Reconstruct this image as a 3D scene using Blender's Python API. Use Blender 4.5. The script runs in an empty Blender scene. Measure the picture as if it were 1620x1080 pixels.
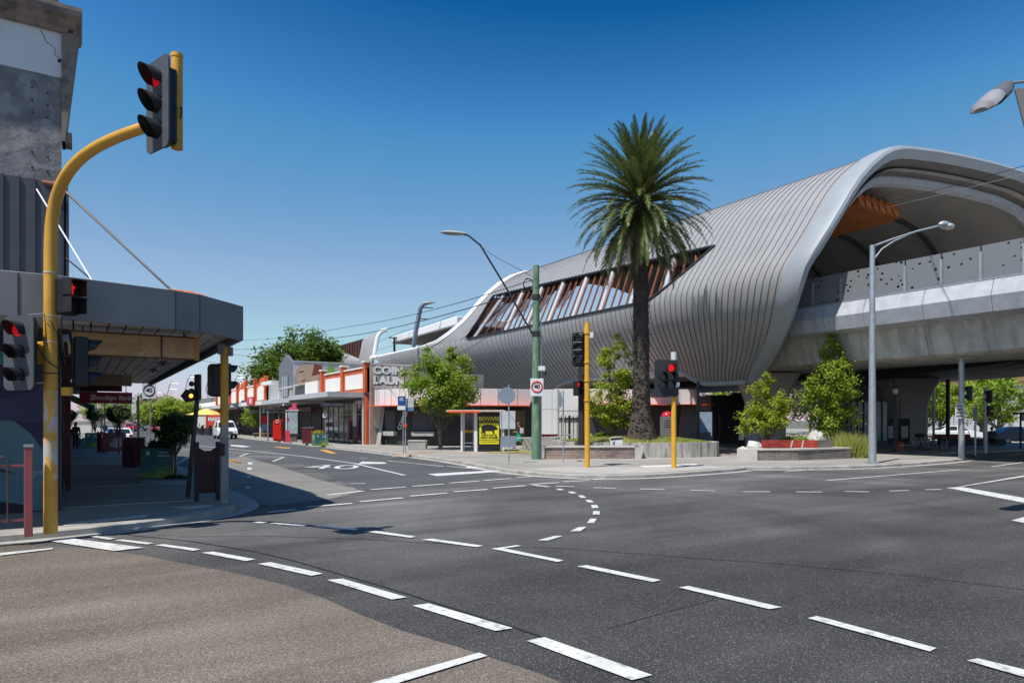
import bpy, bmesh, math, random
from mathutils import Vector, Matrix, Quaternion
PI = math.pi; R = math.radians
SC = bpy.context.scene; COL = SC.collection
# ---- surveying: the street runs along +y, across it is +x, camera stands at (0,0,2); focal 1080 px, horizon row 664
TH = math.atan2(680, 1080); CS, SN = math.cos(TH), math.sin(TH)
F = 1080.0; HZ = 664.0; CH = 2.0; K = .13
def D(px, Yc):
    X = (px-810)/F*Yc
    return (CS*X+SN*Yc, -SN*X+CS*Yc)
def dep(py, z=K): return F*(CH-z)/(py-HZ)
def G(px, py, z=0.): return D(px, dep(py, z))
def Zh(py, Yc): return CH+(HZ-py)/F*Yc
def P(px, py, Yc): return (*D(px, Yc), Zh(py, Yc))
def lerp(a, b, t): return a+(b-a)*t
def interp(tab, x):
    if x <= tab[0][0]: return tab[0][1]
    for (a, b), (c, d) in zip(tab, tab[1:]):
        if x <= c: return b+(d-b)*(x-a)/(c-a)
    return tab[-1][1]
# ---- materials
def M(name, col, rough=.7, metal=0., var=.12, scale=2., bump=0., bscale=60., spec=.4, fine=0., emit=None, estr=1., coat=0.):
    m = bpy.data.materials.new(name); m.use_nodes = True
    nt = m.node_tree; b = nt.nodes['Principled BSDF']; L = nt.links.new
    b.inputs['Roughness'].default_value = rough; b.inputs['Metallic'].default_value = metal
    b.inputs['Specular IOR Level'].default_value = spec; b.inputs['Coat Weight'].default_value = coat
    c = (*col, 1) if len(col) == 3 else col
    tc = nt.nodes.new('ShaderNodeTexCoord')
    n = nt.nodes.new('ShaderNodeTexNoise'); n.inputs['Scale'].default_value = scale; n.inputs['Detail'].default_value = 5
    L(tc.outputs['Object'], n.inputs['Vector'])
    mr = nt.nodes.new('ShaderNodeMapRange'); mr.inputs[1].default_value = .3; mr.inputs[2].default_value = .7
    mr.inputs[3].default_value = 1-var; mr.inputs[4].default_value = 1+var
    L(n.outputs['Fac'], mr.inputs[0])
    vm = nt.nodes.new('ShaderNodeVectorMath'); vm.operation = 'SCALE'; vm.inputs[0].default_value = c[:3]
    L(mr.outputs[0], vm.inputs['Scale']); out = vm.outputs[0]
    if fine:
        n2 = nt.nodes.new('ShaderNodeTexNoise'); n2.inputs['Scale'].default_value = bscale; n2.inputs['Detail'].default_value = 2
        L(tc.outputs['Object'], n2.inputs['Vector'])
        m2 = nt.nodes.new('ShaderNodeMapRange'); m2.inputs[1].default_value = .25; m2.inputs[2].default_value = .75
        m2.inputs[3].default_value = 1-fine; m2.inputs[4].default_value = 1+fine; L(n2.outputs['Fac'], m2.inputs[0])
        v2 = nt.nodes.new('ShaderNodeVectorMath'); v2.operation = 'SCALE'; L(out, v2.inputs[0]); L(m2.outputs[0], v2.inputs['Scale']); out = v2.outputs[0]
    L(out, b.inputs['Base Color'])
    if bump:
        n3 = nt.nodes.new('ShaderNodeTexNoise'); n3.inputs['Scale'].default_value = bscale; n3.inputs['Detail'].default_value = 3
        L(tc.outputs['Object'], n3.inputs['Vector'])
        bp = nt.nodes.new('ShaderNodeBump'); bp.inputs['Strength'].default_value = bump; bp.inputs['Distance'].default_value = .02
        L(n3.outputs['Fac'], bp.inputs['Height']); L(bp.outputs[0], b.inputs['Normal'])
    if emit:
        b.inputs['Emission Color'].default_value = (*emit, 1); b.inputs['Emission Strength'].default_value = estr
    return m
def mixmat(name, c1, c2, scale, lo, hi, rough=.8, stretch=(1, 1, 1), detail=8, bump=0., c3=None, s3=1., mw=.06, metal=0.):
    """two real colours (paint over a base) split by a thresholded noise"""
    m = M(name, c1, rough, metal); nt = m.node_tree; L = nt.links.new; b = nt.nodes['Principled BSDF']
    src = b.inputs['Base Color'].links[0].from_socket
    tc = nt.nodes.new('ShaderNodeTexCoord'); mp = nt.nodes.new('ShaderNodeMapping'); mp.inputs['Scale'].default_value = stretch
    L(tc.outputs['Object'], mp.inputs['Vector'])
    n = nt.nodes.new('ShaderNodeTexNoise'); n.inputs['Scale'].default_value = scale; n.inputs['Detail'].default_value = detail; n.inputs['Roughness'].default_value = .62
    L(mp.outputs[0], n.inputs['Vector'])
    r = nt.nodes.new('ShaderNodeMapRange'); r.inputs[1].default_value = lo; r.inputs[2].default_value = hi; L(n.outputs['Fac'], r.inputs[0])
    mx = nt.nodes.new('ShaderNodeMix'); mx.data_type = 'RGBA'; mx.inputs[7].default_value = (*c2, 1)
    L(r.outputs[0], mx.inputs[0]); L(src, mx.inputs[6]); out = mx.outputs[2]
    if c3:
        n4 = nt.nodes.new('ShaderNodeTexNoise'); n4.inputs['Scale'].default_value = s3; n4.inputs['Detail'].default_value = 6; L(tc.outputs['Object'], n4.inputs['Vector'])
        r4 = nt.nodes.new('ShaderNodeMapRange'); r4.inputs[1].default_value = .5; r4.inputs[2].default_value = .5+mw; L(n4.outputs['Fac'], r4.inputs[0])
        m4 = nt.nodes.new('ShaderNodeMix'); m4.data_type = 'RGBA'; m4.inputs[7].default_value = (*c3, 1)
        L(r4.outputs[0], m4.inputs[0]); L(out, m4.inputs[6]); out = m4.outputs[2]
    L(out, b.inputs['Base Color'])
    if bump:
        bp = nt.nodes.new('ShaderNodeBump'); bp.inputs['Strength'].default_value = bump; bp.inputs['Distance'].default_value = .02
        L(r.outputs[0], bp.inputs['Height']); L(bp.outputs[0], b.inputs['Normal'])
    return m
def brickmat(name, c1, c2, mort, w=.23, h=.076, flat=False):
    m = M(name, c1, .85); nt = m.node_tree; L = nt.links.new; b = nt.nodes['Principled BSDF']
    tc = nt.nodes.new('ShaderNodeTexCoord'); sp = nt.nodes.new('ShaderNodeSeparateXYZ'); L(tc.outputs['Object'], sp.inputs[0])
    cb = nt.nodes.new('ShaderNodeCombineXYZ')
    if flat: L(sp.outputs[0], cb.inputs[0]); L(sp.outputs[1], cb.inputs[1])
    else:
        ad = nt.nodes.new('ShaderNodeMath'); L(sp.outputs[0], ad.inputs[0]); L(sp.outputs[1], ad.inputs[1])
        L(ad.outputs[0], cb.inputs[0]); L(sp.outputs[2], cb.inputs[1])
    br = nt.nodes.new('ShaderNodeTexBrick'); br.inputs['Scale'].default_value = 1
    br.inputs['Brick Width'].default_value = w; br.inputs['Row Height'].default_value = h; br.inputs['Mortar Size'].default_value = .008
    br.inputs['Color1'].default_value = (*c1, 1); br.inputs['Color2'].default_value = (*c2, 1); br.inputs['Mortar'].default_value = (*mort, 1)
    br.inputs['Bias'].default_value = 0
    L(cb.outputs[0], br.inputs['Vector'])
    n = nt.nodes.new('ShaderNodeTexNoise'); n.inputs['Scale'].default_value = 1.5; n.inputs['Detail'].default_value = 6; L(tc.outputs['Object'], n.inputs['Vector'])
    r = nt.nodes.new('ShaderNodeMapRange'); r.inputs[1].default_value = .3; r.inputs[2].default_value = .7; r.inputs[3].default_value = .7; r.inputs[4].default_value = 1.25; L(n.outputs['Fac'], r.inputs[0])
    v = nt.nodes.new('ShaderNodeVectorMath'); v.operation = 'SCALE'; L(br.outputs['Color'], v.inputs[0]); L(r.outputs[0], v.inputs['Scale'])
    L(v.outputs[0], b.inputs['Base Color'])
    return m
def leafmat(name, cols, trans=.48, rough=.5):
    cols = [tuple(min(.6, k*1.25) for k in c) for c in cols]
    m = bpy.data.materials.new(name); m.use_nodes = True; nt = m.node_tree; L = nt.links.new
    b = nt.nodes['Principled BSDF']; b.inputs['Roughness'].default_value = rough; b.inputs['Specular IOR Level'].default_value = .35
    g = nt.nodes.new('ShaderNodeNewGeometry'); cr = nt.nodes.new('ShaderNodeValToRGB')
    el = cr.color_ramp.elements
    while len(el) < len(cols): el.new(.5)
    for i, c in enumerate(cols): el[i].position = i/(len(cols)-1); el[i].color = (*c, 1)
    L(g.outputs['Random Per Island'], cr.inputs[0]); L(cr.outputs[0], b.inputs['Base Color'])
    t = nt.nodes.new('ShaderNodeBsdfTranslucent'); L(cr.outputs[0], t.inputs[0])
    mx = nt.nodes.new('ShaderNodeMixShader'); mx.inputs[0].default_value = trans
    L(b.outputs[0], mx.inputs[1]); L(t.outputs[0], mx.inputs[2]); L(mx.outputs[0], nt.nodes['Material Output'].inputs[0])
    return m
def roadmat(name, col, light, fine=.5, patch=.16, spk=.25, scale=140., tracks=(), sheen_wear=None):
    m = bpy.data.materials.new(name); m.use_nodes = True; nt = m.node_tree; L = nt.links.new; b = nt.nodes['Principled BSDF']
    b.inputs['Roughness'].default_value = .82; b.inputs['Specular IOR Level'].default_value = .3
    tc = nt.nodes.new('ShaderNodeTexCoord')
    def noise(s, d=3, st=None):
        n = nt.nodes.new('ShaderNodeTexNoise'); n.inputs['Scale'].default_value = s; n.inputs['Detail'].default_value = d
        if st:
            mp = nt.nodes.new('ShaderNodeMapping'); mp.inputs['Scale'].default_value = st; L(tc.outputs['Object'], mp.inputs[0]); L(mp.outputs[0], n.inputs['Vector'])
        else: L(tc.outputs['Object'], n.inputs['Vector'])
        return n.outputs['Fac']
    def mrange(s, a, bb, c, d):
        r = nt.nodes.new('ShaderNodeMapRange'); r.inputs[1].default_value = a; r.inputs[2].default_value = bb; r.inputs[3].default_value = c; r.inputs[4].default_value = d; L(s, r.inputs[0]); return r.outputs[0]
    def mul(a, c):
        r = nt.nodes.new('ShaderNodeMath'); r.operation = 'MULTIPLY'; L(a, r.inputs[0]); L(c, r.inputs[1]); return r.outputs[0]
    f = mul(mul(mrange(noise(scale, 2), .3, .7, 1-fine, 1+fine), mrange(noise(.22, 4), .3, .7, 1-patch, 1+patch)),
            mul(mrange(noise(.5, 5, (.35, 2.2, 1)), .35, .65, 1-patch*.7, 1+patch*.7), mrange(noise(38, 2), .3, .7, 1-fine*.45, 1+fine*.45)))
    if sheen_wear:        # grazing-angle sheen painted in, with traffic polish: paler far half, darker near half
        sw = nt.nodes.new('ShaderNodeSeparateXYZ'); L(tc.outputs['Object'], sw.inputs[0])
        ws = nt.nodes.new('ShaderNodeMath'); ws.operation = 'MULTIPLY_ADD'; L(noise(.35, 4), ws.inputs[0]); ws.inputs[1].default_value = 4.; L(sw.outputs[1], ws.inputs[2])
        f = mul(mul(f, mrange(ws.outputs[0], sheen_wear[0]+2, sheen_wear[2]+2, sheen_wear[1], sheen_wear[3])), mrange(ws.outputs[0], sheen_wear[2]+2, sheen_wear[4]+2, 1., sheen_wear[5]/sheen_wear[3]))
    for cx, cy, amp, fr in tracks:      # tyre-polished bands: arcs round a centre, or straight along x when cx is None
        if cx is None:
            sp0 = nt.nodes.new('ShaderNodeSeparateXYZ'); L(tc.outputs['Object'], sp0.inputs[0]); rad = sp0.outputs[1 if cy == 'y' else 0]
        else:
            di = nt.nodes.new('ShaderNodeVectorMath'); di.operation = 'DISTANCE'; L(tc.outputs['Object'], di.inputs[0]); di.inputs[1].default_value = (cx, cy, 0); rad = di.outputs['Value']
        n1 = nt.nodes.new('ShaderNodeTexNoise'); n1.noise_dimensions = '1D'; n1.inputs['Scale'].default_value = fr; n1.inputs['Detail'].default_value = 3; L(rad, n1.inputs['W'])
        f = mul(f, mrange(n1.outputs['Fac'], .3, .7, 1-amp, 1+amp))
    v = nt.nodes.new('ShaderNodeVectorMath'); v.operation = 'SCALE'; v.inputs[0].default_value = col; L(f, v.inputs['Scale'])
    vo = nt.nodes.new('ShaderNodeTexVoronoi'); vo.inputs['Scale'].default_value = scale*.75; L(tc.outputs['Object'], vo.inputs['Vector'])
    sp = nt.nodes.new('ShaderNodeSeparateColor'); L(vo.outputs['Color'], sp.inputs[0])
    k = mrange(sp.outputs[0], .86, .98, 0, spk)
    mx = nt.nodes.new('ShaderNodeMix'); mx.data_type = 'RGBA'; mx.inputs[7].default_value = (*light, 1); L(k, mx.inputs[0]); L(v.outputs[0], mx.inputs[6])
    L(mx.outputs[2], b.inputs['Base Color'])
    bp = nt.nodes.new('ShaderNodeBump'); bp.inputs['Strength'].default_value = .5; bp.inputs['Distance'].default_value = .012
    L(noise(scale*.8, 3), bp.inputs['Height']); L(bp.outputs[0], b.inputs['Normal'])
    return m
# ---- mesh builder
class MB:
    def __init__(s): s.v = []; s.f = []; s.m = []; s.mi = 0
    def add(s, vs, fs):
        o = len(s.v); s.v += [tuple(p) for p in vs]; s.f += [tuple(i+o for i in f) for f in fs]; s.m += [s.mi]*len(fs); return s
    def poly(s, pts): return s.add(pts, [tuple(range(len(pts)))])
    def box(s, c, d, rz=0., m=None):
        x, y, z = [k/2 for k in d]
        vs = [Vector((a*x, b*y, e*z)) for e in (-1, 1) for a, b in ((-1, -1), (1, -1), (1, 1), (-1, 1))]
        if m is None: m = Matrix.Rotation(rz, 3, 'Z')
        return s.add([m @ p+Vector(c) for p in vs], [(3, 2, 1, 0), (4, 5, 6, 7), (0, 1, 5, 4), (1, 2, 6, 5), (2, 3, 7, 6), (3, 0, 4, 7)])
    def tube(s, pts, r, n=8, cap=True):
        pts = [Vector(p) for p in pts]; N = len(pts); rr = r if isinstance(r, (list, tuple)) else [r]*N
        vs = []; fs = []; prev = None
        for i, p in enumerate(pts):
            t = (pts[min(i+1, N-1)]-pts[max(i-1, 0)]).normalized()
            if prev is None:
                a = Vector((0, 0, 1)) if abs(t.z) < .9 else Vector((1, 0, 0)); u = t.cross(a).normalized()
            else: u = (prev-t*prev.dot(t)).normalized()
            prev = u; w = t.cross(u)
            vs += [p+(u*math.cos(2*PI*k/n)+w*math.sin(2*PI*k/n))*rr[i] for k in range(n)]
        for i in range(N-1):
            fs += [(i*n+k, i*n+(k+1) % n, (i+1)*n+(k+1) % n, (i+1)*n+k) for k in range(n)]
        if cap: fs += [tuple(range(n-1, -1, -1)), tuple((N-1)*n+k for k in range(n))]
        return s.add(vs, fs)
    def cyl(s, a, b, r, r2=None, n=12): return s.tube([a, b], [r, r if r2 is None else r2], n)
    def prism(s, poly, h0, h1, plane='xy'):
        n = len(poly)
        def q(p, h): return (p[0], p[1], h) if plane == 'xy' else (p[0], h, p[1]) if plane == 'xz' else (h, p[0], p[1])
        return s.add([q(p, h0) for p in poly]+[q(p, h1) for p in poly],
                     [tuple(range(n-1, -1, -1)), tuple(range(n, 2*n))]+[(i, (i+1) % n, n+(i+1) % n, n+i) for i in range(n)])
    def grid(s, rows, close=False):
        n = len(rows[0]); vs = [p for r in rows for p in r]; fs = []
        for i in range(len(rows)-1):
            for k in range(n if close else n-1): fs.append((i*n+k, i*n+(k+1) % n, (i+1)*n+(k+1) % n, (i+1)*n+k))
        return s.add(vs, fs)
    def lathe(s, prof, n=16, c=(0, 0, 0)):
        return s.grid([[(c[0]+r*math.cos(2*PI*k/n), c[1]+r*math.sin(2*PI*k/n), c[2]+z) for k in range(n)] for r, z in prof], True)
    def ball(s, c, r, n=10, m=6, sq=(1, 1, 1)):
        rows = []
        for i in range(m+1):
            a = PI*i/m; q = max(math.sin(a), .001)
            rows.append([(c[0]+r*sq[0]*q*math.cos(2*PI*k/n), c[1]+r*sq[1]*q*math.sin(2*PI*k/n), c[2]-r*sq[2]*math.cos(a)) for k in range(n)])
        return s.grid(rows, True)
    def ring(s, c, r, t, n=24, axis='y'):
        rows = []
        for i in range(n):
            a = 2*PI*i/n; row = []
            for k in range(6):
                b = 2*PI*k/6; q = r+t*math.cos(b); h = t*math.sin(b)
                x, z = q*math.cos(a), q*math.sin(a)
                row.append((c[0]+x, c[1]+h, c[2]+z) if axis == 'y' else (c[0]+h, c[1]+x, c[2]+z) if axis == 'x' else (c[0]+x, c[1]+z, c[2]+h))
            rows.append(row)
        rows.append(rows[0]); return s.grid(rows, True)
    def build(s, name, mat, parent=None, loc=None, rz=0., smooth=False, bevel=0., fix=True, seg=2, weld=False):
        me = bpy.data.meshes.new(name); me.from_pydata(s.v, [], s.f)
        for m in (mat if isinstance(mat, (list, tuple)) else [mat]): me.materials.append(m)
        if any(s.m): me.polygons.foreach_set('material_index', s.m)
        if fix or weld:
            bm = bmesh.new(); bm.from_mesh(me)
            if weld: bmesh.ops.remove_doubles(bm, verts=bm.verts, dist=.002)
            if fix: bmesh.ops.recalc_face_normals(bm, faces=bm.faces)
            bm.to_mesh(me); bm.free()
        if smooth: me.shade_smooth(); me.set_sharp_from_angle(angle=R(40))
        me.update()
        o = bpy.data.objects.new(name, me); COL.objects.link(o)
        if loc is not None: o.location = loc
        o.rotation_euler[2] = rz
        if parent is not None: o.parent = parent
        if bevel:
            b = o.modifiers.new('bevel', 'BEVEL'); b.width = bevel; b.segments = seg; b.limit_method = 'ANGLE'; b.angle_limit = R(50)
        return o
def tag(o, label=None, cat=None, group=None, kind=None):
    if label: o['label'] = label
    if cat: o['category'] = cat
    if group: o['group'] = group
    if kind: o['kind'] = kind
    return o
def thing(name, label, cat, loc=(0, 0, 0), rz=0., group=None):
    o = bpy.data.objects.new(name, None); COL.objects.link(o); o.empty_display_size = .3
    o.location = loc if len(loc) == 3 else (*loc, K); o.rotation_euler[2] = rz
    return tag(o, label, cat, group)
def kids(o): return [c for c in bpy.data.objects if c.parent == o]
def copy_tree(o, loc=None, rz=None, label=None, parent=None):
    c = o.copy(); COL.objects.link(c)
    if parent is not None: c.parent = parent
    if loc is not None: c.location = loc if len(loc) == 3 else (*loc, K)
    if rz is not None: c.rotation_euler[2] = rz
    if label: c['label'] = label
    for k in kids(o): copy_tree(k, parent=c)
    return c
def text(body, size, mat, parent, loc, rz=0., bold=.012, align='CENTER', name='lettering', depth=.004, flat=False, lean=0., sx=1., tilt=0.):
    cu = bpy.data.curves.new(name, 'FONT'); cu.body = body; cu.size = size; cu.align_x = align; cu.align_y = 'CENTER'
    cu.offset = bold*size; cu.extrude = depth; cu.shear = lean; cu.resolution_u = 4
    t = bpy.data.objects.new(name, cu); COL.objects.link(t)
    dg = bpy.context.evaluated_depsgraph_get(); me = bpy.data.meshes.new_from_object(t.evaluated_get(dg)); bpy.data.objects.remove(t)
    mt = Matrix.Scale(sx, 4, (1, 0, 0))
    if tilt: mt = Matrix.Rotation(tilt, 4, 'Z') @ mt
    if not flat: mt = Matrix.Rotation(PI/2, 4, 'X') @ mt
    me.transform(mt); me.materials.clear(); me.materials.append(mat)
    o = bpy.data.objects.new(name, me); COL.objects.link(o); o.location = loc; o.rotation_euler[2] = rz
    if parent is not None: o.parent = parent
    return o
FACE = -TH      # turn that points a thing's front (-y) at the camera's picture plane
def face_to(dx, dy): return math.atan2(dx, -dy)
# ---- palette
mWhite = M('white_paint', (.74, .74, .72), .5, var=.05)
mOffw = M('off_white', (.62, .61, .58), .6, var=.1)
mBlack = M('black_housing', (.013, .014, .016), .45, var=.2)
mDark = M('dark_steel', (.045, .046, .05), .45, var=.2, metal=.3)
mGalv = M('galvanised_steel', (.42, .45, .47), .45, metal=.55, var=.12, scale=5)
mGrey = M('grey_paint', (.22, .24, .27), .55, var=.1)
mSign = M('sign_white', (.72, .73, .74), .4, var=.04)
mSignBack = M('sign_aluminium_back', (.26, .31, .37), .45, metal=.3, var=.08)
mInk = M('black_ink', (.012, .012, .014), .6, var=.1)
mRed = M('red_paint', (.62, .02, .015), .35, var=.06)
mYellow = mixmat('yellow_pole_paint', (.7, .36, .03), (.5, .27, .05), 2.5, .52, .7, .5, (1, 1, .5))
mConc = M('concrete', (.36, .35, .33), .85, var=.14, scale=1.2, fine=.12, bscale=25)
mConcL = M('pale_concrete', (.52, .5, .46), .85, var=.1, scale=1.2, fine=.1, bscale=25)
mGlassD = M('dark_glass', (.02, .024, .028), .06, var=.05, spec=.8)
mLensR = M('red_lit_lens', (.5, .01, .01), .3, emit=(1, .012, .02), estr=.5)
mLensO = M('unlit_lens', (.025, .02, .018), .15, spec=.6)
mTyre = M('tyre_rubber', (.02, .02, .021), .8)
mOrange = M('orange_sheet', (.75, .09, .02), .45, var=.06)
mMaroon = M('maroon_paint', (.12, .022, .03), .5, var=.15)
mWood = M('timber', (.32, .18, .09), .6, var=.2, scale=6)
# ================= SETTING: ground, road, footpaths, markings
mGround = M('ground_far', (.12, .12, .1), .95, var=.2, scale=.05)
mRoad = roadmat('asphalt_road', (.058, .057, .0565), (.36, .35, .33), fine=.72, sheen_wear=(3, .62, 9, 1.08, 16, 1.75), spk=.45, patch=.36, tracks=((6, 12, .2, .5), (14, 8, .16, .45), (None, 'y', .16, .5)))
mTan = roadmat('tan_chip_seal', (.135, .113, .093), (.38, .35, .3), fine=.55, patch=.32, spk=.4, scale=95)
mLane = roadmat('worn_pale_asphalt', (.2, .19, .172), (.34, .32, .29), patch=.14, spk=.3)
mStreet = roadmat('street_asphalt', (.075, .077, .08), (.25, .25, .24), patch=.15, spk=.25)
mPath = roadmat('footpath_asphalt', (.29, .272, .245), (.42, .4, .37), fine=.3, patch=.18, spk=.2)
mPathR = roadmat('footpath_concrete', (.29, .275, .25), (.42, .4, .37), fine=.2, patch=.16, spk=.15)
mKerb = mixmat('kerb_concrete', (.36, .345, .315), (.2, .19, .175), 1.4, .45, .7, .85)
mPaint = mixmat('road_paint', (.58, .58, .565), (.3, .3, .29), 9, .53, .66, .65, c3=(.2, .2, .2), s3=34, mw=.5)
for n_ in mPaint.node_tree.nodes:
    if n_.type == 'MAP_RANGE' and abs(n_.inputs[1].default_value-.5) < 1e-4: n_.inputs[1].default_value = .58; n_.inputs[2].default_value = .95
mYel = M('yellow_road_paint', (.62, .3, .05), .6, var=.2, scale=5)
mPaver = brickmat('brick_paver', (.25, .155, .125), (.21, .14, .115), (.2, .17, .15), .22, .11, True)
mSeamShadow = M('tar_and_cable_shadow', (.03, .03, .031), .7)  # tar colour, also used for the painted cable shadow
def sheet(name, pts, z, mat):
    o = MB().poly([(p[0], p[1], z) for p in pts]).build(name, mat); tag(o, kind='structure'); return o
sheet('ground', [(-900, -600), (1200, -600), (1200, 1500), (-900, 1500)], -.03, mGround)
sheet('road', [(-90, -60), (130, -60), (130, 300), (-90, 300)], 0, mRoad)
sheet('street_surface', [G(430, 712), G(575, 777), G(690, 765), G(790, 752), (14.6, 27), (15, 32), (15, 290), (3.2, 290), (3.2, 60)], .004, mStreet)
sheet('pale_lane_surface', [G(300, 735), G(385, 722), G(440, 737), G(500, 757), G(575, 777), G(520, 790), G(430, 800), (3.4, 17), (3.3, 22), (3.3, 30)], .008, mLane)
tanp = [(-40, 13.3), (-5, 13.6)]+[G(*p) for p in [(0, 862), (60, 863), (150, 868), (230, 879), (300, 893), (380, 908), (450, 925), (510, 945), (560, 968), (640, 999), (720, 1022), (800, 1048), (850, 1064), (900, 1085)]]
# the near leg's surface runs on behind the camera
e = tanp[-1]
tanp += [(e[0]+1.1, e[1]-2.2), (e[0]+2.2, -12), (e[0]+2.2, -55), (-40, -55)]
sheet('chip_seal_surface', tanp, .004, mTan)
# kerb lines, anticlockwise round each block
KL = [(-60, 12.6), (-12, 13.2), (-1.6, 13.75), (.4, 14.05), (1.7, 14.65), (2.7, 15.5), (3.25, 16.7), (3.3, 19), (3.2, 22), (3.2, 290)]
KR = [(15, 290), (15, 60), (15, 33), (14.6, 28), (13.9, 24.3), (13.5, 21.6), (13.8, 19.2), (14.8, 17.9), (16.2, 17.35), (19, 17.4), (22.3, 17.8), (22.5, 18.5), (22.7, 17.9), (25, 16.6), (27.5, 15.9), (32, 15.9), (36.5, 16.3), (38.4, 17.3), (39.6, 19.6), (42.5, 20.4), (52, 19.2), (125, 12)]
def inset(pl, d):
    out = []
    for i, p in enumerate(pl):
        a = Vector(pl[max(i-1, 0)]); b = Vector(pl[min(i+1, len(pl)-1)]); t = (b-a).normalized(); n = Vector((-t.y, t.x))
        out.append((p[0]+n.x*d, p[1]+n.y*d))
    return out
def smooth2(pl, it=2):
    for _ in range(it):
        q = [pl[0]]
        for a, b in zip(pl, pl[1:]): q += [(lerp(a[0], b[0], .25), lerp(a[1], b[1], .25)), (lerp(a[0], b[0], .75), lerp(a[1], b[1], .75))]
        pl = q+[pl[-1]]
    return pl
def block(name, kl, far, mat):
    kl = smooth2(kl); inn = inset(kl, .28)
    m = MB(); n = len(kl)
    m.grid([[(*p, -.02) for p in kl], [(*p, K-.02) for p in kl], [(*p, K+.004) for p in inset(kl, .035)], [(*p, K+.004) for p in inn], [(*p, K-.02) for p in inn]])
    tag(m.build('kerb', mKerb), kind='structure')
    tag(MB().prism([(*p,) for p in inset(kl, .2)]+far, -.02, K).build(name, mat), kind='structure')
    gut = MB(); gut.grid([[(*p, .012) for p in inset(kl, -.34)], [(*p, .012) for p in inset(kl, -.001)]])
    tag(gut.build('gutter', mConc), kind='structure')
block('footpath', KL, [(-90, 290), (-90, 12.6)], mPath)
KRr = list(KR)
block('footpath', KRr, [(130, 12), (130, 290), (15.4, 290)], mPathR)
# paving joints across the shaded footpath
mJoint = M('pale_joint', (.62, .6, .57), .8)
jm = MB()
for py in (796, 766, 748.5, 741.5, 733, 725.5, 718, 709, 703, 699, 695.5):
    y = G(220, py, K)[1]; jm.box((1.2, y, K+.003), (3.6, .035+y*.0012, .004))
tag(jm.build('paving_joint', mJoint), kind='structure')
for pts in ([(216, 758), (320, 762), (322, 766), (232, 766)],):
    sheet('ramp_slab', [G(*p, K) for p in pts], K+.006, mConc)
sheet('ramp_slab', [(14.25, 21.4), (14.4, 19.6), (15.2, 18.45), (16.4, 17.85), (19, 17.85), (21.9, 18.15), (21.2, 19.6), (18, 20.6), (16, 22)], K+.007, M('corner_concrete', (.38, .362, .335), .85, var=.12, scale=1.5, fine=.1, bscale=30))
sheet('ramp_slab', [G(*p, K) for p in [(1010, 737), (1100, 733.5), (1108, 735.5), (1020, 739)]], K+.008, M('white_slab', (.62, .61, .58), .8))
for pts in ([(-.3, 14.36), (1.0, 14.78), (1.15, 15.25), (-.2, 14.8)], [(1.55, 16.3), (2.5, 16.25), (2.35, 15.85), (1.9, 15.6)]): sheet('ramp_slab', pts, K+.007, mConcL)
sheet('brick_paving', [(28.2, 25.5), (31, 23.6), (36, 24), (36, 34), (29, 34)], K+.004, mPaver)
# ---- markings
def mark(quads, name='road_marking', mat=None, z=.016):
    m = MB()
    for q in quads: m.poly([(*G(*p), z) for p in q])
    tag(m.build(name, mat or mPaint), kind='structure')
def stroke(lines, w=.13, name='road_marking', mat=None, z=.016, world=False):
    m = MB()
    for ln in lines:
        pts = [Vector(p if world else G(*p)) for p in ln]
        a = []; b = []
        for i, p in enumerate(pts):
            t = (pts[min(i+1, len(pts)-1)]-pts[max(i-1, 0)]).normalized(); n = Vector((-t.y, t.x))*w/2
            a.append((*(p+n), z)); b.append((*(p-n), z))
        m.grid([a, b])
    tag(m.build(name, mat or mPaint), kind='structure')
mark([[(136.6, 848.8), (148.7, 848), (182.5, 852.4), (172.9, 854.5)], [(181.5, 855.5), (193.6, 854.1), (243.7, 860), (232.3, 862)],
      [(244.8, 863.1), (259.3, 861.7), (317.4, 869.7), (306, 872.1)], [(318.7, 875.2), (337, 873.5), (404.5, 885.6), (389, 888.4)],
      [(408, 892.9), (428.7, 890.4), (511, 908.4), (492.6, 911.9)], [(517.5, 918.6), (541.7, 916.5), (643.7, 946.2), (619.5, 949.7)],
      [(652.4, 959.4), (678.3, 955.9), (811.4, 995.3), (783.7, 999.8)], [(833, 1015.5), (861, 1009.5), (1032, 1070), (1000, 1078)]])
mark([[(73.6, 856.2), (107, 852), (228, 867.6), (180, 872.8)], [(585, 1084), (758, 1035), (771, 1040), (628, 1084)],
      [(0, 876), (84, 868), (84, 870), (0, 880)]], z=.02)
mark([[(400, 827.3), (410, 825.2), (424, 827), (412, 828.3)], [(426, 828.7), (438, 827.3), (490.6, 830.4), (481, 832.8)],
      [(495.8, 833.5), (507, 832.2), (568.7, 837.3), (562.5, 839.8)], [(575.6, 841.5), (591.9, 840), (658.6, 849.4), (650.6, 851.5)],
      [(666.9, 854.3), (683.5, 852.9), (764.7, 864), (754.3, 866.4)], [(777.5, 868.8), (797.5, 868.4), (891.5, 887.4), (882.2, 889.9)],
      [(777.5, 868.8), (816.5, 863.3), (825, 864.3), (797.5, 868.4)], [(912.7, 896.8), (929, 895), (1045.6, 918.7), (1033, 922)],
      [(1074, 930.6), (1089.6, 928), (1237, 962), (1216.7, 965)], [(1277.8, 979.4), (1293, 975.8), (1481.5, 1027), (1471, 1032.4)],
      [(1529.5, 1046.7), (1546.7, 1043.4), (1640, 1066), (1640, 1079)]])
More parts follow.
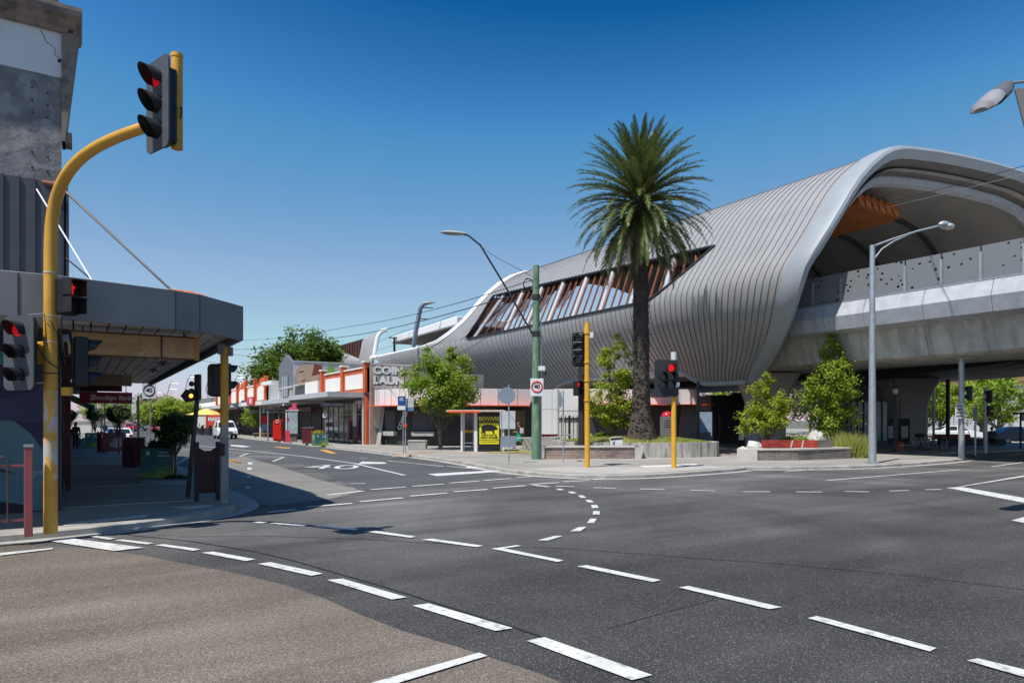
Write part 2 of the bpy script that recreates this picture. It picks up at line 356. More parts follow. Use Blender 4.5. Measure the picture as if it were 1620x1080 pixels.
mark([[(851, 855.3), (877, 848.4), (890.9, 848.4), (866.7, 856)], [(902.3, 841.1), (915, 834.6), (928.2, 833.9), (918.5, 840.8)],
      [(928.2, 828), (934, 821), (944.5, 821), (939.3, 828)], [(937.6, 814.5), (938.6, 809), (948.6, 809), (948.6, 814.5)],
      [(936.5, 804.1), (935, 799.3), (944.5, 799), (947.2, 803.8)], [(930.6, 795.5), (926, 791.3), (934, 791), (940, 795.2)],
      [(919.6, 788.2), (914, 784.1), (922, 783.8), (927.9, 787.5)], [(903, 781), (897.8, 778.2), (906.4, 777.9), (912.7, 780.6)],
      [(884, 775.8), (878.8, 773.4), (887.4, 773.4), (893.6, 775.5)]])
c5 = lambda x, y: (400+x*.3457, 660+y*.3457)
c6 = lambda x, y: (960+x*.4074, 680+y*.4074)
stroke([[c5(*a), c5(*b)] for a, b in [((340, 357), (505, 338)), ((540, 332), (700, 320)), ((730, 317), (875, 306)), ((900, 302), (1035, 293)), ((1057, 290), (1180, 281)), ((1205, 277), (1315, 269)), ((1337, 265), (1435, 258)),
        ((245, 412), (455, 395)), ((490, 388), (685, 370)), ((720, 362), (890, 348)), ((918, 342), (1075, 331)), ((1100, 325), (1248, 314)), ((1268, 308), (1400, 300)), ((1420, 296), (1540, 290)), ((1560, 286), (1620, 281)),
        ((1285, 311), (1355, 320)), ((1385, 317), (1470, 318)), ((1560, 323), (1620, 324)), ((70, 437), (200, 424))]], .17)
stroke([[c6(*a), c6(*b)] for a, b in [((-8, 227), (35, 228)), ((128, 230), (225, 233)), ((325, 235), (420, 238)), ((527, 241), (633, 241)), ((735, 241), (835, 242)), ((925, 240), (1018, 241)), ((1098, 238), (1175, 236)), ((1238, 233), (1298, 232))]], .13)
stroke([[c6(855, 197), c6(1370, 155)], [c6(1495, 143), c6(1700, 115)], [c6(690, 163), c6(800, 154)]], .12)
mark([[c6(1318, 225), c6(1380, 223), c6(1760, 290), c6(1760, 312)], [c6(1345, 225), c6(1380, 221), c6(1760, 160), c6(1720, 160)],
      [c6(1572, 353), c6(1620, 340), c6(1760, 312), c6(1760, 325), c6(1640, 352)], [c6(1572, 353), c6(1640, 352), c6(1760, 372), c6(1760, 392)]])
# the side street: centre line, stop line, arrows, zigzag
stroke([[G(640, 752), G(560, 733), G(480, 722), G(400, 713.5), G(330, 706.5), G(290, 703)]], .15, world=True)
mark([[c5(800, 260), c5(1165, 240), c5(1165, 248), c5(840, 270)]])
stroke([[c5(615, 200), c5(850, 221), c5(1085, 243)], [c5(0, 178), c5(140, 183), c5(92, 203)], [c5(-140, 158), c5(-20, 165), c5(-60, 180), c5(0, 178)], [c5(440, 305), c5(515, 304)], [c5(490, 185), c5(525, 187)]], .13)
mark([[c5(480, 215), c5(615, 213), c5(600, 206), c5(500, 203)], [c5(690, 205), c5(890, 224), c5(870, 226), c5(690, 208)], [c5(970, 232), c5(1010, 218), c5(1080, 236)], [(365, 705.5), (385, 707.5), (398, 706.5), (382, 704.5), (365, 703.5)]])
mark([[(x-3.5, y-1.6), (x+3.5, y-1.6), (x+3, y+1.6), (x-4, y+1.6)] for x, y in ((396, 733), (395, 741.5), (394.5, 754), (392.5, 771))])
stroke([[(300, 717.5), (310, 716.5), (344, 724), (383, 732.5)]], .14, mat=mYel)
stroke([[(270, 739), (308, 718)]], .12)
mark([[(347, 723), (383, 731), (384, 733), (350, 728)], [c5(300, 148), c5(340, 150), c5(385, 166), c5(355, 166)], [c5(90, 134), c5(170, 139), c5(170, 143), c5(110, 139)]], mat=mYel)
stroke([[G(620, 722, K), G(690, 714.5, K), G(745, 717.5, K)]], .22, mat=mYel, z=K+.012, world=True)
stroke([[(1598, 719.5), (1660, 715.5)]], .6, mat=mYel, z=.02)
# lane numerals painted on the side street
def numerals():
    cu = bpy.data.curves.new('n', 'FONT'); cu.body = '40'; cu.size = 1; cu.offset = .0; cu.resolution_u = 5
    t = bpy.data.objects.new('n', cu); COL.objects.link(t); dg = bpy.context.evaluated_depsgraph_get()
    me = bpy.data.meshes.new_from_object(t.evaluated_get(dg)); bpy.data.objects.remove(t)
    xs = [v.co.x for v in me.vertices]; ys = [v.co.y for v in me.vertices]; a, b, c, d = min(xs), max(xs), min(ys), max(ys)
    q = [G(478, 741.5), G(562, 742.5), G(572, 736.2), G(492, 735.4)]
    for v in me.vertices:
        s = (v.co.x-a)/(b-a); w = (v.co.y-c)/(d-c)
        lo = (lerp(q[0][0], q[1][0], s), lerp(q[0][1], q[1][1], s)); hi = (lerp(q[3][0], q[2][0], s), lerp(q[3][1], q[2][1], s))
        v.co = (lerp(lo[0], hi[0], w), lerp(lo[1], hi[1], w), .02)
    me.materials.clear(); me.materials.append(mPaint)
    o = bpy.data.objects.new('speed_numeral', me); COL.objects.link(o); tag(o, kind='structure')
numerals()
stroke([[G(*p) for p in [(200, 846), (300, 856), (400, 872), (460, 886), (520, 903), (600, 926), (700, 957), (780, 982), (860, 1008), (960, 1050), (1040, 1085)]]], .03, 'tar_and_cable_shadow', mSeamShadow, .010, True)  # shadow of an overhead cable, painted on the road as a dark strip
stroke([[G(*p) for p in [(280, 849), (420, 848), (560, 852), (720, 861), (900, 868), (1060, 880), (1250, 893), (1450, 912), (1640, 935)]]], .022, 'tar_and_cable_shadow', mSeamShadow, .010, True)
isl = [(13.95, 4.55), (14.6, 4.4), (18, 4.6), (18.3, 5.1), (18, 5.5), (16.5, 5.4), (14.2, 5.25)]
tag(MB().prism(isl, -.02, K).build('traffic_island', mKerb, bevel=.02), kind='structure')
stroke([[G(960, 995), G(1040, 972), G(1130, 948)]], .012, 'tar_and_cable_shadow', mSeamShadow, .010, True)
# ================= STATION
mClad = M('zinc_cladding', (.3, .302, .31), .5, metal=.0, spec=.35, var=.06, scale=.7)
mSeamC = M('cladding_seam', (.17, .17, .178), .6, metal=.0, var=.1)
mRim = M('pale_blue_rim', (.29, .32, .352), .5, var=.05, scale=.6)
mRimW = M('white_rim', (.72, .73, .74), .45, var=.05)
mLin = M('station_lining', (.27, .25, .225), .75, var=.12, scale=.8)
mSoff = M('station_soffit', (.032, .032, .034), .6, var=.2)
mFin = M('red_timber_fin', (.23, .075, .04), .5, var=.25, scale=3)
mPost = M('grey_post', (.33, .36, .4), .45, var=.05)
mRib = M('dark_rib', (.04, .04, .042), .6)
mGlz = M('sky_glazing', (.3, .36, .45), .05, var=.05, spec=1., metal=.6)
ST = thing('railway_station', 'big grey ribbed metal railway station with slanted timber-finned window strip and open arched end', 'station', (0, 0, 0))
PROF = [(34.6, 4.3), (33.9, 5.), (33.1, 5.9), (32.1, 7.), (31.4, 8.), (31.05, 9.), (31., 9.7), (31.25, 10.4), (31.75, 11.2), (32.7, 12.7), (33.65, 14.), (34.85, 15.2), (36.2, 16.2)]
TOP = [(36.2, 16.2), (37., 16.6), (38., 16.9), (39.2, 17.12), (40.6, 17.27), (42.2, 17.36), (44, 17.42), (46.5, 17.45), (49.5, 17.38), (52, 17.0), (54, 16.2), (56, 14.9), (57.4, 13), (58.2, 10.6), (58.4, 8.2), (58, 6.6), (57, 5.2)]
def Vz(z):
    t = PROF
    for i in range(len(t)-1):
        if z <= t[i+1][1] or i == len(t)-2:
            p0, p1, p2, p3 = t[max(i-1, 0)], t[i], t[i+1], t[min(i+2, len(t)-1)]
            m1 = (p2[0]-p0[0])/(p2[1]-p0[1]); m2 = (p3[0]-p1[0])/(p3[1]-p1[1]); h = p2[1]-p1[1]; s = (z-p1[1])/h
            s = max(-.5, min(1, s))
            return (2*s**3-3*s*s+1)*p1[0]+(s**3-2*s*s+s)*h*m1+(-2*s**3+3*s*s)*p2[0]+(s**3-s*s)*h*m2
RIM = [(4.2, 27.4), (4.8, 26.), (5.9, 24.6), (7, 23.1), (8, 22.2), (10, 21.3), (12.8, 20.6), (16.2, 20.4), (17.4, 20.2)]
END = [(4, 58), (9.7, 66), (10, 64), (10.6, 62), (12, 59.8), (14, 58.9), (16.8, 58), (17.4, 57.5)]
def rimu(z): return sum(interp(RIM, z+d) for d in (-.9, -.6, -.3, 0, .3, .6, .9))/7
def mapu(u0, z):
    u = u0+(rimu(z)-20.4)*max(0, 1-(u0-20.4)/14)
    if u0 > 50: u += (interp(END, z)-58)*min(1, (u0-50)/8)**1.5
    return u
def skew(u0, v): return -.13*max(0, v-40)*max(0, 1-(u0-20.4)/14)
def zl(u): return interp([(20, 4.35), (27, 4.35), (28.5, 4.4), (29.7, 4.65), (31, 5.15), (32.2, 5.4), (36, 5.3), (45, 5.2), (47, 4.9), (48, 4.2), (48.7, 3.4), (50, 3.), (90, 3.)], u)
def zt(u): return 12.6+max(0, u-28.5)*.05
def zb(u):
    if u <= 28.5: return zt(u)
    if u < 33: return 9.7+(zt(u)-9.7)*((33-u)/4.5)**1.7
    if u < 54.2: return 9.7
    if u < 56.2: return 9.7+(zt(u)-9.7)*((u-54.2)/2)**1.6
    return zt(u)
def resample(pl, n):
    d = [0]
    for a, b in zip(pl, pl[1:]): d.append(d[-1]+math.hypot(a[0]-b[0], a[1]-b[1]))
    out = []
    for k in range(n):
        x = d[-1]*k/(n-1); i = 0
        while i < len(d)-2 and d[i+1] < x: i += 1
        t = (x-d[i])/(d[i+1]-d[i]); out.append((lerp(pl[i][0], pl[i+1][0], t), lerp(pl[i][1], pl[i+1][1], t)))
    return out
TOPS = resample(TOP, 34)
def offs(pts, d):
    """inward normal offset inside a (v,z) section that runs from the lip up and over"""
    out = []
    for i, p in enumerate(pts):
        a = pts[max(i-1, 0)]; b = pts[min(i+1, len(pts)-1)]; tx, tz = b[0]-a[0], b[1]-a[1]; l = math.hypot(tx, tz) or 1
        out.append((p[0]+tz/l*d, p[1]-tx/l*d))
    return out
NL, NM, NU = 14, 8, 9
def lower(u0):
    a = zl(u0); b = 9.7
    return [(Vz(lerp(a, b, k/NL)), lerp(a, b, k/NL)) for k in range(NL+1)]
def mid(u0):
    b = zb(u0)
    return [(Vz(lerp(9.7, b, k/NM)), lerp(9.7, b, k/NM)) for k in range(NM+1)]
def upper(u0):
    a = zt(u0)
    return [(Vz(lerp(a, 16.2, k/NU)), lerp(a, 16.2, k/NU)) for k in range(NU)]+TOPS
DU = .5
us = [20.4+DU*k for k in range(int((58-20.4)/DU)+1)]+[58]
clad = MB()
def skin(mb, sec, cols, off=0., ribs=True, rmax=99):
    secs = []
    for u0 in cols:
        s = sec(u0); s2 = offs(s, off) if off else s
        secs.append([(q[0], mapu(u0, p[1])+skew(u0, p[0]), q[1]) for p, q in zip(s, s2)])
    mb.mi = 0
    for a, b in zip(secs, secs[1:]):
        if abs(a[0][2]-a[-1][2])+abs(b[0][2]-b[-1][2]) < 1e-3: continue
        if ribs and len(a) == NM+1 and min(abs(a[0][2]-a[-1][2]), abs(b[0][2]-b[-1][2])) < .45: mb.grid([[a[0], a[-1]], [b[0], b[-1]]])
        else: mb.grid([a, b])
    if ribs:
        mb.mi = 1
        for u0, s in zip(cols, secs):
            if abs(s[0][2]-s[-1][2]) < .05: continue
            s = s[:rmax]
            n = [Vector((q[0]-p[0], 0, q[1]-p[1])) for p, q in zip([(x[0], x[2]) for x in s], offs([(x[0], x[2]) for x in s], -.034))]
            rows = []
            for dx, h in ((-.02, 0), (-.02, 1), (.02, 1), (.02, 0)):
                rows.append([(p[0]+m.x*h, p[1]+dx, p[2]+m.z*h) for p, m in zip(s, n)])
            mb.grid(rows)
lowus = us+[58+DU*k for k in range(1, 31)]
skin(clad, lower, lowus); skin(clad, mid, us); skin(clad, upper, us, rmax=NU+16)
clad.build('cladding', [mClad, mSeamC], ST, smooth=True, fix=False, weld=True)
lin = MB()
lus = [20.9+1.25*k for k in range(30)]+[57.8]
def lmid(u0):
    b = zb(u0); a = 7.
    return [(Vz(lerp(a, b, k/NM)), lerp(a, b, k/NM)) for k in range(NM+1)]
skin(lin, lmid, lus, .75, False)
def lup(u0): return upper(u0)
skin(lin, lup, lus, .95, False)
lin.build('lining', mLin, ST, smooth=True, fix=False)
# portal rim: a broad rolled band
path = [(Vz(z), z) for z in [4.35, 4.6, 5, 5.5, 6, 6.6, 7.2, 8, 8.8, 9.7, 10.6, 11.6, 12.7, 13.7, 14.6, 15.4, 16.]]+TOPS[:-8]
def section_grid(path, urow, prof, extra=None):
    nrm = [(q[0]-p[0], q[1]-p[1]) for p, q in zip(path, offs(path, -1))]
    return [[(p[0]+n[0]*h, urow(p[1])+du+skew(20.4, p[0]), p[1]+n[1]*h) for p, n in zip(path, nrm)] for du, h in prof]
rim = MB(); rim.grid(section_grid(path, lambda z: rimu(z), [(1.08, .0), (1.05, .13), (.6, .16), (.1, .15), (-.12, .06), (-.2, -.1), (-.15, -.3), (.1, -.55)]))
rim.build('portal_rim', mRim, ST, smooth=True)
inn = MB(); inn.grid(section_grid(path[9:], lambda z: rimu(z), [(.1, -.55), (.8, -.9), (1.6, -1.15)]))
inn.build('portal_reveal', M('portal_reveal', (.1, .095, .09), .7), ST, smooth=True)
arch = MB(); arch.grid(section_grid(path[11:], lambda z: rimu(z), [(1.3, -1.05), (1.2, -1.2), (1.25, -1.55), (1.6, -1.65), (1.9, -1.5)]))
arch.build('inner_arch', M('inner_arch_paint', (.3, .31, .33), .6), ST, smooth=True)
# bottom lip
lip = [(Vz(zl(u))+.05, mapu(u, zl(u)), zl(u)) for u in [22.4+.4*k for k in range(67)]]
MB().tube(lip, .2, 10).build('bottom_lip', M('lip_paint', (.33, .35, .37), .45), ST, smooth=True)
# left hand end rim and low wall coping, white
zz = [16.9, 16.3, 15.5, 14.5, 13.5, 12.5, 11.8, 11.2, 10.7, 10.3, 10.05, 9.95]
lrim = [(Vz(z) if z <= 16.2 else interp([(16.2, 36.2), (16.9, 38)], z), interp(END, z), z) for z in zz]
lrim = [(46, 57.3, 17.2), (42, 57.4, 17.35), (40, 57.5, 17.25)]+lrim+[(31.15, u, 9.75) for u in (68, 71, 75, 79, 81.5)]
rb = MB()
rb.grid([[(p[0]+a, p[1]+b, p[2]+c) for p in lrim] for a, b, c in ((-.12, -.3, -.12), (-.2, .05, .1), (.1, .4, .3), (.8, .45, .3), (.9, 0, -.1))])
rb.build('end_rim', mRimW, ST, smooth=True)
# window frame, fins, posts, glazing
wu = [28.5+.35*k for k in range(80)]; wu = [u for u in wu if u <= 56.2]
fr = MB()
for fn in (zb, zt):
    a = [(Vz(fn(u)), mapu(u, fn(u)), fn(u)) for u in wu]
    fr.grid([[(p[0]-.07, p[1], p[2]+e) for p in a] if k == 0 else [(p[0]+.85, p[1], p[2]+e) for p in a] for k, e in ((0, 0), (1, 0))])
    fr.tube([(p[0]-.04, p[1], p[2]) for p in a], .085, 6)
fr.build('window_frame', mDark, ST, smooth=True)
def chord(u, ins, e=0.):
    z0, z1 = zb(u), zt(u); sh = .45
    return Vector((Vz(z0)+ins, mapu(u, z0)+sh*0, z0)), Vector((Vz(z1)+ins, mapu(u, z1)+.75, z1))
k = 0; u = 29.6
while u < 55.6:
    if zt(u)-zb(u) > .5:
        a, b = chord(u, .3)
        if k % 4 == 2:
            MB().cyl(a+Vector((.0, .3, 0)), b+Vector((.0, .3, 0)), .2, n=12).build('window_post', mPost, ST, smooth=True)
        f = MB(); d = Vector((.06, .0, 0)); w = Vector((0, .045, 0))
        f.add([a-d-w, a+d-w, a+d+w, a-d+w, b-d-w, b+d-w, b+d+w, b-d+w], [(3, 2, 1, 0), (4, 5, 6, 7), (0, 1, 5, 4), (1, 2, 6, 5), (2, 3, 7, 6), (3, 0, 4, 7)])
        f.build('timber_fin', mFin, ST)
    u += .8; k += 1
gl = MB()
for u0 in (43.2, 46.3, 49.6, 52.4):
    a, b = chord(u0, .95); c, d = chord(u0+1.9, .95)
    gl.poly([a+Vector((0, 0, 1.1)), c+Vector((0, 0, 1.1)), d-Vector((0, 0, .25)), b-Vector((0, 0, .25))])
gl.build('glazing', mGlz, ST)
# timber lining above window seen through the fins
MB().prism([(34.6, 14.0), (36.4, 14.6), (36.4, 14.7), (34.4, 14.2)], 29, 44, 'xz').build('timber_ceiling', M('timber_ceiling', (.22, .09, .03), .6), ST)
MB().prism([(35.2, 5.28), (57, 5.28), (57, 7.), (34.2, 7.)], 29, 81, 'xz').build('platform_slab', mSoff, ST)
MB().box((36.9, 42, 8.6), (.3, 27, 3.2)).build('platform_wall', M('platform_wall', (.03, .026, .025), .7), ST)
# ceiling ribs in the hall
for uu in (26.5, 31, 36, 41, 46):
    s = offs(upper(uu), 1.15)
    MB().tube([(p[0], uu, p[1]) for p in s], .16, 6).build('ceiling_rib', mRib, ST, smooth=True)
# hanging folded timber ceiling near the open end
tc = MB()
for k in range(6):
    x0, y0 = 39.2+.75*k, 25.2
    for q in range(3):
        tc.add([(x0+.12*q, y0-1.9+.25*q, 15.5-.28*q), (x0+.62+.12*q, y0-1.9+.25*q, 15.15-.28*q), (x0+.62+.12*q, y0+4, 15.15-.28*q), (x0+.12*q, y0+4, 15.5-.28*q)], [(0, 1, 2, 3)])
    tc.prism([(x0, 15.55), (x0+.66, 15.2), (x0+.75, 14.75), (x0+.2, 14.95)], y0-1.7, y0+4, 'xz')
tc.build('hanging_timber_ceiling', M('orange_timber', (.36, .125, .04), .5, var=.2), ST)
MB().prism([(38.6, 15.75), (45.2, 16.05), (45.2, 15.75), (44.2, 15.5), (38.6, 15.5)], 24.5, 30, 'xz').build('ceiling_duct', mRib, ST)
# platform canopy in the gap, second hall with its own screen and rim
cb = MB(); cb.prism([(P(620, 550, 88)[0], 0), (0, 0)], 0, 0) if 0 else None
a = Vector(P(619, 543, 90)); b = Vector(P(722, 514, 71))
dv = Vector((6.5, 0, 0)); up = Vector((0, 0, .95))
MB().add([a, b, b+dv, a+dv, a+up*.9, b+up, b+dv+up, a+dv+up*.9], [(3, 2, 1, 0), (4, 5, 6, 7), (0, 1, 5, 4), (1, 2, 6, 5), (2, 3, 7, 6), (3, 0, 4, 7)]).build('platform_canopy', mRimW, ST, bevel=.12)
MB().add([a+Vector((.4, 0, -.03)), b+Vector((.4, 0, -.03)), b+dv-Vector((0, 0, .03)), a+dv-Vector((0, 0, .03))], [(0, 1, 2, 3)]).build('canopy_soffit', M('canopy_soffit', (.3, .27, .23), .8), ST)
T2 = thing('station_hall', 'smaller second grey station hall with brown slatted screen and curled white rim beyond the shops', 'station', (0, 0, 0))
sec2 = [(31.2, 3.5), (31.2, 9.6), (31.3, 10.4), (31.5, 11.4), (31.7, 12.4), (32.0, 13.0), (32.5, 13.35), (33.2, 13.5)]
s2 = MB(); s2.grid([[(p[0], yy, p[1]) for p in sec2] for yy in (82.3, 84, 88)])
s2.grid([[(p[0], yy, min(p[1], 9.8) if 88 < yy < 103 else p[1]) for p in sec2] for yy in (88, 88.1, 103, 104, 122)])
s2.build('cladding', mClad, T2, smooth=True, fix=False)
rp = [(p[0]-.1, 82.1+(.9 if p[1] < 10 else 0), p[1]) for p in resample(sec2[1:], 20)[:-1]]
MB().tube([(31.12, 80.8, 9.75), (31.12, 81.8, 9.9)]+rp, .27, 8).build('white_rim', mRimW, T2, smooth=True)
sp = MB()
for k in range(14):
    y = 88.4+k*1.05
    sp.box((32.2, y, 11.3), (.2, .55, 3.4), m=Matrix.Rotation(.12, 3, 'X'))
sp.box((33.2, 95.5, 11), (.2, 15, 4))
sp.build('slatted_screen', M('brown_screen', (.1, .05, .04), .6), T2)
# ================= VIADUCTS
mBeam = mixmat('board_marked_concrete', (.54, .53, .505), (.3, .285, .26), 1.0, .46, .7, .85, (1, 2.4, .28), c3=(.42, .405, .385), s3=.8, mw=.14)
mPar = mixmat('parapet_concrete', (.4, .42, .46), (.28, .3, .33), .8, .5, .75, .75, (1, 1.5, .6))
mScr = bpy.data.materials.new('perforated_screen'); mScr.use_nodes = True
def screen_nodes():
    nt = mScr.node_tree; L = nt.links.new; b = nt.nodes['Principled BSDF']
    b.inputs['Base Color'].default_value = (.22, .232, .25, 1); b.inputs['Roughness'].default_value = .4
    tc = nt.nodes.new('ShaderNodeTexCoord'); vo = nt.nodes.new('ShaderNodeTexVoronoi'); vo.inputs['Scale'].default_value = 4.2
    mp = nt.nodes.new('ShaderNodeMapping'); mp.inputs['Scale'].default_value = (0, 1, 1); L(tc.outputs['Object'], mp.inputs[0]); L(mp.outputs[0], vo.inputs['Vector'])
    sc = nt.nodes.new('ShaderNodeSeparateColor'); L(vo.outputs['Color'], sc.inputs[0])
    r = nt.nodes.new('ShaderNodeMath'); r.operation = 'MULTIPLY'; r.inputs[1].default_value = .3; L(sc.outputs[0], r.inputs[0])
    lt = nt.nodes.new('ShaderNodeMath'); lt.operation = 'LESS_THAN'; L(vo.outputs['Distance'], lt.inputs[0]); L(r.outputs[0], lt.inputs[1])
    fine = nt.nodes.new('ShaderNodeMath'); fine.operation = 'MULTIPLY_ADD'; fine.inputs[1].default_value = .86; fine.inputs[2].default_value = .14; L(lt.outputs[0], fine.inputs[0])
    tr = nt.nodes.new('ShaderNodeBsdfTransparent'); mx = nt.nodes.new('ShaderNodeMixShader'); L(fine.outputs[0], mx.inputs[0]); L(b.outputs[0], mx.inputs[1]); L(tr.outputs[0], mx.inputs[2])
    L(mx.outputs[0], nt.nodes['Material Output'].inputs[0])
screen_nodes()
V1 = thing('railway_viaduct', 'concrete railway viaduct with perforated screens leading from the open arched end of the station', 'viaduct', (0, 0, 0))
g1 = [(34.75, 6.75), (35.3, 5.2), (35.6, 5.13), (41.2, 5.13), (41.9, 6.9), (41.9, 7.3), (34.75, 7.3)]
ys = [-34, -25, -16.5, -8, .5, 9, 17.5, 24.5, 34, 58]
for a, b in zip(ys, ys[1:]): MB().prism(g1, a+.012, b-.012, 'xz').build('box_girder', mBeam, V1)
y = 24.3; first = True
while y > -34:
    L_ = 1.1 if first else 2.9; L_ = 2.2 if y > 20 else L_
    MB().prism([(33.92, 8.2), (33.62, 7.45), (33.82, 6.75), (34.75, 6.62), (34.75, 8.2)], y-L_+.02, y, 'xz').build('parapet_panel', mPar, V1, bevel=.02)
    y -= L_; first = False
MB().prism([(41.9, 8.2), (42.4, 7.6), (42.2, 6.75), (41.5, 6.65)], -34, 21, 'xz').build('far_parapet', mPar, V1)
y = 24.6
while y > -34:
    MB().box((34.02, y-.82, 9.0), (.035, 1.58, 1.55)).build('screen_panel', mScr, V1)
    MB().box((33.95, y, 8.86), (.09, .11, 1.28)).build('screen_post', mGalv, V1)
    y -= 1.66
MB().box((34.0, -4.5, 8.23), (.2, 58, .06)).build('screen_rail', mGalv, V1)
# flared piers
def pier(x, y, parent, rz=0.):
    m = MB(); rows = []
    for z, a, b in ((-.1, 1.12, .8), (2.6, 1.12, .8), (3.2, 1.18, .85), (3.9, 1.42, .95), (4.5, 1.7, 1.1), (4.95, 1.95, 1.25), (5.02, 1.95, 1.25)):
        rows.append([(a*sx, b*sy, z) for sx, sy in ((-1, -.7), (-.8, -1), (.8, -1), (1, -.7), (1, .7), (.8, 1), (-.8, 1), (-1, .7))])
    m.grid(rows, True); m.poly(rows[-1])
    m.box((0, 0, 5.08), (1.6, 1.2, .14))
    return m.build('pier', M('pier_concrete', (.42, .415, .4), .85, var=.12, scale=1), parent, (x, y, 0), rz)
px1 = D(1211, 45); pier(px1[0], px1[1], V1, -TH*.9)
pier(38.6, -12, V1)
MB().cyl((*D(1232, 40), Zh(515, 40)), (*D(1262, 41.5), Zh(556, 41.5)), .17).build('down_pipe', mConcL, V1, smooth=True)
MB().cyl((*D(1254, 40), Zh(505, 40)), (*D(1287, 41.5), Zh(556, 41.5)), .17).build('down_pipe', mConcL, V1, smooth=True)
MB().box((44.3, -4.5, 7.1), (4.5, 58, .3)).build('sun_block_slab', mBeam, V1)  # added slab closing the gap, keeps the sun off the second girder
V2 = thing('second_viaduct', 'shaded second railway viaduct behind the first one on its own flared concrete pier', 'viaduct', (0, 0, 0))
g2 = [(46.5, 6.7), (47.4, 5.15), (47.8, 5.08), (54, 5.08), (55, 6.7), (55, 7.3), (46.5, 7.3)]
MB().prism(g2, -34, 60, 'xz').build('box_girder', mBeam, V2)
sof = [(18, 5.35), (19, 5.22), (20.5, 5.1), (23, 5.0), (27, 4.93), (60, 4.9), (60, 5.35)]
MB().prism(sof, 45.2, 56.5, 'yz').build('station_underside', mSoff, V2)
px2 = D(1436, 50); pier(px2[0], px2[1], V2, -TH)
MB().prism([(55, 8.2), (55.4, 7.4), (55.1, 6.7), (46.4, 6.7), (46.1, 7.4), (46.5, 8.2), (46.7, 8.2), (46.7, 6.9), (54.8, 6.9), (54.8, 8.2)], -34, 19, 'xz').build('parapet', mPar, V2)
# ================= helpers for street things
def rrect(w, h, r, n=4, cx=0, cz=0):
    out = []
    for sx, sz, a0 in ((1, 1, 0), (-1, 1, PI/2), (-1, -1, PI), (1, -1, 1.5*PI)):
        for k in range(n+1):
            a = a0+PI/2*k/n; out.append((cx+sx*(w/2-r)+r*math.cos(a), cz+sz*(h/2-r)+r*math.sin(a)))
    return out
def disc(c, r, y, n=16): return [(c[0]+r*math.cos(2*PI*k/n), y, c[1]+r*math.sin(2*PI*k/n)) for k in range(n)]
mBoard = M('lantern_board', (.03, .032, .036), .5, var=.15)
mBoardE = M('board_front_edge', (.075, .083, .095), .5)
mLensDim = M('dim_red_lens', (.3, .012, .01), .3, emit=(1, .012, .02), estr=.22)
mVis = M('visor_black', (.018, .019, .021), .5)
def lantern(parent, loc, rz, spots, board=None, lit=(), r=.11, vis=.26, cap=None):
    xs = [s[0] for s in spots]; zs = [s[1] for s in spots]; g = r*1.32
    o = MB().box(((min(xs)+max(xs))/2, .1, (min(zs)+max(zs))/2), (max(xs)-min(xs)+2*g, .2, max(zs)-min(zs)+2*g)).build('lantern', mBlack, parent, loc, rz, bevel=.03)
    if board:
        w, h = board[:2]; cz = board[2] if len(board) > 2 else (min(zs)+max(zs))/2
        MB().prism(rrect(w, h, .1, 4, (min(xs)+max(xs))/2, cz), -.012, .012, 'xz').build('backboard', mBoardE if len(board) > 3 else mBoard, o)
    for i, (x, z) in enumerate(spots):
        MB().poly(disc((x, z), r*.95, -.02)).build('lens', (mLensDim if board and len(board) > 3 else mLensR) if i in lit else mLensO, o)
        rows = []
        for k in range(15):
            a = R(-38+256*k/14); dp = vis*(.62+.38*math.sin(a)) if math.sin(a) > -.5 else vis*.4
            rows.append([(x+r*math.cos(a), -.01, z+r*math.sin(a)), (x+r*1.02*math.cos(a), -dp, z+r*1.02*math.sin(a)),
                         (x+r*1.09*math.cos(a), -dp, z+r*1.09*math.sin(a)), (x+r*1.09*math.cos(a), -.01, z+r*1.09*math.sin(a))])
        MB().grid(rows).build('visor', mVis, o, smooth=True)
    return o
def walker(parent, loc, rz, lit=True, s=1.):
    o = MB().box((0, .1, 0), (.3*s, .2, .58*s)).build('pedestrian_lantern', mBlack, parent, loc, rz, bevel=.02)
    for z in (.145, -.145):
        m = MB(); m.box((0, -.11, (z+.125)*s), (.28*s, .24, .012)); m.box((-.135*s, -.09, z*s), (.012, .2, .24*s)); m.box((.135*s, -.09, z*s), (.012, .2, .24*s))
        m.build('hood', mVis, o)
        MB().box((0, -.004, z*s), (.22*s, .01, .22*s)).build('lens', mLensO, o)
    m = MB(); y = -.016
    m.poly(disc((0, (.145+.075)*s), .02*s, y, 10))
    for q in ([(-.04, .05), (.04, .05), (.032, -.02), (-.032, -.02)], [(-.032, -.02), (-.004, -.02), (-.01, -.095), (-.035, -.095)], [(.004, -.02), (.032, -.02), (.035, -.095), (.01, -.095)], [(-.04, .05), (-.062, .03), (-.055, -.02), (-.042, 0)], [(.04, .05), (.062, .03), (.055, -.02), (.042, 0)]):
        m.poly([(a*s, y, (.145+b)*s) for a, b in q])
    m.build('red_figure', mLensR if lit else mLensO, o, fix=False)
    return o
mPoleA = mixmat('peeling_yellow_pole', (.72, .37, .03), (.5, .49, .46), 2.6, .43, .47, .5, (2.2, 2.2, .5), c3=(.6, .33, .05), s3=2.2, mw=.1)
mPoleU = mixmat('weathered_yellow', (.62, .33, .045), (.43, .25, .06), 1.6, .5, .75, .5, (1, 1, .4))
mPoleG = mixmat('half_stripped_pole', (.48, .28, .06), (.33, .33, .33), 2.4, .45, .52, .5, (1, 1, .5))
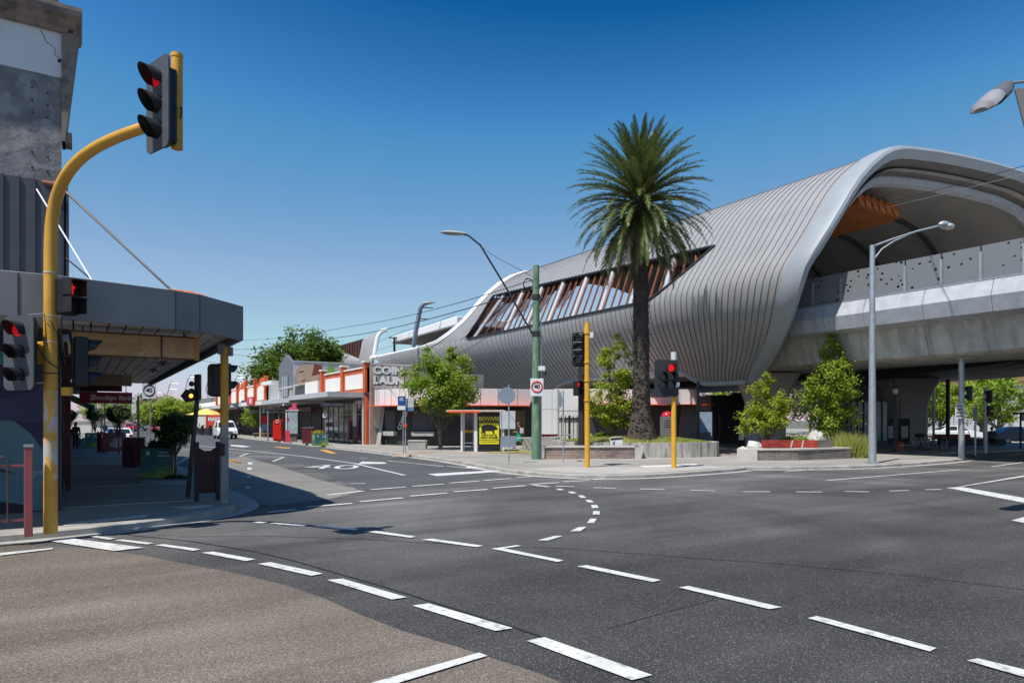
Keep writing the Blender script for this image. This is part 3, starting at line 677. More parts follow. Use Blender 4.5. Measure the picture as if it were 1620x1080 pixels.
# ---------- the big mast arm signal
def mast():
    b = D(80, 11.28); t = thing('mast_arm_signal', 'tall yellow mast arm signal with peeling paint curving over the road beside the mural corner', 'traffic signal', (*b, K))
    o = Vector((*b, K)); Lc = lambda p: tuple(Vector(p)-o)
    pts = [(0, 0, 0), (0, 0, 2.2), (0, 0, 4)]+[Lc(P(*q)) for q in ((80, 375, 11.28), (83, 340, 11.27), (90, 308, 11.22), (104, 277, 11.1), (126, 251, 10.92), (155, 231, 10.66), (190, 215, 10.36), (222, 204, 10.08), (262, 190, 9.9))]
    for _ in range(2):
        q = pts[:3]
        for a, c in zip(pts[2:], pts[3:]): q += [tuple(lerp(u, v, .25) for u, v in zip(a, c)), tuple(lerp(u, v, .75) for u, v in zip(a, c))]
        pts = q+[pts[-1]]
    pts[1:3] = [(0, 0, .9), (0, 0, 1.45), (0, 0, 1.95), (0, 0, 2.35), (0, 0, 3), (0, 0, 4)]
    pm = MB(); pm.tube(pts, [.101]*6+[lerp(.1, .076, k/(len(pts)-7)) for k in range(len(pts)-6)], 16)
    for i, f in enumerate(pm.f):
        z = sum(pm.v[k][2] for k in f)/len(f); pm.m[i] = 1 if .9 < z < 2.4 else 0
    pm.build('pole', [mPoleU, mPoleA], t, smooth=True)
    for py in (432, 500, 541): MB().cyl((0, 0, Zh(py, 11.28)-K-.012), (0, 0, Zh(py, 11.28)-K+.012), .104, n=16).build('strap', mPoleA, t, smooth=True)
    MB().cyl(Lc(P(280, 236, 9.9)), Lc(P(280, 90, 9.9)), .078, n=12).build('arm_stub', mYellow, t, smooth=True)
    MB().cyl(Lc(P(280, 92, 9.9)), Lc(P(280, 86, 9.9)), .085, n=12).build('stub_cap', mYellow, t, smooth=True)
    MB().ring(Lc(P(286, 178, 9.85)), .07, .011, 14, 'x').build('cable_loop', mBlack, t)
    f1 = face_to(-.93, -.36); sp = [(0, .37), (0, 0), (0, -.37)]
    lantern(t, Lc(P(250, 166, 9.75)), f1, sp, (.64, 1.3, 0, 1), (0,), .125, .27)
    lantern(t, Lc(P(30, 558, 10.95)), face_to(-.7, -.714), sp, (.58, 1.2, 0, 1), (0,), .12, .25)
    lantern(t, Lc(P(137, 573, 11.75)), face_to(.97, .22), [(0, .28), (0, 0), (0, -.28)], None, (), .11, .24)
    walker(t, Lc(P(112, 470, 11.35)), face_to(.62, -.78), True, 1.0)
    m = MB()
    for py in (495, 604): m.cyl(Lc(P(44, py+3, 10.98)), Lc(P(82, py, 11.28)), .012, n=6)
    m.build('bracket', mGalv, t)
    MB().box(Lc(P(68, 558, 11.35)), (.16, .12, .36), FACE).build('terminal_box', mYellow, t, bevel=.015)
    MB().box(Lc(P(106, 619, 11.3)), (.14, .1, .14), FACE).build('push_button_box', mYellow, t, bevel=.01)
    MB().box(Lc(P(104, 535, 11.4)), (.07, .06, .12), FACE).build('cable_box', mGrey, t)
    m = MB()
    m.tube([Lc(P(*q)) for q in ((55, 538, 11.0), (66, 560, 11.1), (80, 575, 11.12), (94, 583, 11.15), (94, 590, 11.2), (72, 590, 11.1), (56, 584, 11.0))], .011, 6)
    m.tube([Lc(P(*q)) for q in ((70, 504, 11.15), (80, 507, 11.14), (86, 520, 11.14), (93, 528, 11.2), (108, 527, 11.4))], .008, 6)
    m.tube([Lc(P(*q)) for q in ((97, 500, 11.2), (97, 525, 11.2), (98, 560, 11.3))], .014, 6)
    rng = random.Random(4)
    for k in range(7):
        x = 97+k*2.4
        m.tube([Lc(P(x, 524, 11.5)), Lc(P(x-3+rng.random()*8, 548, 11.45)), Lc(P(x+rng.random()*6, 575, 11.5)), Lc(P(x+5-rng.random()*8, 598, 11.55))], .014, 5)
    m.build('cable', mBlack, t, smooth=True)
mast()
def simple_signal(label, px, py, Yc, top, r, mat, parts, group=None, cap=None, lean=None, name='traffic_signal'):
    b = D(px, Yc); t = thing(name, label, 'traffic signal', (*b, K), 0, group)
    h = Zh(top, Yc)-K
    dx = lean or (0, 0)
    pm = MB(); pm.tube([(0, 0, 0), (dx[0]*.42, dx[1]*.42, h*.42), (dx[0]*.5, dx[1]*.5, h*.5), (dx[0], dx[1], h)], [r, r, r, r*.97], 12)
    if isinstance(mat, list):
        for i, f in enumerate(pm.f):
            z = sum(pm.v[k][2] for k in f)/len(f); pm.m[i] = 0 if z > h*.5 else 1 if z < h*.42 else 2
    pm.build('pole', mat, t, smooth=True)
    L = lambda qx, qy, qY: tuple(Vector(P(qx, qy, qY))-Vector((*b, K)))
    parts(t, L, h); return t
def pB(t, L, h):
    lantern(t, L(347, 598, 15.55), face_to(.25, .97), [(0, .19), (0, -.05), (0, -.29)], (.5, .75, -.05), (), .09, .2)
    lantern(t, L(361, 596, 15.6), face_to(.9, .44), [(0, .17), (0, -.2)], None, (), .1, .22)
    MB().box(L(350.5, 552, 15.35), (.14, .12, .24), FACE).build('terminal_box', mGrey, t, bevel=.01)
    MB().box(L(364, 556, 15.45), (.11, .1, .2), FACE).build('detector_box', mGrey, t, bevel=.01)
    MB().box(L(351.5, 711, 15.25), (.1, .09, .28), FACE).build('push_button_box', mBlack, t, bevel=.02)
simple_signal('half yellow, half grey signal pole under the canopy corner with lantern seen from behind', 355, 795, 15.4, 548, .09, [mPoleU, M('bare_grey_pole', (.26, .26, .26), .6, var=.2, scale=6), mPoleG], pB)
def pC(t, L, h):
    o = lantern(t, L(915, 552, 27.0), face_to(-.75, -.66), [(0, .42), (0, 0), (0, -.42)], None, (), .15, .3)
    MB().prism(rrect(.6, 1.36, .08), .2, .22, 'xz').build('backboard', mBlack, o)
    for z in (.5, .25, -.05, -.3): MB().box((0, -.2, z), (.34, .02, .03)).build('louvre', mGrey, o)
    MB().box(L(935, 530, 26.9), (.16, .14, .22), FACE).build('terminal_box', mSign, t, bevel=.01)
    MB().cyl((0, 0, h-.4), (0, 0, h+.05), .13, .1).build('pole_cap', mYellow, t, smooth=True)
    for py in (573, 602, 633): MB().cyl((0, 0, Zh(py, 26.9)-K-.03), (0, 0, Zh(py, 26.9)-K+.03), .135).build('strap', mYellow, t)
simple_signal('slender yellow signal pole with dark louvred lantern, standing left of the palm', 929, 739, 26.9, 512, .105, mYellow, pC)
def pD(t, L, h):
    o = lantern(t, L(1056, 598, 26.45), FACE+.05, [(.13, .4), (-.2, .08), (.13, .08), (-.2, -.25), (.13, -.25)], (.95, 1.42, 0), (0,), .15, .3)
    MB().box((.38, -.03, -.26), (.14, .02, .18)).build('label_plate', mSign, o)
    MB().cyl((0, 0, h-.9), (0, 0, h), .115).build('white_cap', mOffw, t, smooth=True)
simple_signal('yellow signal post with white cap and five-light board in front of the lawn', 1066, 740, 26.6, 557, .1, mYellow, pD)
def pE(t, L, h):
    walker(t, L(915, 614, 33.6), face_to(-.05, -1), True, 1.25)
    MB().box(L(926, 585, 33.6), (.3, .25, .5)).build('top_box', mDark, t, bevel=.02)
simple_signal('dark brown post carrying a glowing red pedestrian lantern behind the slender yellow pole', 921, 719, 34, 578, .2, M('rusty_dark_post', (.03, .022, .02), .7), pE)
def pF(t, L, h):
    lantern(t, L(1531, 622, 33.8), face_to(-.3, .95), [(0, .2), (0, -.2)], (.56, .72, 0), (), .12, .2)
    o = MB().box((0, 0, 0), (.44, .02, .72)).build('sign_plate', mSign, t, L(1518.5, 650, 33.2), FACE, bevel=.01)
    for i, w in enumerate(('STOP', 'HERE', 'ON RED', 'SIGNAL')): text(w, .135, mInk, o, (0, -.014, .235-.16*i), sx=.8, bold=.025)
simple_signal('grey signal post with a white STOP HERE ON RED SIGNAL plate under the viaduct', 1521, 723, 33.4, 560, .13, mGalv, pF)
def pG(t, L, h):
    lantern(t, L(1564, 627, 38.3), face_to(-.2, .98), [(0, .2), (0, -.2)], (.6, .7, 0), (), .12, .25)
    walker(t, L(1564, 650, 38.4), face_to(.95, -.3), False, 1.)
simple_signal('thin grey signal post with two black lanterns, farthest right under the viaduct', 1559, 716, 38.4, 612, .1, mGalv, pG)
def lean():
    Yc = dep(786); b = D(297, Yc); t = thing('leaning_signal', 'dark leaning post with slim signal head and arrow plate glowing orange', 'traffic signal', (*b, K))
    L = lambda qx, qy, qY=Yc: tuple(Vector(P(qx, qy, qY))-Vector((*b, K)))
    MB().tube([(0, 0, 0), L(312, 632)], .055, 10).build('pole', mDark, t, smooth=True)
    MB().box(L(313, 612), (.14, .12, .62), FACE, ).build('signal_head', mBlack, t, bevel=.02)
    for py in (607, 618):
        MB().cyl(L(303, py, Yc-.12), L(303, py, Yc+.12), .065, n=12).build('visor', mVis, t)
    m = MB(); c = Vector(L(299, 626, Yc-.1)); m.prism([(-.2, 0), (-.07, .16), (.16, .1), (.16, -.1), (-.07, -.16)], -.02, .02, 'xz')
    a = m.build('arrow_plate', mBlack, t, c, FACE)
    MB().poly(disc((.06, 0), .05, -.024)).build('lamp', M('amber_lamp', (.8, .3, .05), .4, emit=(1, .35, .05), estr=2.5), a)
    MB().cyl(L(303, 626), L(310, 624), .02, n=6).build('bracket', mDark, t)
lean()
# ---------- street lights
def light_silver():
    Yc = dep(733); b = D(1380, Yc); t = thing('street_light', 'tall silver street light with a double curved arm in front of the viaduct', 'street light', (*b, K))
    L = lambda qx, qy, qY=Yc: tuple(Vector(P(qx, qy, qY))-Vector((*b, K)))
    h = Zh(388, Yc)-K
    MB().tube([(0, 0, 0), (0, 0, h*.5), (0, 0, h)], [.16, .13, .1], 12).build('pole', mGalv, t, smooth=True)
    MB().box((0, 0, .03), (.45, .45, .06), FACE).build('base_plate', mGalv, t)
    MB().tube([L(*q) for q in ((1380, 390), (1410, 379), (1450, 366), (1487, 357))], .045, 8).build('arm', mGalv, t, smooth=True)
    MB().tube([L(*q) for q in ((1381, 412), (1395, 394), (1415, 381), (1440, 370))], .035, 8).build('brace', mGalv, t, smooth=True)
    hd = MB(); hd.ball(L(1494, 356), .3, 12, 8, (1.25, .7, .55)); hd.build('lamp_head', mGalv, t, smooth=True)
    g = MB(); g.ball(tuple(Vector(L(1501, 356))+Vector((0, 0, -.06))), .26, 12, 8, (1.1, .75, .55)); g.build('lens', M('lamp_lens', (.6, .6, .58), .1), t, smooth=True)
light_silver()
def light_near():
    b = D(1760, 13.2); t = thing('street_light', 'close street lamp head jutting in at the top right against the sky', 'street light', (*b, K))
    L = lambda qx, qy, qY=13.2: tuple(Vector(P(qx, qy, qY))-Vector((*b, K)))
    MB().tube([(0, 0, 0), (0, 0, 8.6)], [.12, .08], 12).build('pole', mGalv, t, smooth=True)
    MB().tube([L(1760, 120, 13.2), L(1680, 124, 13.1), L(1625, 129, 13), L(1594, 132, 12.9)], .028, 8).build('arm', mGalv, t, smooth=True)
    def shell(c0, c1, w0, w1, w2, drop, name, mat, z0=0., h=.13):
        a = Vector(L(*c0)); e = Vector(L(*c1)); ax = (e-a); sd = Vector((CS, -SN, 0)); sd = ax.cross(Vector((0, 0, 1))).normalized(); up = sd.cross(ax).normalized()
        if up.z < 0: up = -up
        rows = []
        for i in range(9):
            s = i/8; w = (lerp(w0, w1, min(1, s*2)) if s < .5 else lerp(w1, w2, s*2-1)); w *= (1 if 0 < i < 8 else .55)
            rows.append([tuple(a+ax*s+sd*w*math.cos(k*2*PI/12)+up*(h*max(0, math.sin(k*2*PI/12)) + drop*min(0, math.sin(k*2*PI/12)))*(1 if 0 < i < 8 else .4)) for k in range(12)])
        m = MB(); m.grid(rows, True); m.poly(rows[0]); m.poly(rows[-1]); return m.build(name, mat, t, smooth=True)
    shell((1596, 134, 12.9), (1568, 160, 12.4), .1, .2, .2, .14, 'lamp_head', M('lamp_cast_grey', (.1, .105, .12), .5), h=.11)
    shell((1575, 152, 12.5), (1551, 176, 12.15), .19, .23, .2, .05, 'lens', M('frosted_lens', (.3, .29, .3), .15), h=.15)
    MB().prism([(p[0], p[1]) for p in ((0, 0), (0, 1.9), (1.6, 2.2), (1.6, -1.2))], -.02, .02, 'xz').build('sign_back', M('sign_back_brown', (.2, .19, .19), .6), t, L(1608, 140, 12.8), FACE) if 0 else None
light_near()
def corner_sign():
    b = D(1660, 11.8); t = thing('road_sign', 'grey back of a large road sign beside the close lamp head', 'sign', (*b, K))
    L = lambda qx, qy, qY=11.8: tuple(Vector(P(qx, qy, qY))-Vector((*b, K)))
    MB().cyl((0, .06, 0), (0, .06, Zh(130, 11.8)), .05).build('pole', mGalv, t, smooth=True)
    m = MB(); pts = [L(1606, 141), L(1720, 128), L(1720, 240), L(1632, 240)]; n = Vector((SN, CS, 0))*.03
    m.add(pts+[tuple(Vector(p)+n) for p in pts], [(0, 1, 2, 3), (7, 6, 5, 4), (0, 4, 5, 1), (1, 5, 6, 2), (2, 6, 7, 3), (3, 7, 4, 0)])
    m.build('sign_plate', M('sign_back_brown', (.2, .185, .18), .6), t)
corner_sign()
def green_pole():
    Yc = dep(726); b = D(848, Yc); t = thing('timber_power_pole', 'green painted power pole with long raked lamp arm and a 40 speed sign', 'power pole', (*b, K))
    L = lambda qx, qy, qY=Yc: tuple(Vector(P(qx, qy, qY))-Vector((*b, K)))
    h = Zh(420, Yc)-K
    mG = mixmat('green_pole_paint', (.115, .215, .14), (.24, .31, .22), 3, .48, .66, .8, (2, 2, .4))
    MB().tube([(0, 0, 0), (0, 0, h*.4), (0, 0, h)], [.23, .19, .15], 14).build('pole', mG, t, smooth=True)
    MB().tube([L(*q) for q in ((847, 536), (800, 454), (760, 388), (741, 372.5), (734, 371))], .045, 8).build('lamp_arm', mDark, t, smooth=True)
    MB().tube([L(765, 393), L(785, 407), L(848, 440)], .012, 5).build('stay_wire', mDark, t)
    hd = MB(); a = Vector(L(738, 370)); e = Vector(L(697, 367.5)); rows = []
    for i in range(8):
        s = i/7; w = [.09, .13, .17, .19, .2, .19, .15, .06][i]; c = a.lerp(e, s)
        rows.append([tuple(c+Vector((SN, CS, 0))*w*math.cos(k*PI/5)+Vector((0, 0, 1))*(.11*(w/.2)*math.sin(k*PI/5))) for k in range(10)])
    hd.grid(rows, True); hd.poly(rows[0]); hd.poly(rows[-1]); hd.build('lamp_head', M('lamp_grey', (.33, .34, .33), .5), t, smooth=True)
    for py in (528, 470): MB().cyl((0, 0, Zh(py, Yc)-K-.12), (0, 0, Zh(py, Yc)-K+.12), .195, n=14).build('strap', mDark, t, smooth=True)
    MB().cyl((.22, -.1, 0), (.22, -.1, h*.72), .035, n=8).build('conduit', mGalv, t)
    MB().box(L(857, 583, Yc-.3), (.32, .2, .22), FACE).build('meter_box', mSign, t, bevel=.02)
    MB().ball(L(862, 590, Yc-.35), .1, 8, 6).build('camera_dome', mDark, t)
    o = MB().box((0, 0, 0), (.62, .02, .83)).build('speed_sign', mSign, t, L(849.5, 612.5, Yc-.33), FACE, bevel=.012)
    MB().ring((0, -.016, .03), .245, .032, 28).build('red_ring', mRed, o)
    text('40', .27, mInk, o, (0, -.018, .03), bold=.03)
    MB().prism([(-.1, 0), (.22, .35), (.22, -.35)], -.02, .02, 'xz').build('flag_plate', mDark, t, L(840, 640, Yc+.15), FACE+.9)
    MB().ring(L(836, 450, Yc), .28, .03, 14).build('cable_coil', mBlack, t)
green_pole()
# ---------- plain signs on posts
def post_sign(label, px, py, top, build, r=.03, Yc=None, mat=None, name='sign_post', cat='sign', group=None):
    Yc = Yc or dep(py); b = D(px, Yc); t = thing(name, label, cat, (*b, K), 0, group)
    L = lambda qx, qy, qY=Yc: tuple(Vector(P(qx, qy, qY))-Vector((*b, K)))
    MB().cyl((0, 0, 0), (0, 0, Zh(top, Yc)-K), r, n=10).build('post', mat or mGalv, t, smooth=True)
    build(t, L, Yc); return t
def plate(t, loc, w, h, mat, rz=FACE, r=.03, name='sign_plate'):
    return MB().prism(rrect(w, h, r, 3), -.008, .008, 'xz').build(name, mat, t, loc, rz)
def s40(t, L, Yc):
    o = plate(t, L(236, 617.5, Yc-.06), .74, .88, M('sign_grey_white', (.6, .62, .65), .5), FACE+.05)
    MB().ring((0, -.012, .01), .29, .026, 28).build('ring', M('ring_faded', (.03, .025, .03), .5), o)
    text('40', .33, mInk, o, (0, -.014, .01), bold=.02)
post_sign('faded 40 speed sign on a thin grey post behind the green planter', 238, 718.6, 606, s40, .035, 37)
def sround(t, L, Yc):
    MB().cyl((0, -.02, 0), (0, .0, 0), .36, n=24).build('disc_back', mSignBack, t, L(802, 625.5, Yc-.05), FACE)
post_sign('round grey back of a traffic sign on a post at the kerb nose', 805, 733, 608, sround)
def sside(t, L, Yc):
    MB().cyl((0, -.02, 0), (0, .0, 0), .36, n=24).build('disc_back', mSignBack, t, L(886.5, 632, Yc-.05), face_to(-.909, .395))
post_sign('thin grey post with a round sign turned nearly edge-on before the low brick wall', 891, 731, 618, sside)
def sblank(t, L, Yc):
    plate(t, L(803, 664, Yc), .86, 1.0, M('panel_grey_white', (.5, .52, .55), .5), name='upper_panel'); plate(t, L(804, 698, Yc), .86, .62, mSignBack, name='lower_panel')
post_sign('pair of blank white sign panels on a post behind the round sign', 793.5, 717, 650, sblank)
def sbus(t, L, Yc):
    o = plate(t, L(635, 634, Yc-.05), .4, .52, M('bus_sign_blue', (.02, .08, .3), .4)); plate(t, L(635, 645, Yc-.05), .44, .22, mSign)
    m = MB(); m.box((0, -.012, .14), (.2, .006, .05)); m.box((0, -.012, .04), (.26, .006, .03)); m.build('fine_print', mSign, o)
    plate(t, L(648, 637, Yc+.1), .46, .5, M('pale_timetable', (.5, .5, .52), .5)); plate(t, L(648, 647, Yc+.1), .46, .2, M('blue_strip', (.1, .2, .35), .5))
    MB().box(L(641.5, 673, Yc-.05), (.14, .12, .2), FACE).build('orange_band', mOrange, t)
    MB().cyl(L(641.5, 717), L(641.5, 622), .035, n=8).build('second_post', mGalv, t)
post_sign('blue and white bus stop sign on twin posts at the street kerb', 638, 717, 626, sbus)
def spark(t, L, Yc):
    o = plate(t, L(211.5, 642, Yc-.05), .3, 1.0, M('parking_sign', (.55, .57, .58), .5)); 
    text('2P', .2, M('sign_green', (.04, .25, .1), .5), o, (0, -.012, .2)); text('P', .17, mRed, o, (0, -.012, -.15))
post_sign('narrow parking restriction sign on a leaning thin post by the maroon bin', 211, 712, 628, spark, .04, 48)
post_sign('bare dark post standing behind the maroon bin on the shaded footpath', 218.5, 722, 627, lambda t, L, Y: MB().cyl((0, 0, Zh(627, Y)-K-.02), (0, 0, Zh(627, Y)-K+.02), .07).build('post_cap', mDark, t), .07, 44, mDark, 'bare_post', 'post')
post_sign('thin grey post with small blank plate beside the bright green street trees', 181, 716, 632, lambda t, L, Y: plate(t, L(181, 640, Y-.05), .24, .38, mSignBack), .035, 42)
post_sign('small white plate on a post before the red street hoarding', 166, 712, 632, lambda t, L, Y: plate(t, L(166.5, 677, Y-.05), .26, .34, mSign), .04, 39)
def smid(t, L, Yc):
    plate(t, L(515, 654, Yc-.05), .34, .38, mSignBack, FACE+1.0); plate(t, L(513.5, 657, Yc-.05), .26, .3, mSign)
post_sign('thin grey parking post by the green and yellow kerb planter', 515, 705.5, 648, smid)
post_sign('slim grey post near the bicycle racks under the viaduct', 1543, 720, 640, lambda t, L, Y: plate(t, L(1543, 655, Y-.05), .3, .7, mSignBack, FACE+.3), .045)
post_sign('tall dark lamp column with flat cross-head beside the right-hand kiosk', 1104.5, 706, 602, lambda t, L, Y: MB().box((0, 0, Zh(602, Y)-K), (.9, .2, .06), FACE).build('lamp_head', mGrey, t), .09, 40, mDark, 'lamp_column', 'street light')
post_sign('pale slim column standing beyond the parked bicycles', 1477, 706, 600, lambda t, L, Y: MB().box((0, 0, .1), (.3, .3, .2)).build('base', mConc, t), .1, 56, mConcL, 'column', 'post')
post_sign('black steel column between the bicycles and the stop sign post', 1499.5, 710, 600, lambda t, L, Y: MB().box((0, 0, .03), (.4, .4, .06)).build('base_plate', mDark, t), .13, 48, mBlack, 'column', 'post')
post_sign('dark post with white camera box in front of the second pier', 1416.5, 714, 598, lambda t, L, Y: (MB().box(L(1416.5, 619, Y-.15), (.2, .2, .28), FACE).build('camera_box', mSign, t), MB().box(L(1407, 602, Y), (.75, .06, .05), FACE).build('cross_arm', mDark, t)), .11, 40, mDark, 'camera_post', 'post')
# ================= LEFT CORNER BUILDING AND FOOTPATH
mPlaster = mixmat('peeling_plaster', (.21, .205, .21), (.155, .155, .162), 2.2, .42, .62, .9, (1, 1, 1), 14, .5, c3=(.28, .275, .275), s3=2.6, mw=.08)
mCladD = M('dark_wall_cladding', (.075, .08, .095), .55, var=.08)
mStone = mixmat('weathered_stone', (.25, .205, .17), (.075, .065, .06), 2.2, .5, .68, .9)
mFascia = mixmat('fascia_sheet', (.17, .18, .2), (.2, .21, .22), .7, .45, .7, .55)
def corner_building():
    X0, Y0 = -.36, 16.9
    t = thing('corner_building', 'tall weathered corner building with peeling plaster, dark cladding, mural and jutting metal canopy', 'building', (0, 0, 0))
    foot = [(X0, Y0), (-16, Y0), (-16, 40), (-1, 40)]
    MB().prism(foot, 0, 6.88).build('lower_wall', mCladD, t)
    MB().prism(foot, 6.88, 9.06).build('plaster_wall', mPlaster, t)
    MB().prism(foot, 9.06, 10.15).build('white_wall', M('grubby_white_paint', (.66, .67, .69), .7, var=.07, scale=.8), t)
    MB().prism([(X0-.05, Y0+.06), (-16, Y0+.06), (-16, 40), (-1.05, 40)], 10.15, 11.35).build('parapet', M('parapet_grey', (.12, .12, .13), .8), t)
    cr = MB()     # cracks in the white paint
    pts = [(-.72, 9.95), (-.66, 9.82), (-.62, 9.72), (-.5, 9.66), (-.47, 9.58), (-.48, 9.5), (-.42, 9.48), (-.37, 9.42)]
    cr.tube([(x, Y0-.002, z) for x, z in pts], .006, 4); cr.box((-.4, Y0, 9.4), (.06, .012, .07)); cr.build('crack', mBlack, t)
    co = MB()     # moulded cornice with a return at the corner
    pr = [(0, 9.98), (-.08, 9.98), (-.12, 10.06), (-.2, 10.1), (-.26, 10.2), (-.34, 10.24), (-.36, 10.34), (-.36, 10.42), (0, 10.46)]
    co.grid([[(x-(pY if x > -1 else 0), Y0+pY, z) for pY, z in pr] for x in (-16, X0)]+[[(X0-pY, 17.9, z) for pY, z in pr]])
    co.build('cornice', mStone, t, fix=False)
    MB().add([(X0, Y0+.02, 7.75), (X0, Y0-.06, 7.75), (X0+.06, Y0-.06, 7.75), (X0+.3, Y0-.06, 10.0), (X0, Y0-.06, 10.0), (X0+.06, Y0+.5, 7.75), (X0+.3, Y0+.5, 10.0), (X0, Y0+.5, 10), (X0, Y0+.5, 7.75)],
             [(1, 2, 3, 4), (2, 5, 6, 3), (1, 8, 5, 2), (4, 3, 6, 7), (8, 5, 6, 7)]).build('corner_bracket', mStone, t)
    MB().box((X0+.1, Y0+.2, 7.85), (.16, .46, .2)).build('bracket_foot', mStone, t)
    m = MB()
    for k in range(30): m.box((-.3-.26*k, Y0-.03, 5.65), (.03, .04, 2.5))
    m.box((-8, Y0-.012, 5.65), (15.4, .016, 2.46))
    m.build('sheet_cladding', mCladD, t)
    MB().box((X0+.06, 17.6, 5.3), (.1, 1.5, 3.1)).build('side_trim', M('trim_dark', (.04, .043, .052), .6), t)
    hl = MB()
    for z in (8.2, 8.45, 8.7, 7.1, 7.4): hl.box((-.86, Y0-.003, z+.03), (.03, .02, .03)); hl.box((-.6, Y0-.003, z-.02), (.03, .02, .03))
    hl.build('fixing_hole', mBlack, t)
    # mural wall: dark field, big pale-blue curve, violet shapes, all painted flat
    MB().box((-8.2, Y0-.01, 1.95), (15.6, .03, 3.6)).build('mural', M('mural_indigo', (.035, .03, .08), .7, var=.2, scale=1.2), t)
    y = Y0-.028
    def blob(pts, mat, dy): MB().prism(pts, y-dy, y-dy+.004, 'xz').build('mural_shape', mat, t)
    blob([(-4.5, .16), (-.42, .16), (-.42, .55), (-.5, .95), (-.66, 1.35), (-.88, 1.72), (-1.15, 1.98), (-1.5, 2.12), (-2.2, 2.2), (-4.5, 2.2)], M('mural_blue', (.1, .2, .24), .7), .004)
    blob([(-3, 2.1), (-1.2, 2.45), (-.8, 2.6), (-.5, 2.9), (-.42, 3.3), (-.42, 2.1), (-.75, 1.95)], M('mural_violet', (.05, .05, .12), .7), .009)
    blob([(-2.4, 1.1), (-1.35, 1.02), (-1.12, .93), (-1.35, .97), (-2.4, .9)], mBlack, .013)
    blob([(-2.4, .16), (-.9, .16), (-1.0, .3), (-1.25, .36), (-2.4, .5)], mBlack, .014)
    blob([(-4, 2.9), (-1.3, 3.1), (-1.0, 3.35), (-4, 3.4)], M('mural_teal', (.05, .25, .28), .7), .01)
    text('@Ki', .13, M('mural_signature', (.4, .45, .48), .7), t, (-.9, y-.02, .92), lean=.3, align='LEFT')
    # canopy
    front = [(-16, 13.95), (-.3, 13.95), (1.5, 14.36), (1.95, 14.55), (2.95, 15.6), (2.95, 40)]
    fi = [(p[0]-.06, p[1]+.06) for p in front]
    f = MB(); f.grid([[(*p, 3.72) for p in front], [(*p, 4.45) for p in front], [(*p, 4.47) for p in fi], [(p[0]-.3, p[1]+.3, 4.42) for p in front]])
    f.grid([[(*p, 3.72) for p in fi], [(*p, 4.4) for p in fi]]); f.grid([[(*p, 3.72) for p in front], [(*p, 3.72) for p in fi]])
    f.build('canopy_fascia', mFascia, t)
    for p in ((-.9, 13.946), (1.5, 14.355), (1.95, 14.55)): MB().box((p[0], p[1]-.002, 4.08), (.012, .012, .72)).build('fascia_joint', mBlack, t)
    MB().prism([(-16, 14.1), (-.3, 14.1), (1.4, 14.5), (1.8, 14.7), (2.8, 15.75), (2.8, 40), (-1, 40), (X0, Y0), (-16, Y0)], 4.2, 4.4).build('canopy_roof', mGrey, t)
    mS = M('soffit_sheet', (.6, .56, .52), .75, var=.2); m = MB()
    x = -7.5
    while x < 2.8:
        y0 = 14.08 if x < -.3 else 14.15+(x+.3)*.23 if x < 1.4 else 14.8+max(0, x-1.8)*1.1
        y1 = 40 if x > -.9 else Y0
        m.box((x, (y0+y1)/2, 3.9), (.27, y1-y0, .04)); x += .3
    m.build('canopy_soffit', mS, t)
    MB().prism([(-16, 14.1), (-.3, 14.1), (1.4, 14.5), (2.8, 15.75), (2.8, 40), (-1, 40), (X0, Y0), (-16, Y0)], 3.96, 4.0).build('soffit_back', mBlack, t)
    for yy in (22, 25, 28.6): MB().box((2.3, yy, 3.8), (.12, 1.3, .08)).build('batten_light', mSignBack, t)
    MB().add([(1.34, 14.3, 4.46), (2.1, 14.68, 4.46), (2.25, 14.98, 4.5), (1.75, 14.75, 4.54), (1.5, 14.5, 4.5)], [(0, 1, 2, 3, 4)]).build('rust_sheet', M('rusted_edge', (.5, .14, .03), .8, var=.4, scale=8), t)
    MB().tube([P(52, 286, 14), P(103, 295, 13.9)], .06, 8).build('rusty_beam', M('rust_beam', (.18, .07, .05), .8), t)
    def rod(a, b, r, mat): MB().tube([P(*a), P(*b)], r, 6).build('stay_rod', mat, t)
    rod((56, 296, 13.9), (145, 443, 12.3), .016, mSign); rod((100, 300, 13.85), (272, 460, 13.2), .022, mDark); rod((103, 300, 13.75), (268, 456, 13.1), .012, mDark); rod((104, 408, 14.1), (146, 443, 12.6), .014, mDark)
    # street side shopfront in the shade
    m = MB(); mm = MB()
    for k in range(6):
        yy = 19+k*3.6; mm.box((-.62+(-.027*(yy-16.9))+.3, yy, 1.6), (.06, 2.6, 2.2)); m.box((-.55+(-.027*(yy-16.9))+.3, yy+1.8, 1.9), (.12, .3, 3.4))
    m.build('pilaster', mMaroon, t); mm.build('shop_window', mGlassD, t)
corner_building()
def hanging(label, x0, x1, y, z0, z1, mat, words=None, wm=None, extra=None, th=.14, size=None, cat='sign', name='hanging_sign', zs=3.84):
    t = thing(name, label, cat, ((x0+x1)/2, y, (z0+z1)/2)); w = x1-x0; h = z1-z0
    MB().box((0, 0, 0), (w, th, h)).build('sign_box', mat, t)
    for s in (-.38, .38): MB().cyl((w*s, 0, h/2), (w*s, 0, zs-(z0+z1)/2), .018, n=6).build('hanger', mDark, t)
    if words: text(words, size or h*.62, wm, t, (0, -th/2-.004, 0), bold=.02)
    if extra: extra(t, w, h, th)
    return t
mFaded = mixmat('faded_board', (.52, .38, .23), (.4, .28, .17), 1.8, .45, .65, .8)
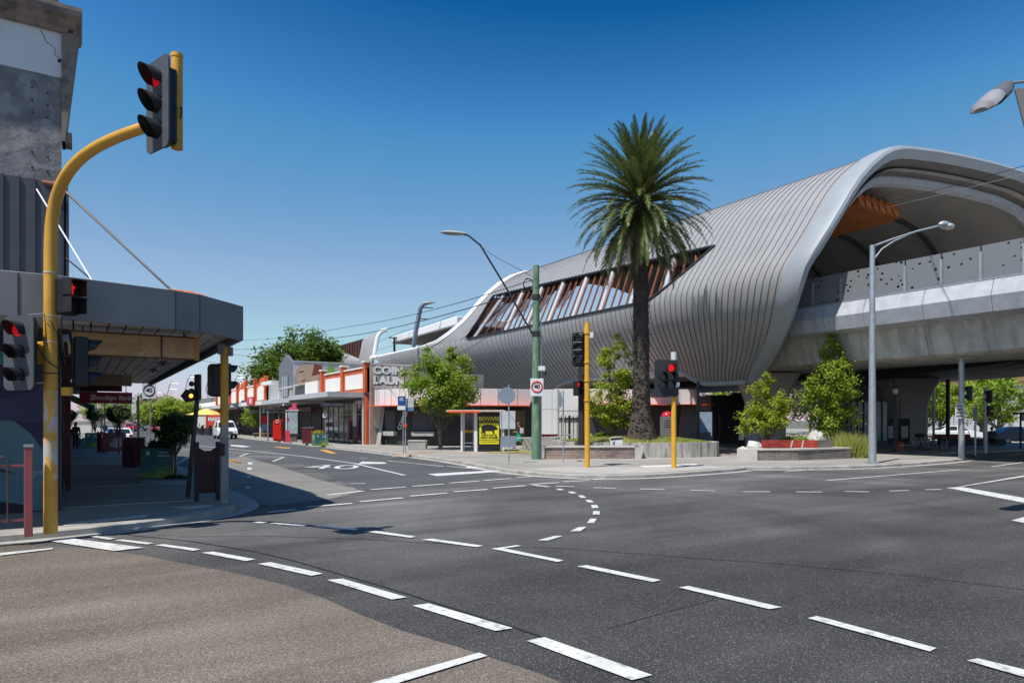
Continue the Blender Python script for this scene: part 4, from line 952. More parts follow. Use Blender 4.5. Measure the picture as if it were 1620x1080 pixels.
def ex1(t, w, h, th):
    MB().box((w*.2, -th/2-.006, 0), (.03, .02, h)).build('board_joint', mDark, t)
    MB().box((w*.48, -th/2-.008, 0), (.09, .03, h+.03)).build('end_trim', M('raw_timber', (.5, .24, .08), .7), t)
    text('inawood', h*.62, M('ghost_letters', (.4, .29, .175), .9), t, (-w*.16, -th/2-.003, -.01), bold=.03, depth=.001)
    MB().poly([(.02, -th/2-.02, -.2), (.22, -th/2-.02, -.05), (.12, -th/2-.02, -.19)]).build('torn_sheet', mConcL, t)
    m = MB(); m.box((0, -th/2-.005, h/2), (w, .02, .03)); m.box((0, -th/2-.005, -h/2), (w, .02, .03)); m.build('frame', M('rust_frame', (.12, .05, .03), .8), t)
hanging('large faded tan board with ghost lettering hung under the canopy front', -.28, 2.1, 15.85, 3.27, 3.73, mFaded, extra=ex1)
def ex2(t, w, h, th):
    MB().poly([(-.75, -th/2-.01, -.12), (-.68, -th/2-.01, .12), (-.58, -th/2-.01, .08), (-.66, -th/2-.01, -.12)]).build('red_mark', mOrange, t)
    MB().box((w*.36, -th/2-.005, 0), (.02, .01, h)).build('board_joint', mConcL, t)
hanging('smaller brown board hung deeper under the canopy, with a red tick', -.1, 1.62, 26.2+4, 3.3, 3.74, M('brown_board', (.34, .25, .17), .8, var=.2), extra=ex2)
mBendi = M('bank_maroon', (.3, .02, .07), .4, var=.06)
def ex3(t, w, h, th):
    m = MB(); m.box((-w*.27, -th/2-.01, 0), (.09, .012, .3)); m.box((-w*.23, -th/2-.01, .1), (.1, .012, .08)); m.box((-w*.235, -th/2-.01, -.05), (.09, .012, .08)); m.build('emblem', mSign, t)
    text('Bendigo Bank', h*.56, mSign, t, (w*.13, -th/2-.008, 0), bold=.025)
hanging('maroon bank sign with white lettering hung above the shaded footpath', -.12, 2.08, 38.4, 2.8, 3.34, mBendi, extra=ex3)
def ex4(t, w, h, th): MB().box((0, -th/2-.006, 0), (w*.7, .008, h*.3)).build('panel_strip', M('strip_dull', (.12, .02, .04), .6), t)
hanging('dark maroon box sign hung behind and above the lettered bank sign', -.1, 1.7, 39.6, 3.42, 3.72, M('deep_maroon', (.06, .012, .02), .6), extra=ex4)
# shops further along the left side
def left_shop(label, y0, y1, h, mat, aw, awz, x1=-1.1, slope=False, ad=1.75):
    t = thing('street_shop', label, 'shop', (x1, y0, K)); d = y1-y0
    MB().box((-6, d/2, h/2), (12, d-.03, h)).build('wall', mat, t)
    MB().box((.03, d/2, 1.3), (.06, d-1, 2.2)).build('shop_window', mGlassD, t)
    if slope: MB().prism([(0, awz+.9), (ad, awz), (ad, awz-.35), (ad-.1, awz-.35), (ad-.1, awz-.05), (0, awz+.8)], .05, d-.05, 'xz').build('awning', aw, t)
    else: MB().prism([(0, awz+.1), (0, awz+.5), (ad, awz+.5), (ad, awz), (ad-.1, awz), (ad-.1, awz+.1)], .05, d-.05, 'xz').build('awning', aw, t)
    return t
left_shop('low dark shop beyond the corner building with a flat grey awning', 40.05, 47, 5, mCladD, mGrey, 3.25, slope=False)
left_shop('shop with a sloping green awning over the shaded footpath', 47.05, 62, 5.2, M('cream_wall', (.4, .36, .3), .8), M('green_awning', (.06, .3, .13), .7), 2.75, slope=True)
left_shop('distant pale shop with a beige awning at the far left end of the street', 62.05, 82, 5.4, M('beige_wall', (.42, .36, .28), .8), M('beige_awning', (.4, .33, .24), .7), 3., slope=True)
# fence
def fence():
    Yc = dep(848); b = D(45, Yc); t = thing('pedestrian_fence', 'red-brown pedestrian fence with looped bars at the kerb by the mural', 'fence', (*b, K), R(2))
    s = Yc/F
    MB().box((0, 0, .72), (.115, .1, 1.44)).build('post', M('fence_red', (.32, .085, .09), .45), t, bevel=.01)
    MB().box((0, 0, 1.455), (.13, .115, .04)).build('post_cap', mGalv, t)
    MB().box((-2.2, 0, 1.14), (4.3, .04, .035)).build('top_rail', M('fence_red', (.32, .085, .09), .45), t)
    MB().box((-2.2, 0, .27), (4.3, .04, .035)).build('bottom_rail', M('fence_red', (.32, .085, .09), .45), t)
    for k in range(7):
        x = -.2-.28*k-.14
        pts = [(x-.07, -.03, .24)]+[(x-.07*math.cos(PI*i/8), -.03, 1.22+.07*math.sin(PI*i/8)) for i in range(9)]+[(x+.07, -.03, .24)]
        MB().tube(pts, .012, 6).build('loop_bar', M('bar_steel', (.13, .075, .075), .4, metal=.4), t, smooth=True)
    MB().box((-4.35, 0, .72), (.115, .1, 1.44)).build('post', M('fence_red', (.32, .085, .09), .45), t, bevel=.01)
fence()
# planters, bins, hoardings on the shaded footpath
mPlG = mixmat('planter_wrap', (.04, .17, .15), (.3, .4, .07), .9, .45, .6, .5, (.8, .8, 1.6))
def planter(loc, rz, label, w=.95, h=.98, d=.9, group='printed green planter boxes', words=True):
    t = thing('planter_box', label, 'planter', loc, rz, group)
    MB().prism([(-w/2, -d/2), (w/2, -d/2), (w/2, d/2), (-w/2, d/2)], 0, h).build('box', mPlG, t, bevel=.015)
    MB().box((0, 0, h-.02), (w-.1, d-.1, .05)).build('soil', M('soil', (.04, .03, .02), .9), t)
    if words:
        m = MB(); [m.box((.2, -d/2-.005, h*z), (wd, .008, .018)) for z, wd in ((.86, .3), (.82, .24), (.75, .38), (.71, .34))]; m.build('fine_print', mSign, t)
        MB().box((-.26, -d/2-.006, h*.82), (.1, .01, .12)).build('logo', mSign, t)
    return t
# ================= TREES AND PLANTS
mBark = M('bark', (.13, .105, .085), .9, var=.3, scale=6, bump=.5, bscale=18)
lfMid = leafmat('leaf_mid_green', [(.1, .17, .014), (.19, .28, .024), (.27, .36, .035), (.14, .22, .02)])
lfYel = leafmat('leaf_yellow_green', [(.15, .23, .018), (.24, .33, .028), (.3, .38, .035), (.34, .27, .04), (.18, .28, .022)])
lfLime = leafmat('leaf_lime', [(.12, .2, .018), (.23, .32, .03), (.32, .38, .045), (.15, .25, .022), (.26, .27, .04)])
lfDark = leafmat('leaf_dark', [(.03, .055, .018), (.055, .09, .026), (.08, .12, .035)], .2)
lfBig = leafmat('leaf_deep_green', [(.05, .095, .013), (.085, .15, .02), (.13, .2, .03), (.065, .12, .016)])
lfGum = leafmat('leaf_grey_green', [(.07, .09, .04), (.12, .14, .06), (.15, .15, .08)])
lfGrass = leafmat('grass_blade', [(.22, .28, .05), (.34, .35, .1), (.42, .38, .14), (.26, .34, .05)])
def leaf_crown(m, rng, clumps, n, size, spread, droop=.2):
    for c, cr in clumps:
        for _ in range(n):
            d = Vector((rng.gauss(0, 1), rng.gauss(0, 1), rng.gauss(0, .85)))*cr*spread
            p = Vector(c)+d
            nrm = (d.normalized()*.5+Vector((rng.uniform(-1, 1), rng.uniform(-1, 1), rng.uniform(.2, 1.5)))).normalized()
            a = nrm.cross(Vector((rng.uniform(-1, 1), rng.uniform(-1, 1), rng.uniform(-1, 1)))).normalized(); b = nrm.cross(a)
            s = size*rng.uniform(.6, 1.3)
            m.add([p-a*s, p+b*s*.45-nrm*s*.12, p+a*s-nrm*s*droop, p-b*s*.45-nrm*s*.12], [(0, 1, 2, 3)])
def tree(label, loc, h, ell, leaf, nclump, nleaf, size, seed, trunk=.09, cat='tree', group=None, name='street_tree', ct=None, stems=1, clump_r=.45, spread=.42, base=0., tops=()):
    """ell: ellipsoids (x, y, z, rx, ry, rz) of the crown, local"""
    rng = random.Random(seed); t = thing(name, label, cat, loc, 0, group)
    clumps = []; vol = [e[3]*e[4]*e[5] for e in ell]; tv = sum(vol)
    for e, v in zip(ell, vol):
        for _ in range(max(2, int(nclump*v/tv))):
            while True:
                d = Vector((rng.uniform(-1, 1), rng.uniform(-1, 1), rng.uniform(-1, 1)))
                if d.length <= 1 and d.length > rng.random()*.75: break
            clumps.append((Vector((e[0]+d.x*e[3], e[1]+d.y*e[4], e[2]+d.z*e[5])), clump_r*rng.uniform(.55, 1.35)))
    for p, r in tops: clumps.append((Vector(p), r))
    m = MB(); leaf_crown(m, rng, clumps, nleaf, size, spread)
    zc = min(e[2]-e[5] for e in ell); ztop = max(e[2]+e[5]*.6 for e in ell)
    tr = MB(); tops_ = []
    for s in range(stems):
        a = rng.uniform(0, 2*PI); q = .25*(stems > 1)
        pts = [(q*.3*math.cos(a), q*.3*math.sin(a), -.05)]
        for k in range(1, 6):
            f = k/5; pts.append((ell[0][0]*f+q*math.cos(a)*f*2+rng.uniform(-.04, .04)*h*.3, ell[0][1]*f+q*math.sin(a)*f*2+rng.uniform(-.04, .04)*h*.3, ztop*f*.92))
        tr.tube(pts, [trunk*(1.25-.2*k if k < 2 else 1-.17*k) for k in range(6)], 8); tops_.append(pts)
    for c, r in clumps[::max(1, len(clumps)//26)]:
        pts = rng.choice(tops_); k = min(4, max(1, int((c.z/ztop)*3.2))); a = Vector(pts[k]); 
        mid_ = a.lerp(c, .5)+Vector((0, 0, -.06*h*.3))
        tr.tube([a, mid_, c], [trunk*.42, trunk*.28, trunk*.1], 5, False)
    tr.build('trunk', mBark, t, smooth=True); m.build('crown', leaf, t, fix=False)
    return t
def at(px, py, z=K): return (*G(px, py, z), z)
# left kerb planters with clipped topiary trees
planter((*D(252, 22.4), K), R(-14), 'green and teal planter box nearest the crossing on the shaded footpath')
def topiary(label, loc, h, r, seed, leaf=lfDark, n=70, nl=70, sq=.85, size=.06, group='clipped street trees'):
    return tree(label, loc, h, [(0, 0, h-r*sq, r, r, r*sq)], leaf, n, nl, size, seed, .04, 'tree', group, 'topiary_tree', clump_r=r*.32, spread=.5)
topiary('round clipped dark tree rising beside the nearest green planter', (*D(277, 22.0), K), 2.05, .54, 3, n=80, nl=70)
def ground_shrub(label, loc, r, h, leaf, seed, n=40, nl=60, size=.06, name='shrub', cat='shrub', group=None):
    rng = random.Random(seed); t = thing(name, label, cat, loc, 0, group); m = MB(); cl = []
    for _ in range(n):
        a = rng.uniform(0, 2*PI); q = math.sqrt(rng.random()); cl.append((Vector((r*q*math.cos(a), r*q*math.sin(a)*.8, h*(.35+.55*rng.random()*(1-.5*q)))), h*.35))
    leaf_crown(m, rng, cl, nl, size, .5); m.build('foliage', leaf, t, fix=False)
    s = MB()
    for c, _ in cl[::3]: s.tube([(c.x*.4, c.y*.4, 0), tuple(c)], [.015, .006], 4)
    s.build('stem', mBark, t); return t
ground_shrub('dark low shrub filling the nearest green planter box', (*D(252, 22.4), K+.92), .42, .32, lfDark, 5, 30, 50, .05)
ground_shrub('patch of dark leaves fallen around the clipped tree base', (*D(283, 21.8), K), .4, .12, lfDark, 6, 16, 30, .05)
def maroon_bin(label, loc, rz, w=.78, h=1.16, holes=True, group='maroon litter bins'):
    t = thing('litter_bin', label, 'bin', loc, rz, group)
    MB().box((0, 0, h/2), (w, w*.85, h-.08)).build('body', mMaroon, t, bevel=.03)
    MB().box((0, 0, h), (w+.05, w*.85+.05, .05)).build('lid', M('bin_lid', (.22, .21, .22), .5), t, bevel=.01)
    if holes:
        m = MB()
        for i in range(7):
            for k in range(9): m.box((-.3*w/.78+.1*i*w/.78, -w*.425-.002, .18+.1*k), (.045, .012, .045))
        m.build('perforation', mBlack, t)
    return t
maroon_bin('maroon perforated bin standing on the shaded left footpath', (*D(212, 27.3), K), R(-8))
def panel_stand():
    b = D(328, 15.9); t = thing('slatted_panel', 'dark maroon slatted panel between two posts at the shaded kerb corner', 'panel', (*b, K), FACE+R(35))
    for s in (-1, 1): MB().box((s*.23, 0, .68), (.09, .09, 1.36)).build('post', M('post_maroon', (.035, .012, .016), .5), t, bevel=.008)
    m = MB()
    for k in range(9): m.box((-.17+.0425*k, 0, .66), (.036, .03, .98))
    m.build('slat', M('slat_maroon', (.045, .013, .018), .5), t)
    pts = [(-.19+.38*k/8, 1.17+.05*math.cos(PI*k/8*2)) for k in range(9)]
    MB().prism([(-.19, 1.0)]+pts+[(.19, 1.0)], -.02, .02, 'xz').build('arched_top', M('slat_maroon', (.045, .013, .018), .5), t)
panel_stand()
def hoarding():
    b = D(174, 38.5); t = thing('red_hoarding', 'red street hoarding with white capped posts and a pale animal picture', 'hoarding', (*b, K), R(6))
    mR = M('dull_red', (.3, .03, .03), .6)
    MB().box((.25, 0, .62), (1.1, .05, 1.05)).build('picture_panel', M('panel_maroon_grey', (.17, .06, .06), .6, var=.4, scale=3), t)
    for x, y in ((-.32, -.02), (-.52, .5), (-.32, .9)):
        MB().box((x, y, .62), (.1, .1, 1.2)).build('post', mR, t); 
    MB().box((-.43, .4, .62), (.04, 1, 1.05)).build('side_panel', mR, t)
    m = MB(); m.ball((.35, -.03, .55), .3, 14, 8, (1, .06, .9)); m.ball((.1, -.03, .48), .14, 10, 6, (1, .08, .8)); m.ball((.55, -.03, .72), .14, 10, 6, (1, .08, 1))
    m.build('animal_picture', M('pale_pink_print', (.42, .33, .32), .7, var=.3, scale=7), t)
    m = MB()
    for k in range(6): m.box((-.475, .1, .25+.16*k), (.02, .1, .05))
    m.build('stud', mSign, t)
hoarding()
def bench(label, loc, rz, L=1.6, mat=mDark, slat=mDark, arms=True):
    t = thing('street_bench', label, 'bench', loc, rz)
    m = MB()
    for k in range(4): m.box((0, -.2+.13*k, .45), (L, .1, .035))
    m.build('seat', slat, t)
    m = MB()
    for k in range(3): m.box((0, .28+.02*k, .6+.13*k), (L, .03, .09))
    m.build('backrest', slat, t)
    for s in (-1, 1):
        MB().tube([(s*L*.42, -.22, 0), (s*L*.42, -.2, .44), (s*L*.42, .24, .44), (s*L*.42, .34, .9)], .025, 6).build('leg', mat, t)
        MB().tube([(s*L*.42, .2, 0), (s*L*.42, .24, .44)], .025, 6).build('leg', mat, t)
    return t
bench('dark metal street bench partly hidden behind the nearest planter', (*D(249, 25.2), K), R(95))
bench('dark bench showing its feet just right of the maroon perforated bin', (*D(222, 27.6), K), R(90), 1.4)
planter((*D(147, 47), K), 0, 'second green planter along the shaded footpath past the red hoarding')
planter((*D(114, 66), K), 0, 'farthest green planter on the left footpath below the green awning')
topiary('dark clipped tree beside the red hoarding on the left kerb', (*D(188, 37), K), 2.65, .52, 11)
topiary('dark clipped tree over the second green planter', (*D(150, 50), K), 2.7, .55, 12)
topiary('dark clipped tree at the far planter under the green awning', (*D(110, 62), K), 2.75, .55, 13)
for i, (px, Yc, h, w, lab) in enumerate([(160, 88, 4.9, 1.9, 'bright lime street tree directly below the maroon bank sign'), (186, 94, 5.0, 1.9, 'lime street tree just right of the bank sign, behind the dark clipped tree'), (146, 104, 5.2, 1.9, 'lime street tree at the left, half behind the second planter tree')]):
    tree(lab, (*D(px, Yc), K), h, [(0, 0, h-1.5, w, w, 1.45)], lfLime, 40, 60, .11, 20+i, .08, group='lime trees on the left kerb', clump_r=.55)
for i, (px, Yc, h, w, leaf, lab) in enumerate([(228, 130, 7.4, 4.2, lfGum, 'olive tree at the far end of the street behind the 40 sign'), (248, 140, 7.4, 3.6, leafmat('leaf_autumn', [(.2, .14, .05), (.3, .2, .08), (.17, .17, .05)]), 'tan autumn-coloured tree at the street end'),
        (243, 105, 4.6, 2.6, lfLime, 'lime round tree at the street end, left of the leaning signal'), (258, 108, 5., 2.6, lfLime, 'lime round tree behind the clipped tree top'), (276, 100, 5.2, 2.4, lfLime, 'lime round tree next to the leaning signal at the street end'), (292, 103, 4.9, 2., lfMid, 'green tree directly behind the leaning signal post'),
        (214, 150, 6.5, 4., lfMid, 'hazy green tree at the far left street end behind the bare post')]):
    tree(lab, (*D(px, Yc), K), h, [(0, 0, h*.6, w, w, h*.36)], leaf, 46, 60, .24, 40+i, .14, group='trees at the end of the street', clump_r=1.)
# ---------- plaza trees
def s_at(px0, px1, py0, py1, Yc): return ((px1-px0)/F*Yc, (py1-py0)/F*Yc)
Yc = 43.5; b = D(697, Yc)
tree('leafy green street tree in front of the kiosk, left of the bus shelter', (*b, K), 6.7, [(0, 0, 3.9, 2.3, 2.1, 1.6), (-.9, 0, 4.9, 1.3, 1.3, 1.1), (.9, 0, 4.9, 1.2, 1.2, 1.2), (.7, -.3, 3.2, 1.6, 1.3, .9)], lfMid, 150, 95, .105, 60, .12, group='plaza trees', clump_r=.5,
     tops=[((-.9, 0, 6.3), .35), ((.7, 0, 6.4), .35), ((-.95, 0, 5.9), .4), ((.75, .1, 6.), .4), ((-2.5, 0, 4.8), .4), ((2.6, 0, 3.7), .5), ((2.5, 0, 4.6), .4)])
Yc = 37.5; b = D(972, Yc)
tree('yellow-green plaza tree with browning tips just left of the palm trunk', (*b, .7), 5.9, [(.15, 0, 4.2, 1.05, 1., 1.55), (-.3, 0, 2.3, 1.4, 1.1, 1.2), (.5, 0, 1.8, 1.25, 1.1, 1.1)], lfYel, 115, 85, .085, 61, .07, group='plaza trees', stems=3, clump_r=.38, tops=[((.2, 0, 5.9), .25), ((.6, 0, 5.6), .3), ((-.5, 0, 5.0), .3)])
Yc = 36.5; b = D(1216, Yc)
tree('bushy yellow-green sapling behind the red brick seat wall', (*b, .3), 4.1, [(-.2, 0, 2.6, 1.1, 1., 1.25), (-.5, 0, 1.6, 1.4, 1.1, .75), (.9, 0, 2.1, .8, .9, 1.)], lfYel, 90, 85, .085, 62, .05, group='plaza trees', stems=2, clump_r=.36, tops=[((-.2, 0, 4.1), .22), ((.2, 0, 3.8), .25)])
Yc = 37; b = D(1311, Yc)
tree('tallest bright green plaza tree left of the silver street light', (*b, .3), 6.2, [(0, 0, 3.5, 1.5, 1.3, 1.5), (.2, 0, 5., .85, .8, 1.1), (.22, 0, 5.7, .45, .45, .7), (-.7, 0, 3.9, 1., .9, .9), (.9, 0, 1.9, 1., 1., .8), (1.4, 0, 3.2, .7, .7, .35), (-.3, 0, 1.7, 1.1, 1., .9)], lfLime, 135, 85, .09, 63, .08, group='plaza trees', stems=2, clump_r=.4, tops=[((.25, 0, 6.3), .22), ((.35, 0, 5.9), .3), ((1.9, 0, 3.6), .25), ((1.7, 0, 2.2), .25)])
ground_shrub('low green shrubs at the foot of the yellow-green plaza tree', (*D(945, 38.5), .75), 1.1, .55, lfLime, 70, 30, 60, .08)
ground_shrub('bright shrubs between the saplings behind the brick seat', (*D(1262, 36.8), .35), .9, .95, lfMid, 71, 34, 60, .07)
ground_shrub('dark green shrub mound under the tallest plaza tree', (*D(1318, 36.5), .3), 1.3, .9, lfDark, 72, 34, 60, .08)
ground_shrub('small green tuft beside the white rock', (*D(1192, 34.9), .3), .35, .4, lfLime, 73, 12, 50, .05)
def grasses(label, loc, r, h, seed, n=500, leaf=lfGrass):
    rng = random.Random(seed); t = thing('grass_clump', label, 'grass clump', loc); m = MB()
    for _ in range(n):
        a = rng.uniform(0, 2*PI); q = r*math.sqrt(rng.random()); p = Vector((q*math.cos(a), q*math.sin(a)*.7, 0)); hh = h*rng.uniform(.5, 1.1); l = Vector((rng.uniform(-.35, .35), rng.uniform(-.35, .35), 0))*hh
        w = Vector((.012, -.008, 0)); m.add([p-w, p+w, p+l*.4+Vector((0, 0, hh*.6))+w*.8, p+l+Vector((0, 0, hh)), p+l*.4+Vector((0, 0, hh*.6))-w*.8], [(0, 1, 2, 3, 4)])
    m.build('blades', leaf, t, fix=False); return t
grasses('dry straw-coloured grasses between the seat wall and the silver light', (*D(1352, 34.0), K), .95, 1.15, 80, 900)
grasses('straw grass tufts under the tallest plaza tree', (*D(1338, 35.5), K), .8, 1.3, 81, 500)
# ---------- palm
def palm():
    Yc = 35.9; b = D(1015, Yc); t = thing('date_palm', 'huge date palm with dense drooping crown and rough dark trunk on the raised lawn', 'palm', (*b, .9))
    rng = random.Random(9); tx = D(1012, Yc)[0]-b[0]
    H = Zh(395, Yc)-.9
    m = MB(); n = 20; rows = []; zs = [0, .15, .4, .7, 1.05, 1.5]
    z = 1.5
    while z < H+2.4: z += .16; zs.append(z)
    for i, z in enumerate(zs):
        r = interp([(0, .84), (.3, .77), (.9, .62), (1.5, .5), (3, .43), (7, .4), (H-1, .39), (H, .45), (H+2.4, .7)], z)
        ang = i*.28
        rows.append([((r+rng.uniform(-.035, .035))*math.cos(2*PI*k/n+ang*.1)+tx*z/H, (r+rng.uniform(-.035, .035))*math.sin(2*PI*k/n+ang*.1), z) for k in range(n)])
    m.grid(rows, True)
    for _ in range(700):      # old frond stubs
        z = rng.uniform(.2, H+.8); a = rng.uniform(0, 2*PI); r = interp([(0, .83), (.9, .62), (1.5, .49), (3, .43), (H, .4), (H+1.5, .6)], z)
        c = Vector((r*math.cos(a)+tx*z/H, r*math.sin(a), z)); o = Vector((math.cos(a), math.sin(a), .5))*rng.uniform(.04, .09); s = Vector((-math.sin(a), math.cos(a), 0))*rng.uniform(.05, .1); u = Vector((0, 0, .07))
        m.add([c-s, c+s, c+s*.5+o+u*.3, c-s*.5+o+u*.3, c+u], [(0, 1, 2, 3), (3, 2, 4)])
    m.build('trunk', mixmat('palm_trunk', (.09, .072, .06), (.038, .03, .027), 5, .4, .62, .95, (1, 1, 3.5)), t, fix=False)
    top = Vector((tx*1.02, 0, H+2.75))
    live = leafmat('palm_leaflet', [(.042, .066, .014), (.072, .1, .022), (.12, .14, .036), (.05, .08, .018)], .22, .42)
    dead = leafmat('dry_leaflet', [(.04, .035, .014), (.08, .06, .022), (.055, .05, .018)], .2, .6)
    ml = MB(); md = MB(); mr = MB()
    N = 205; ga = PI*(3-math.sqrt(5))
    for i in range(N):
        f = i/(N-1); az = i*ga+rng.uniform(-.15, .15)
        el = lerp(R(88), R(-52), f**.92)+rng.uniform(-.16, .16)
        L = lerp(3.35, 3.8, min(1, f*2))*rng.uniform(.9, 1.06)*(1 if f < .6 else 1.06)
        bend = lerp(.7, 1.35, f) if f < .6 else lerp(1.35, .8, (f-.6)/.4)
        o = Vector((math.cos(az), math.sin(az), 0)); p = top+o*.25+Vector((0, 0, lerp(.7, -1.1, f))); e = el; pts = [p.copy()]; ns = 11
        for k in range(ns):
            p = p+(o*math.cos(e)+Vector((0, 0, math.sin(e))))*L/ns; pts.append(p.copy()); e -= bend/ns*(.4+1.2*k/ns)
            e = max(e, R(-86))
        sd = o.cross(Vector((0, 0, 1))); tgt = md if f > .93 else ml
        mr.tube(pts[:10], [.05, .04, .036, .032, .028, .024, .02, .017, .014, .01], 4, False)
        for k in range(1, ns):
            for sub in range(5):
                s = sub/5; c = pts[k].lerp(pts[k+1], s); tg = (pts[k+1]-pts[k]).normalized(); q = (k+s)/ns
                ln = .4*math.sin(PI*min(1, .16+q*.86))**.7+.07
                up = sd.cross(tg).normalized()
                for sg in (-1, 1):
                    d = (tg*.85+sd*sg*.6+up*rng.uniform(.05, .5)).normalized()*ln*rng.uniform(.85, 1.1)-Vector((0, 0, ln*.16))
                    w = tg*.03
                    tgt.add([c-w, c+w, c+d*.6+w*.8, c+d, c+d*.6-w*.8], [(0, 1, 2, 3, 4)])
    ml.build('fronds', live, t, fix=False); md.build('dry_fronds', dead, t, fix=False)
    mr.build('frond_stalks', M('frond_stalk', (.16, .17, .06), .6), t, fix=False)
    cm = MB()
    for k in range(5):
        a = 4.2+k*.5; c = top+Vector((math.cos(a)*.9, math.sin(a)*.9, .5+.25*(k % 2)))
        for q in range(30):
            d = Vector((rng.gauss(0, .16), rng.gauss(0, .16), -.1+rng.gauss(0, .18))); cm.tube([tuple(c), tuple(c+d)], .012, 3, False)
    cm.build('fruit_stalks', M('fruit_stalk', (.45, .24, .09), .7), t, fix=False)
palm()
# ---------- big tree and background trees
Yc = 98; b = D(478, Yc)
tree('huge dark green spreading tree rising behind the shop parapets', (*b, 0), 15, [(0, 0, 8.8, 7.4, 6, 4.6), (1.5, 0, 11.6, 4.6, 4, 2.7), (4.6, 0, 9, 4, 4, 3.2), (6.2, 0, 10.2, 3.2, 3.2, 2.6), (1.2, 0, 12.9, 4.2, 3.6, 2.4), (-4.3, 0, 7, 3.6, 3.5, 3.2), (-2.5, 0, 10.3, 3, 3, 2.2)], lfBig, 250, 72, .3, 90, .45, group=None, clump_r=1.25, spread=.5)
for i, (px, Yc, h, w, leaf, lab) in enumerate([(1466, 75, 7.3, 2.8, lfMid, 'green street tree seen between the pier and the black column'), (1488, 78, 7.1, 2.4, lfYel, 'yellowish street tree right behind the black steel column'),
        (1580, 66, 6.6, 2.9, lfMid, 'broad green tree before the pale wall at far right'), (1552, 72, 7.4, 2.4, lfYel, 'yellowing tree behind the thin signal post at far right'), (1556, 100, 12.2, 4., lfGum, 'tall grey-green gum tree above the right-hand wall'),
        (1128, 110, 9, 3.4, lfGum, 'grey-green gum glimpsed below the station underside'), (1165, 100, 9.4, 3.2, lfMid, 'green tree glimpsed past the near pier'), (1238, 92, 8.6, 4.4, lfGum, 'dull grey-green tree beyond the sapling, past the near pier'), (1282, 100, 9.6, 4.8, lfMid, 'green tree beyond the gap between sapling and tallest plaza tree'), (1345, 95, 9.5, 6, lfGum, 'grey-green trees showing behind the plaza under the viaduct')]):
    tree(lab, (*D(px, Yc), 0), h, [(0, 0, h*.62, w, w, h*.34), (w*.3, 0, h*.5, w*.8, w*.8, h*.25)], leaf, 60, 65, .2 if Yc < 90 else .26, 100+i, .16, group='trees beyond the viaduct', clump_r=.85)
# ================= RIGHT HAND SHOPS (frontage x = 18.5, awning edge x = 15.4)
mBrickO = M('painted_orange_brick', (.52, .105, .035), .75, var=.16, scale=2, fine=.12, bscale=22)
mBrickW = brickmat('weathered_brick', (.36, .24, .2), (.26, .2, .18), (.42, .4, .37))
mPanelW = M('panel_cream', (.72, .69, .64), .7, var=.05)
mAwn = M('awning_grey_white', (.46, .47, .49), .55, var=.08)
mShadeW = M('shopfront_dark', (.045, .04, .038), .7, var=.3)
FX = 18.5
def scribble(t, x, y0, z, n, h, mat, seed=1, w=.16):
    """a line of lettering too small to read in the photo, on a face looking along -x"""
    rng = random.Random(seed); m = MB(); y = y0
    for k in range(n):
        l = w*rng.uniform(.6, 1.1); m.box((x, y-l/2, z+rng.uniform(-.1, .1)*h), (.012, l, h*rng.uniform(.6, 1))); y -= l+.06
    m.build('fine_print', mat, t)
def letter_block(t, words, size, x, y, z, mat, sx=1., bold=.03): return text(words, size, mat, t, (x, y, z), 0, bold, sx=sx)
def side_text(words, size, mat, t, loc, bold=.02, sx=1.): return text(words, size, mat, t, loc, -PI/2, bold, sx=sx)
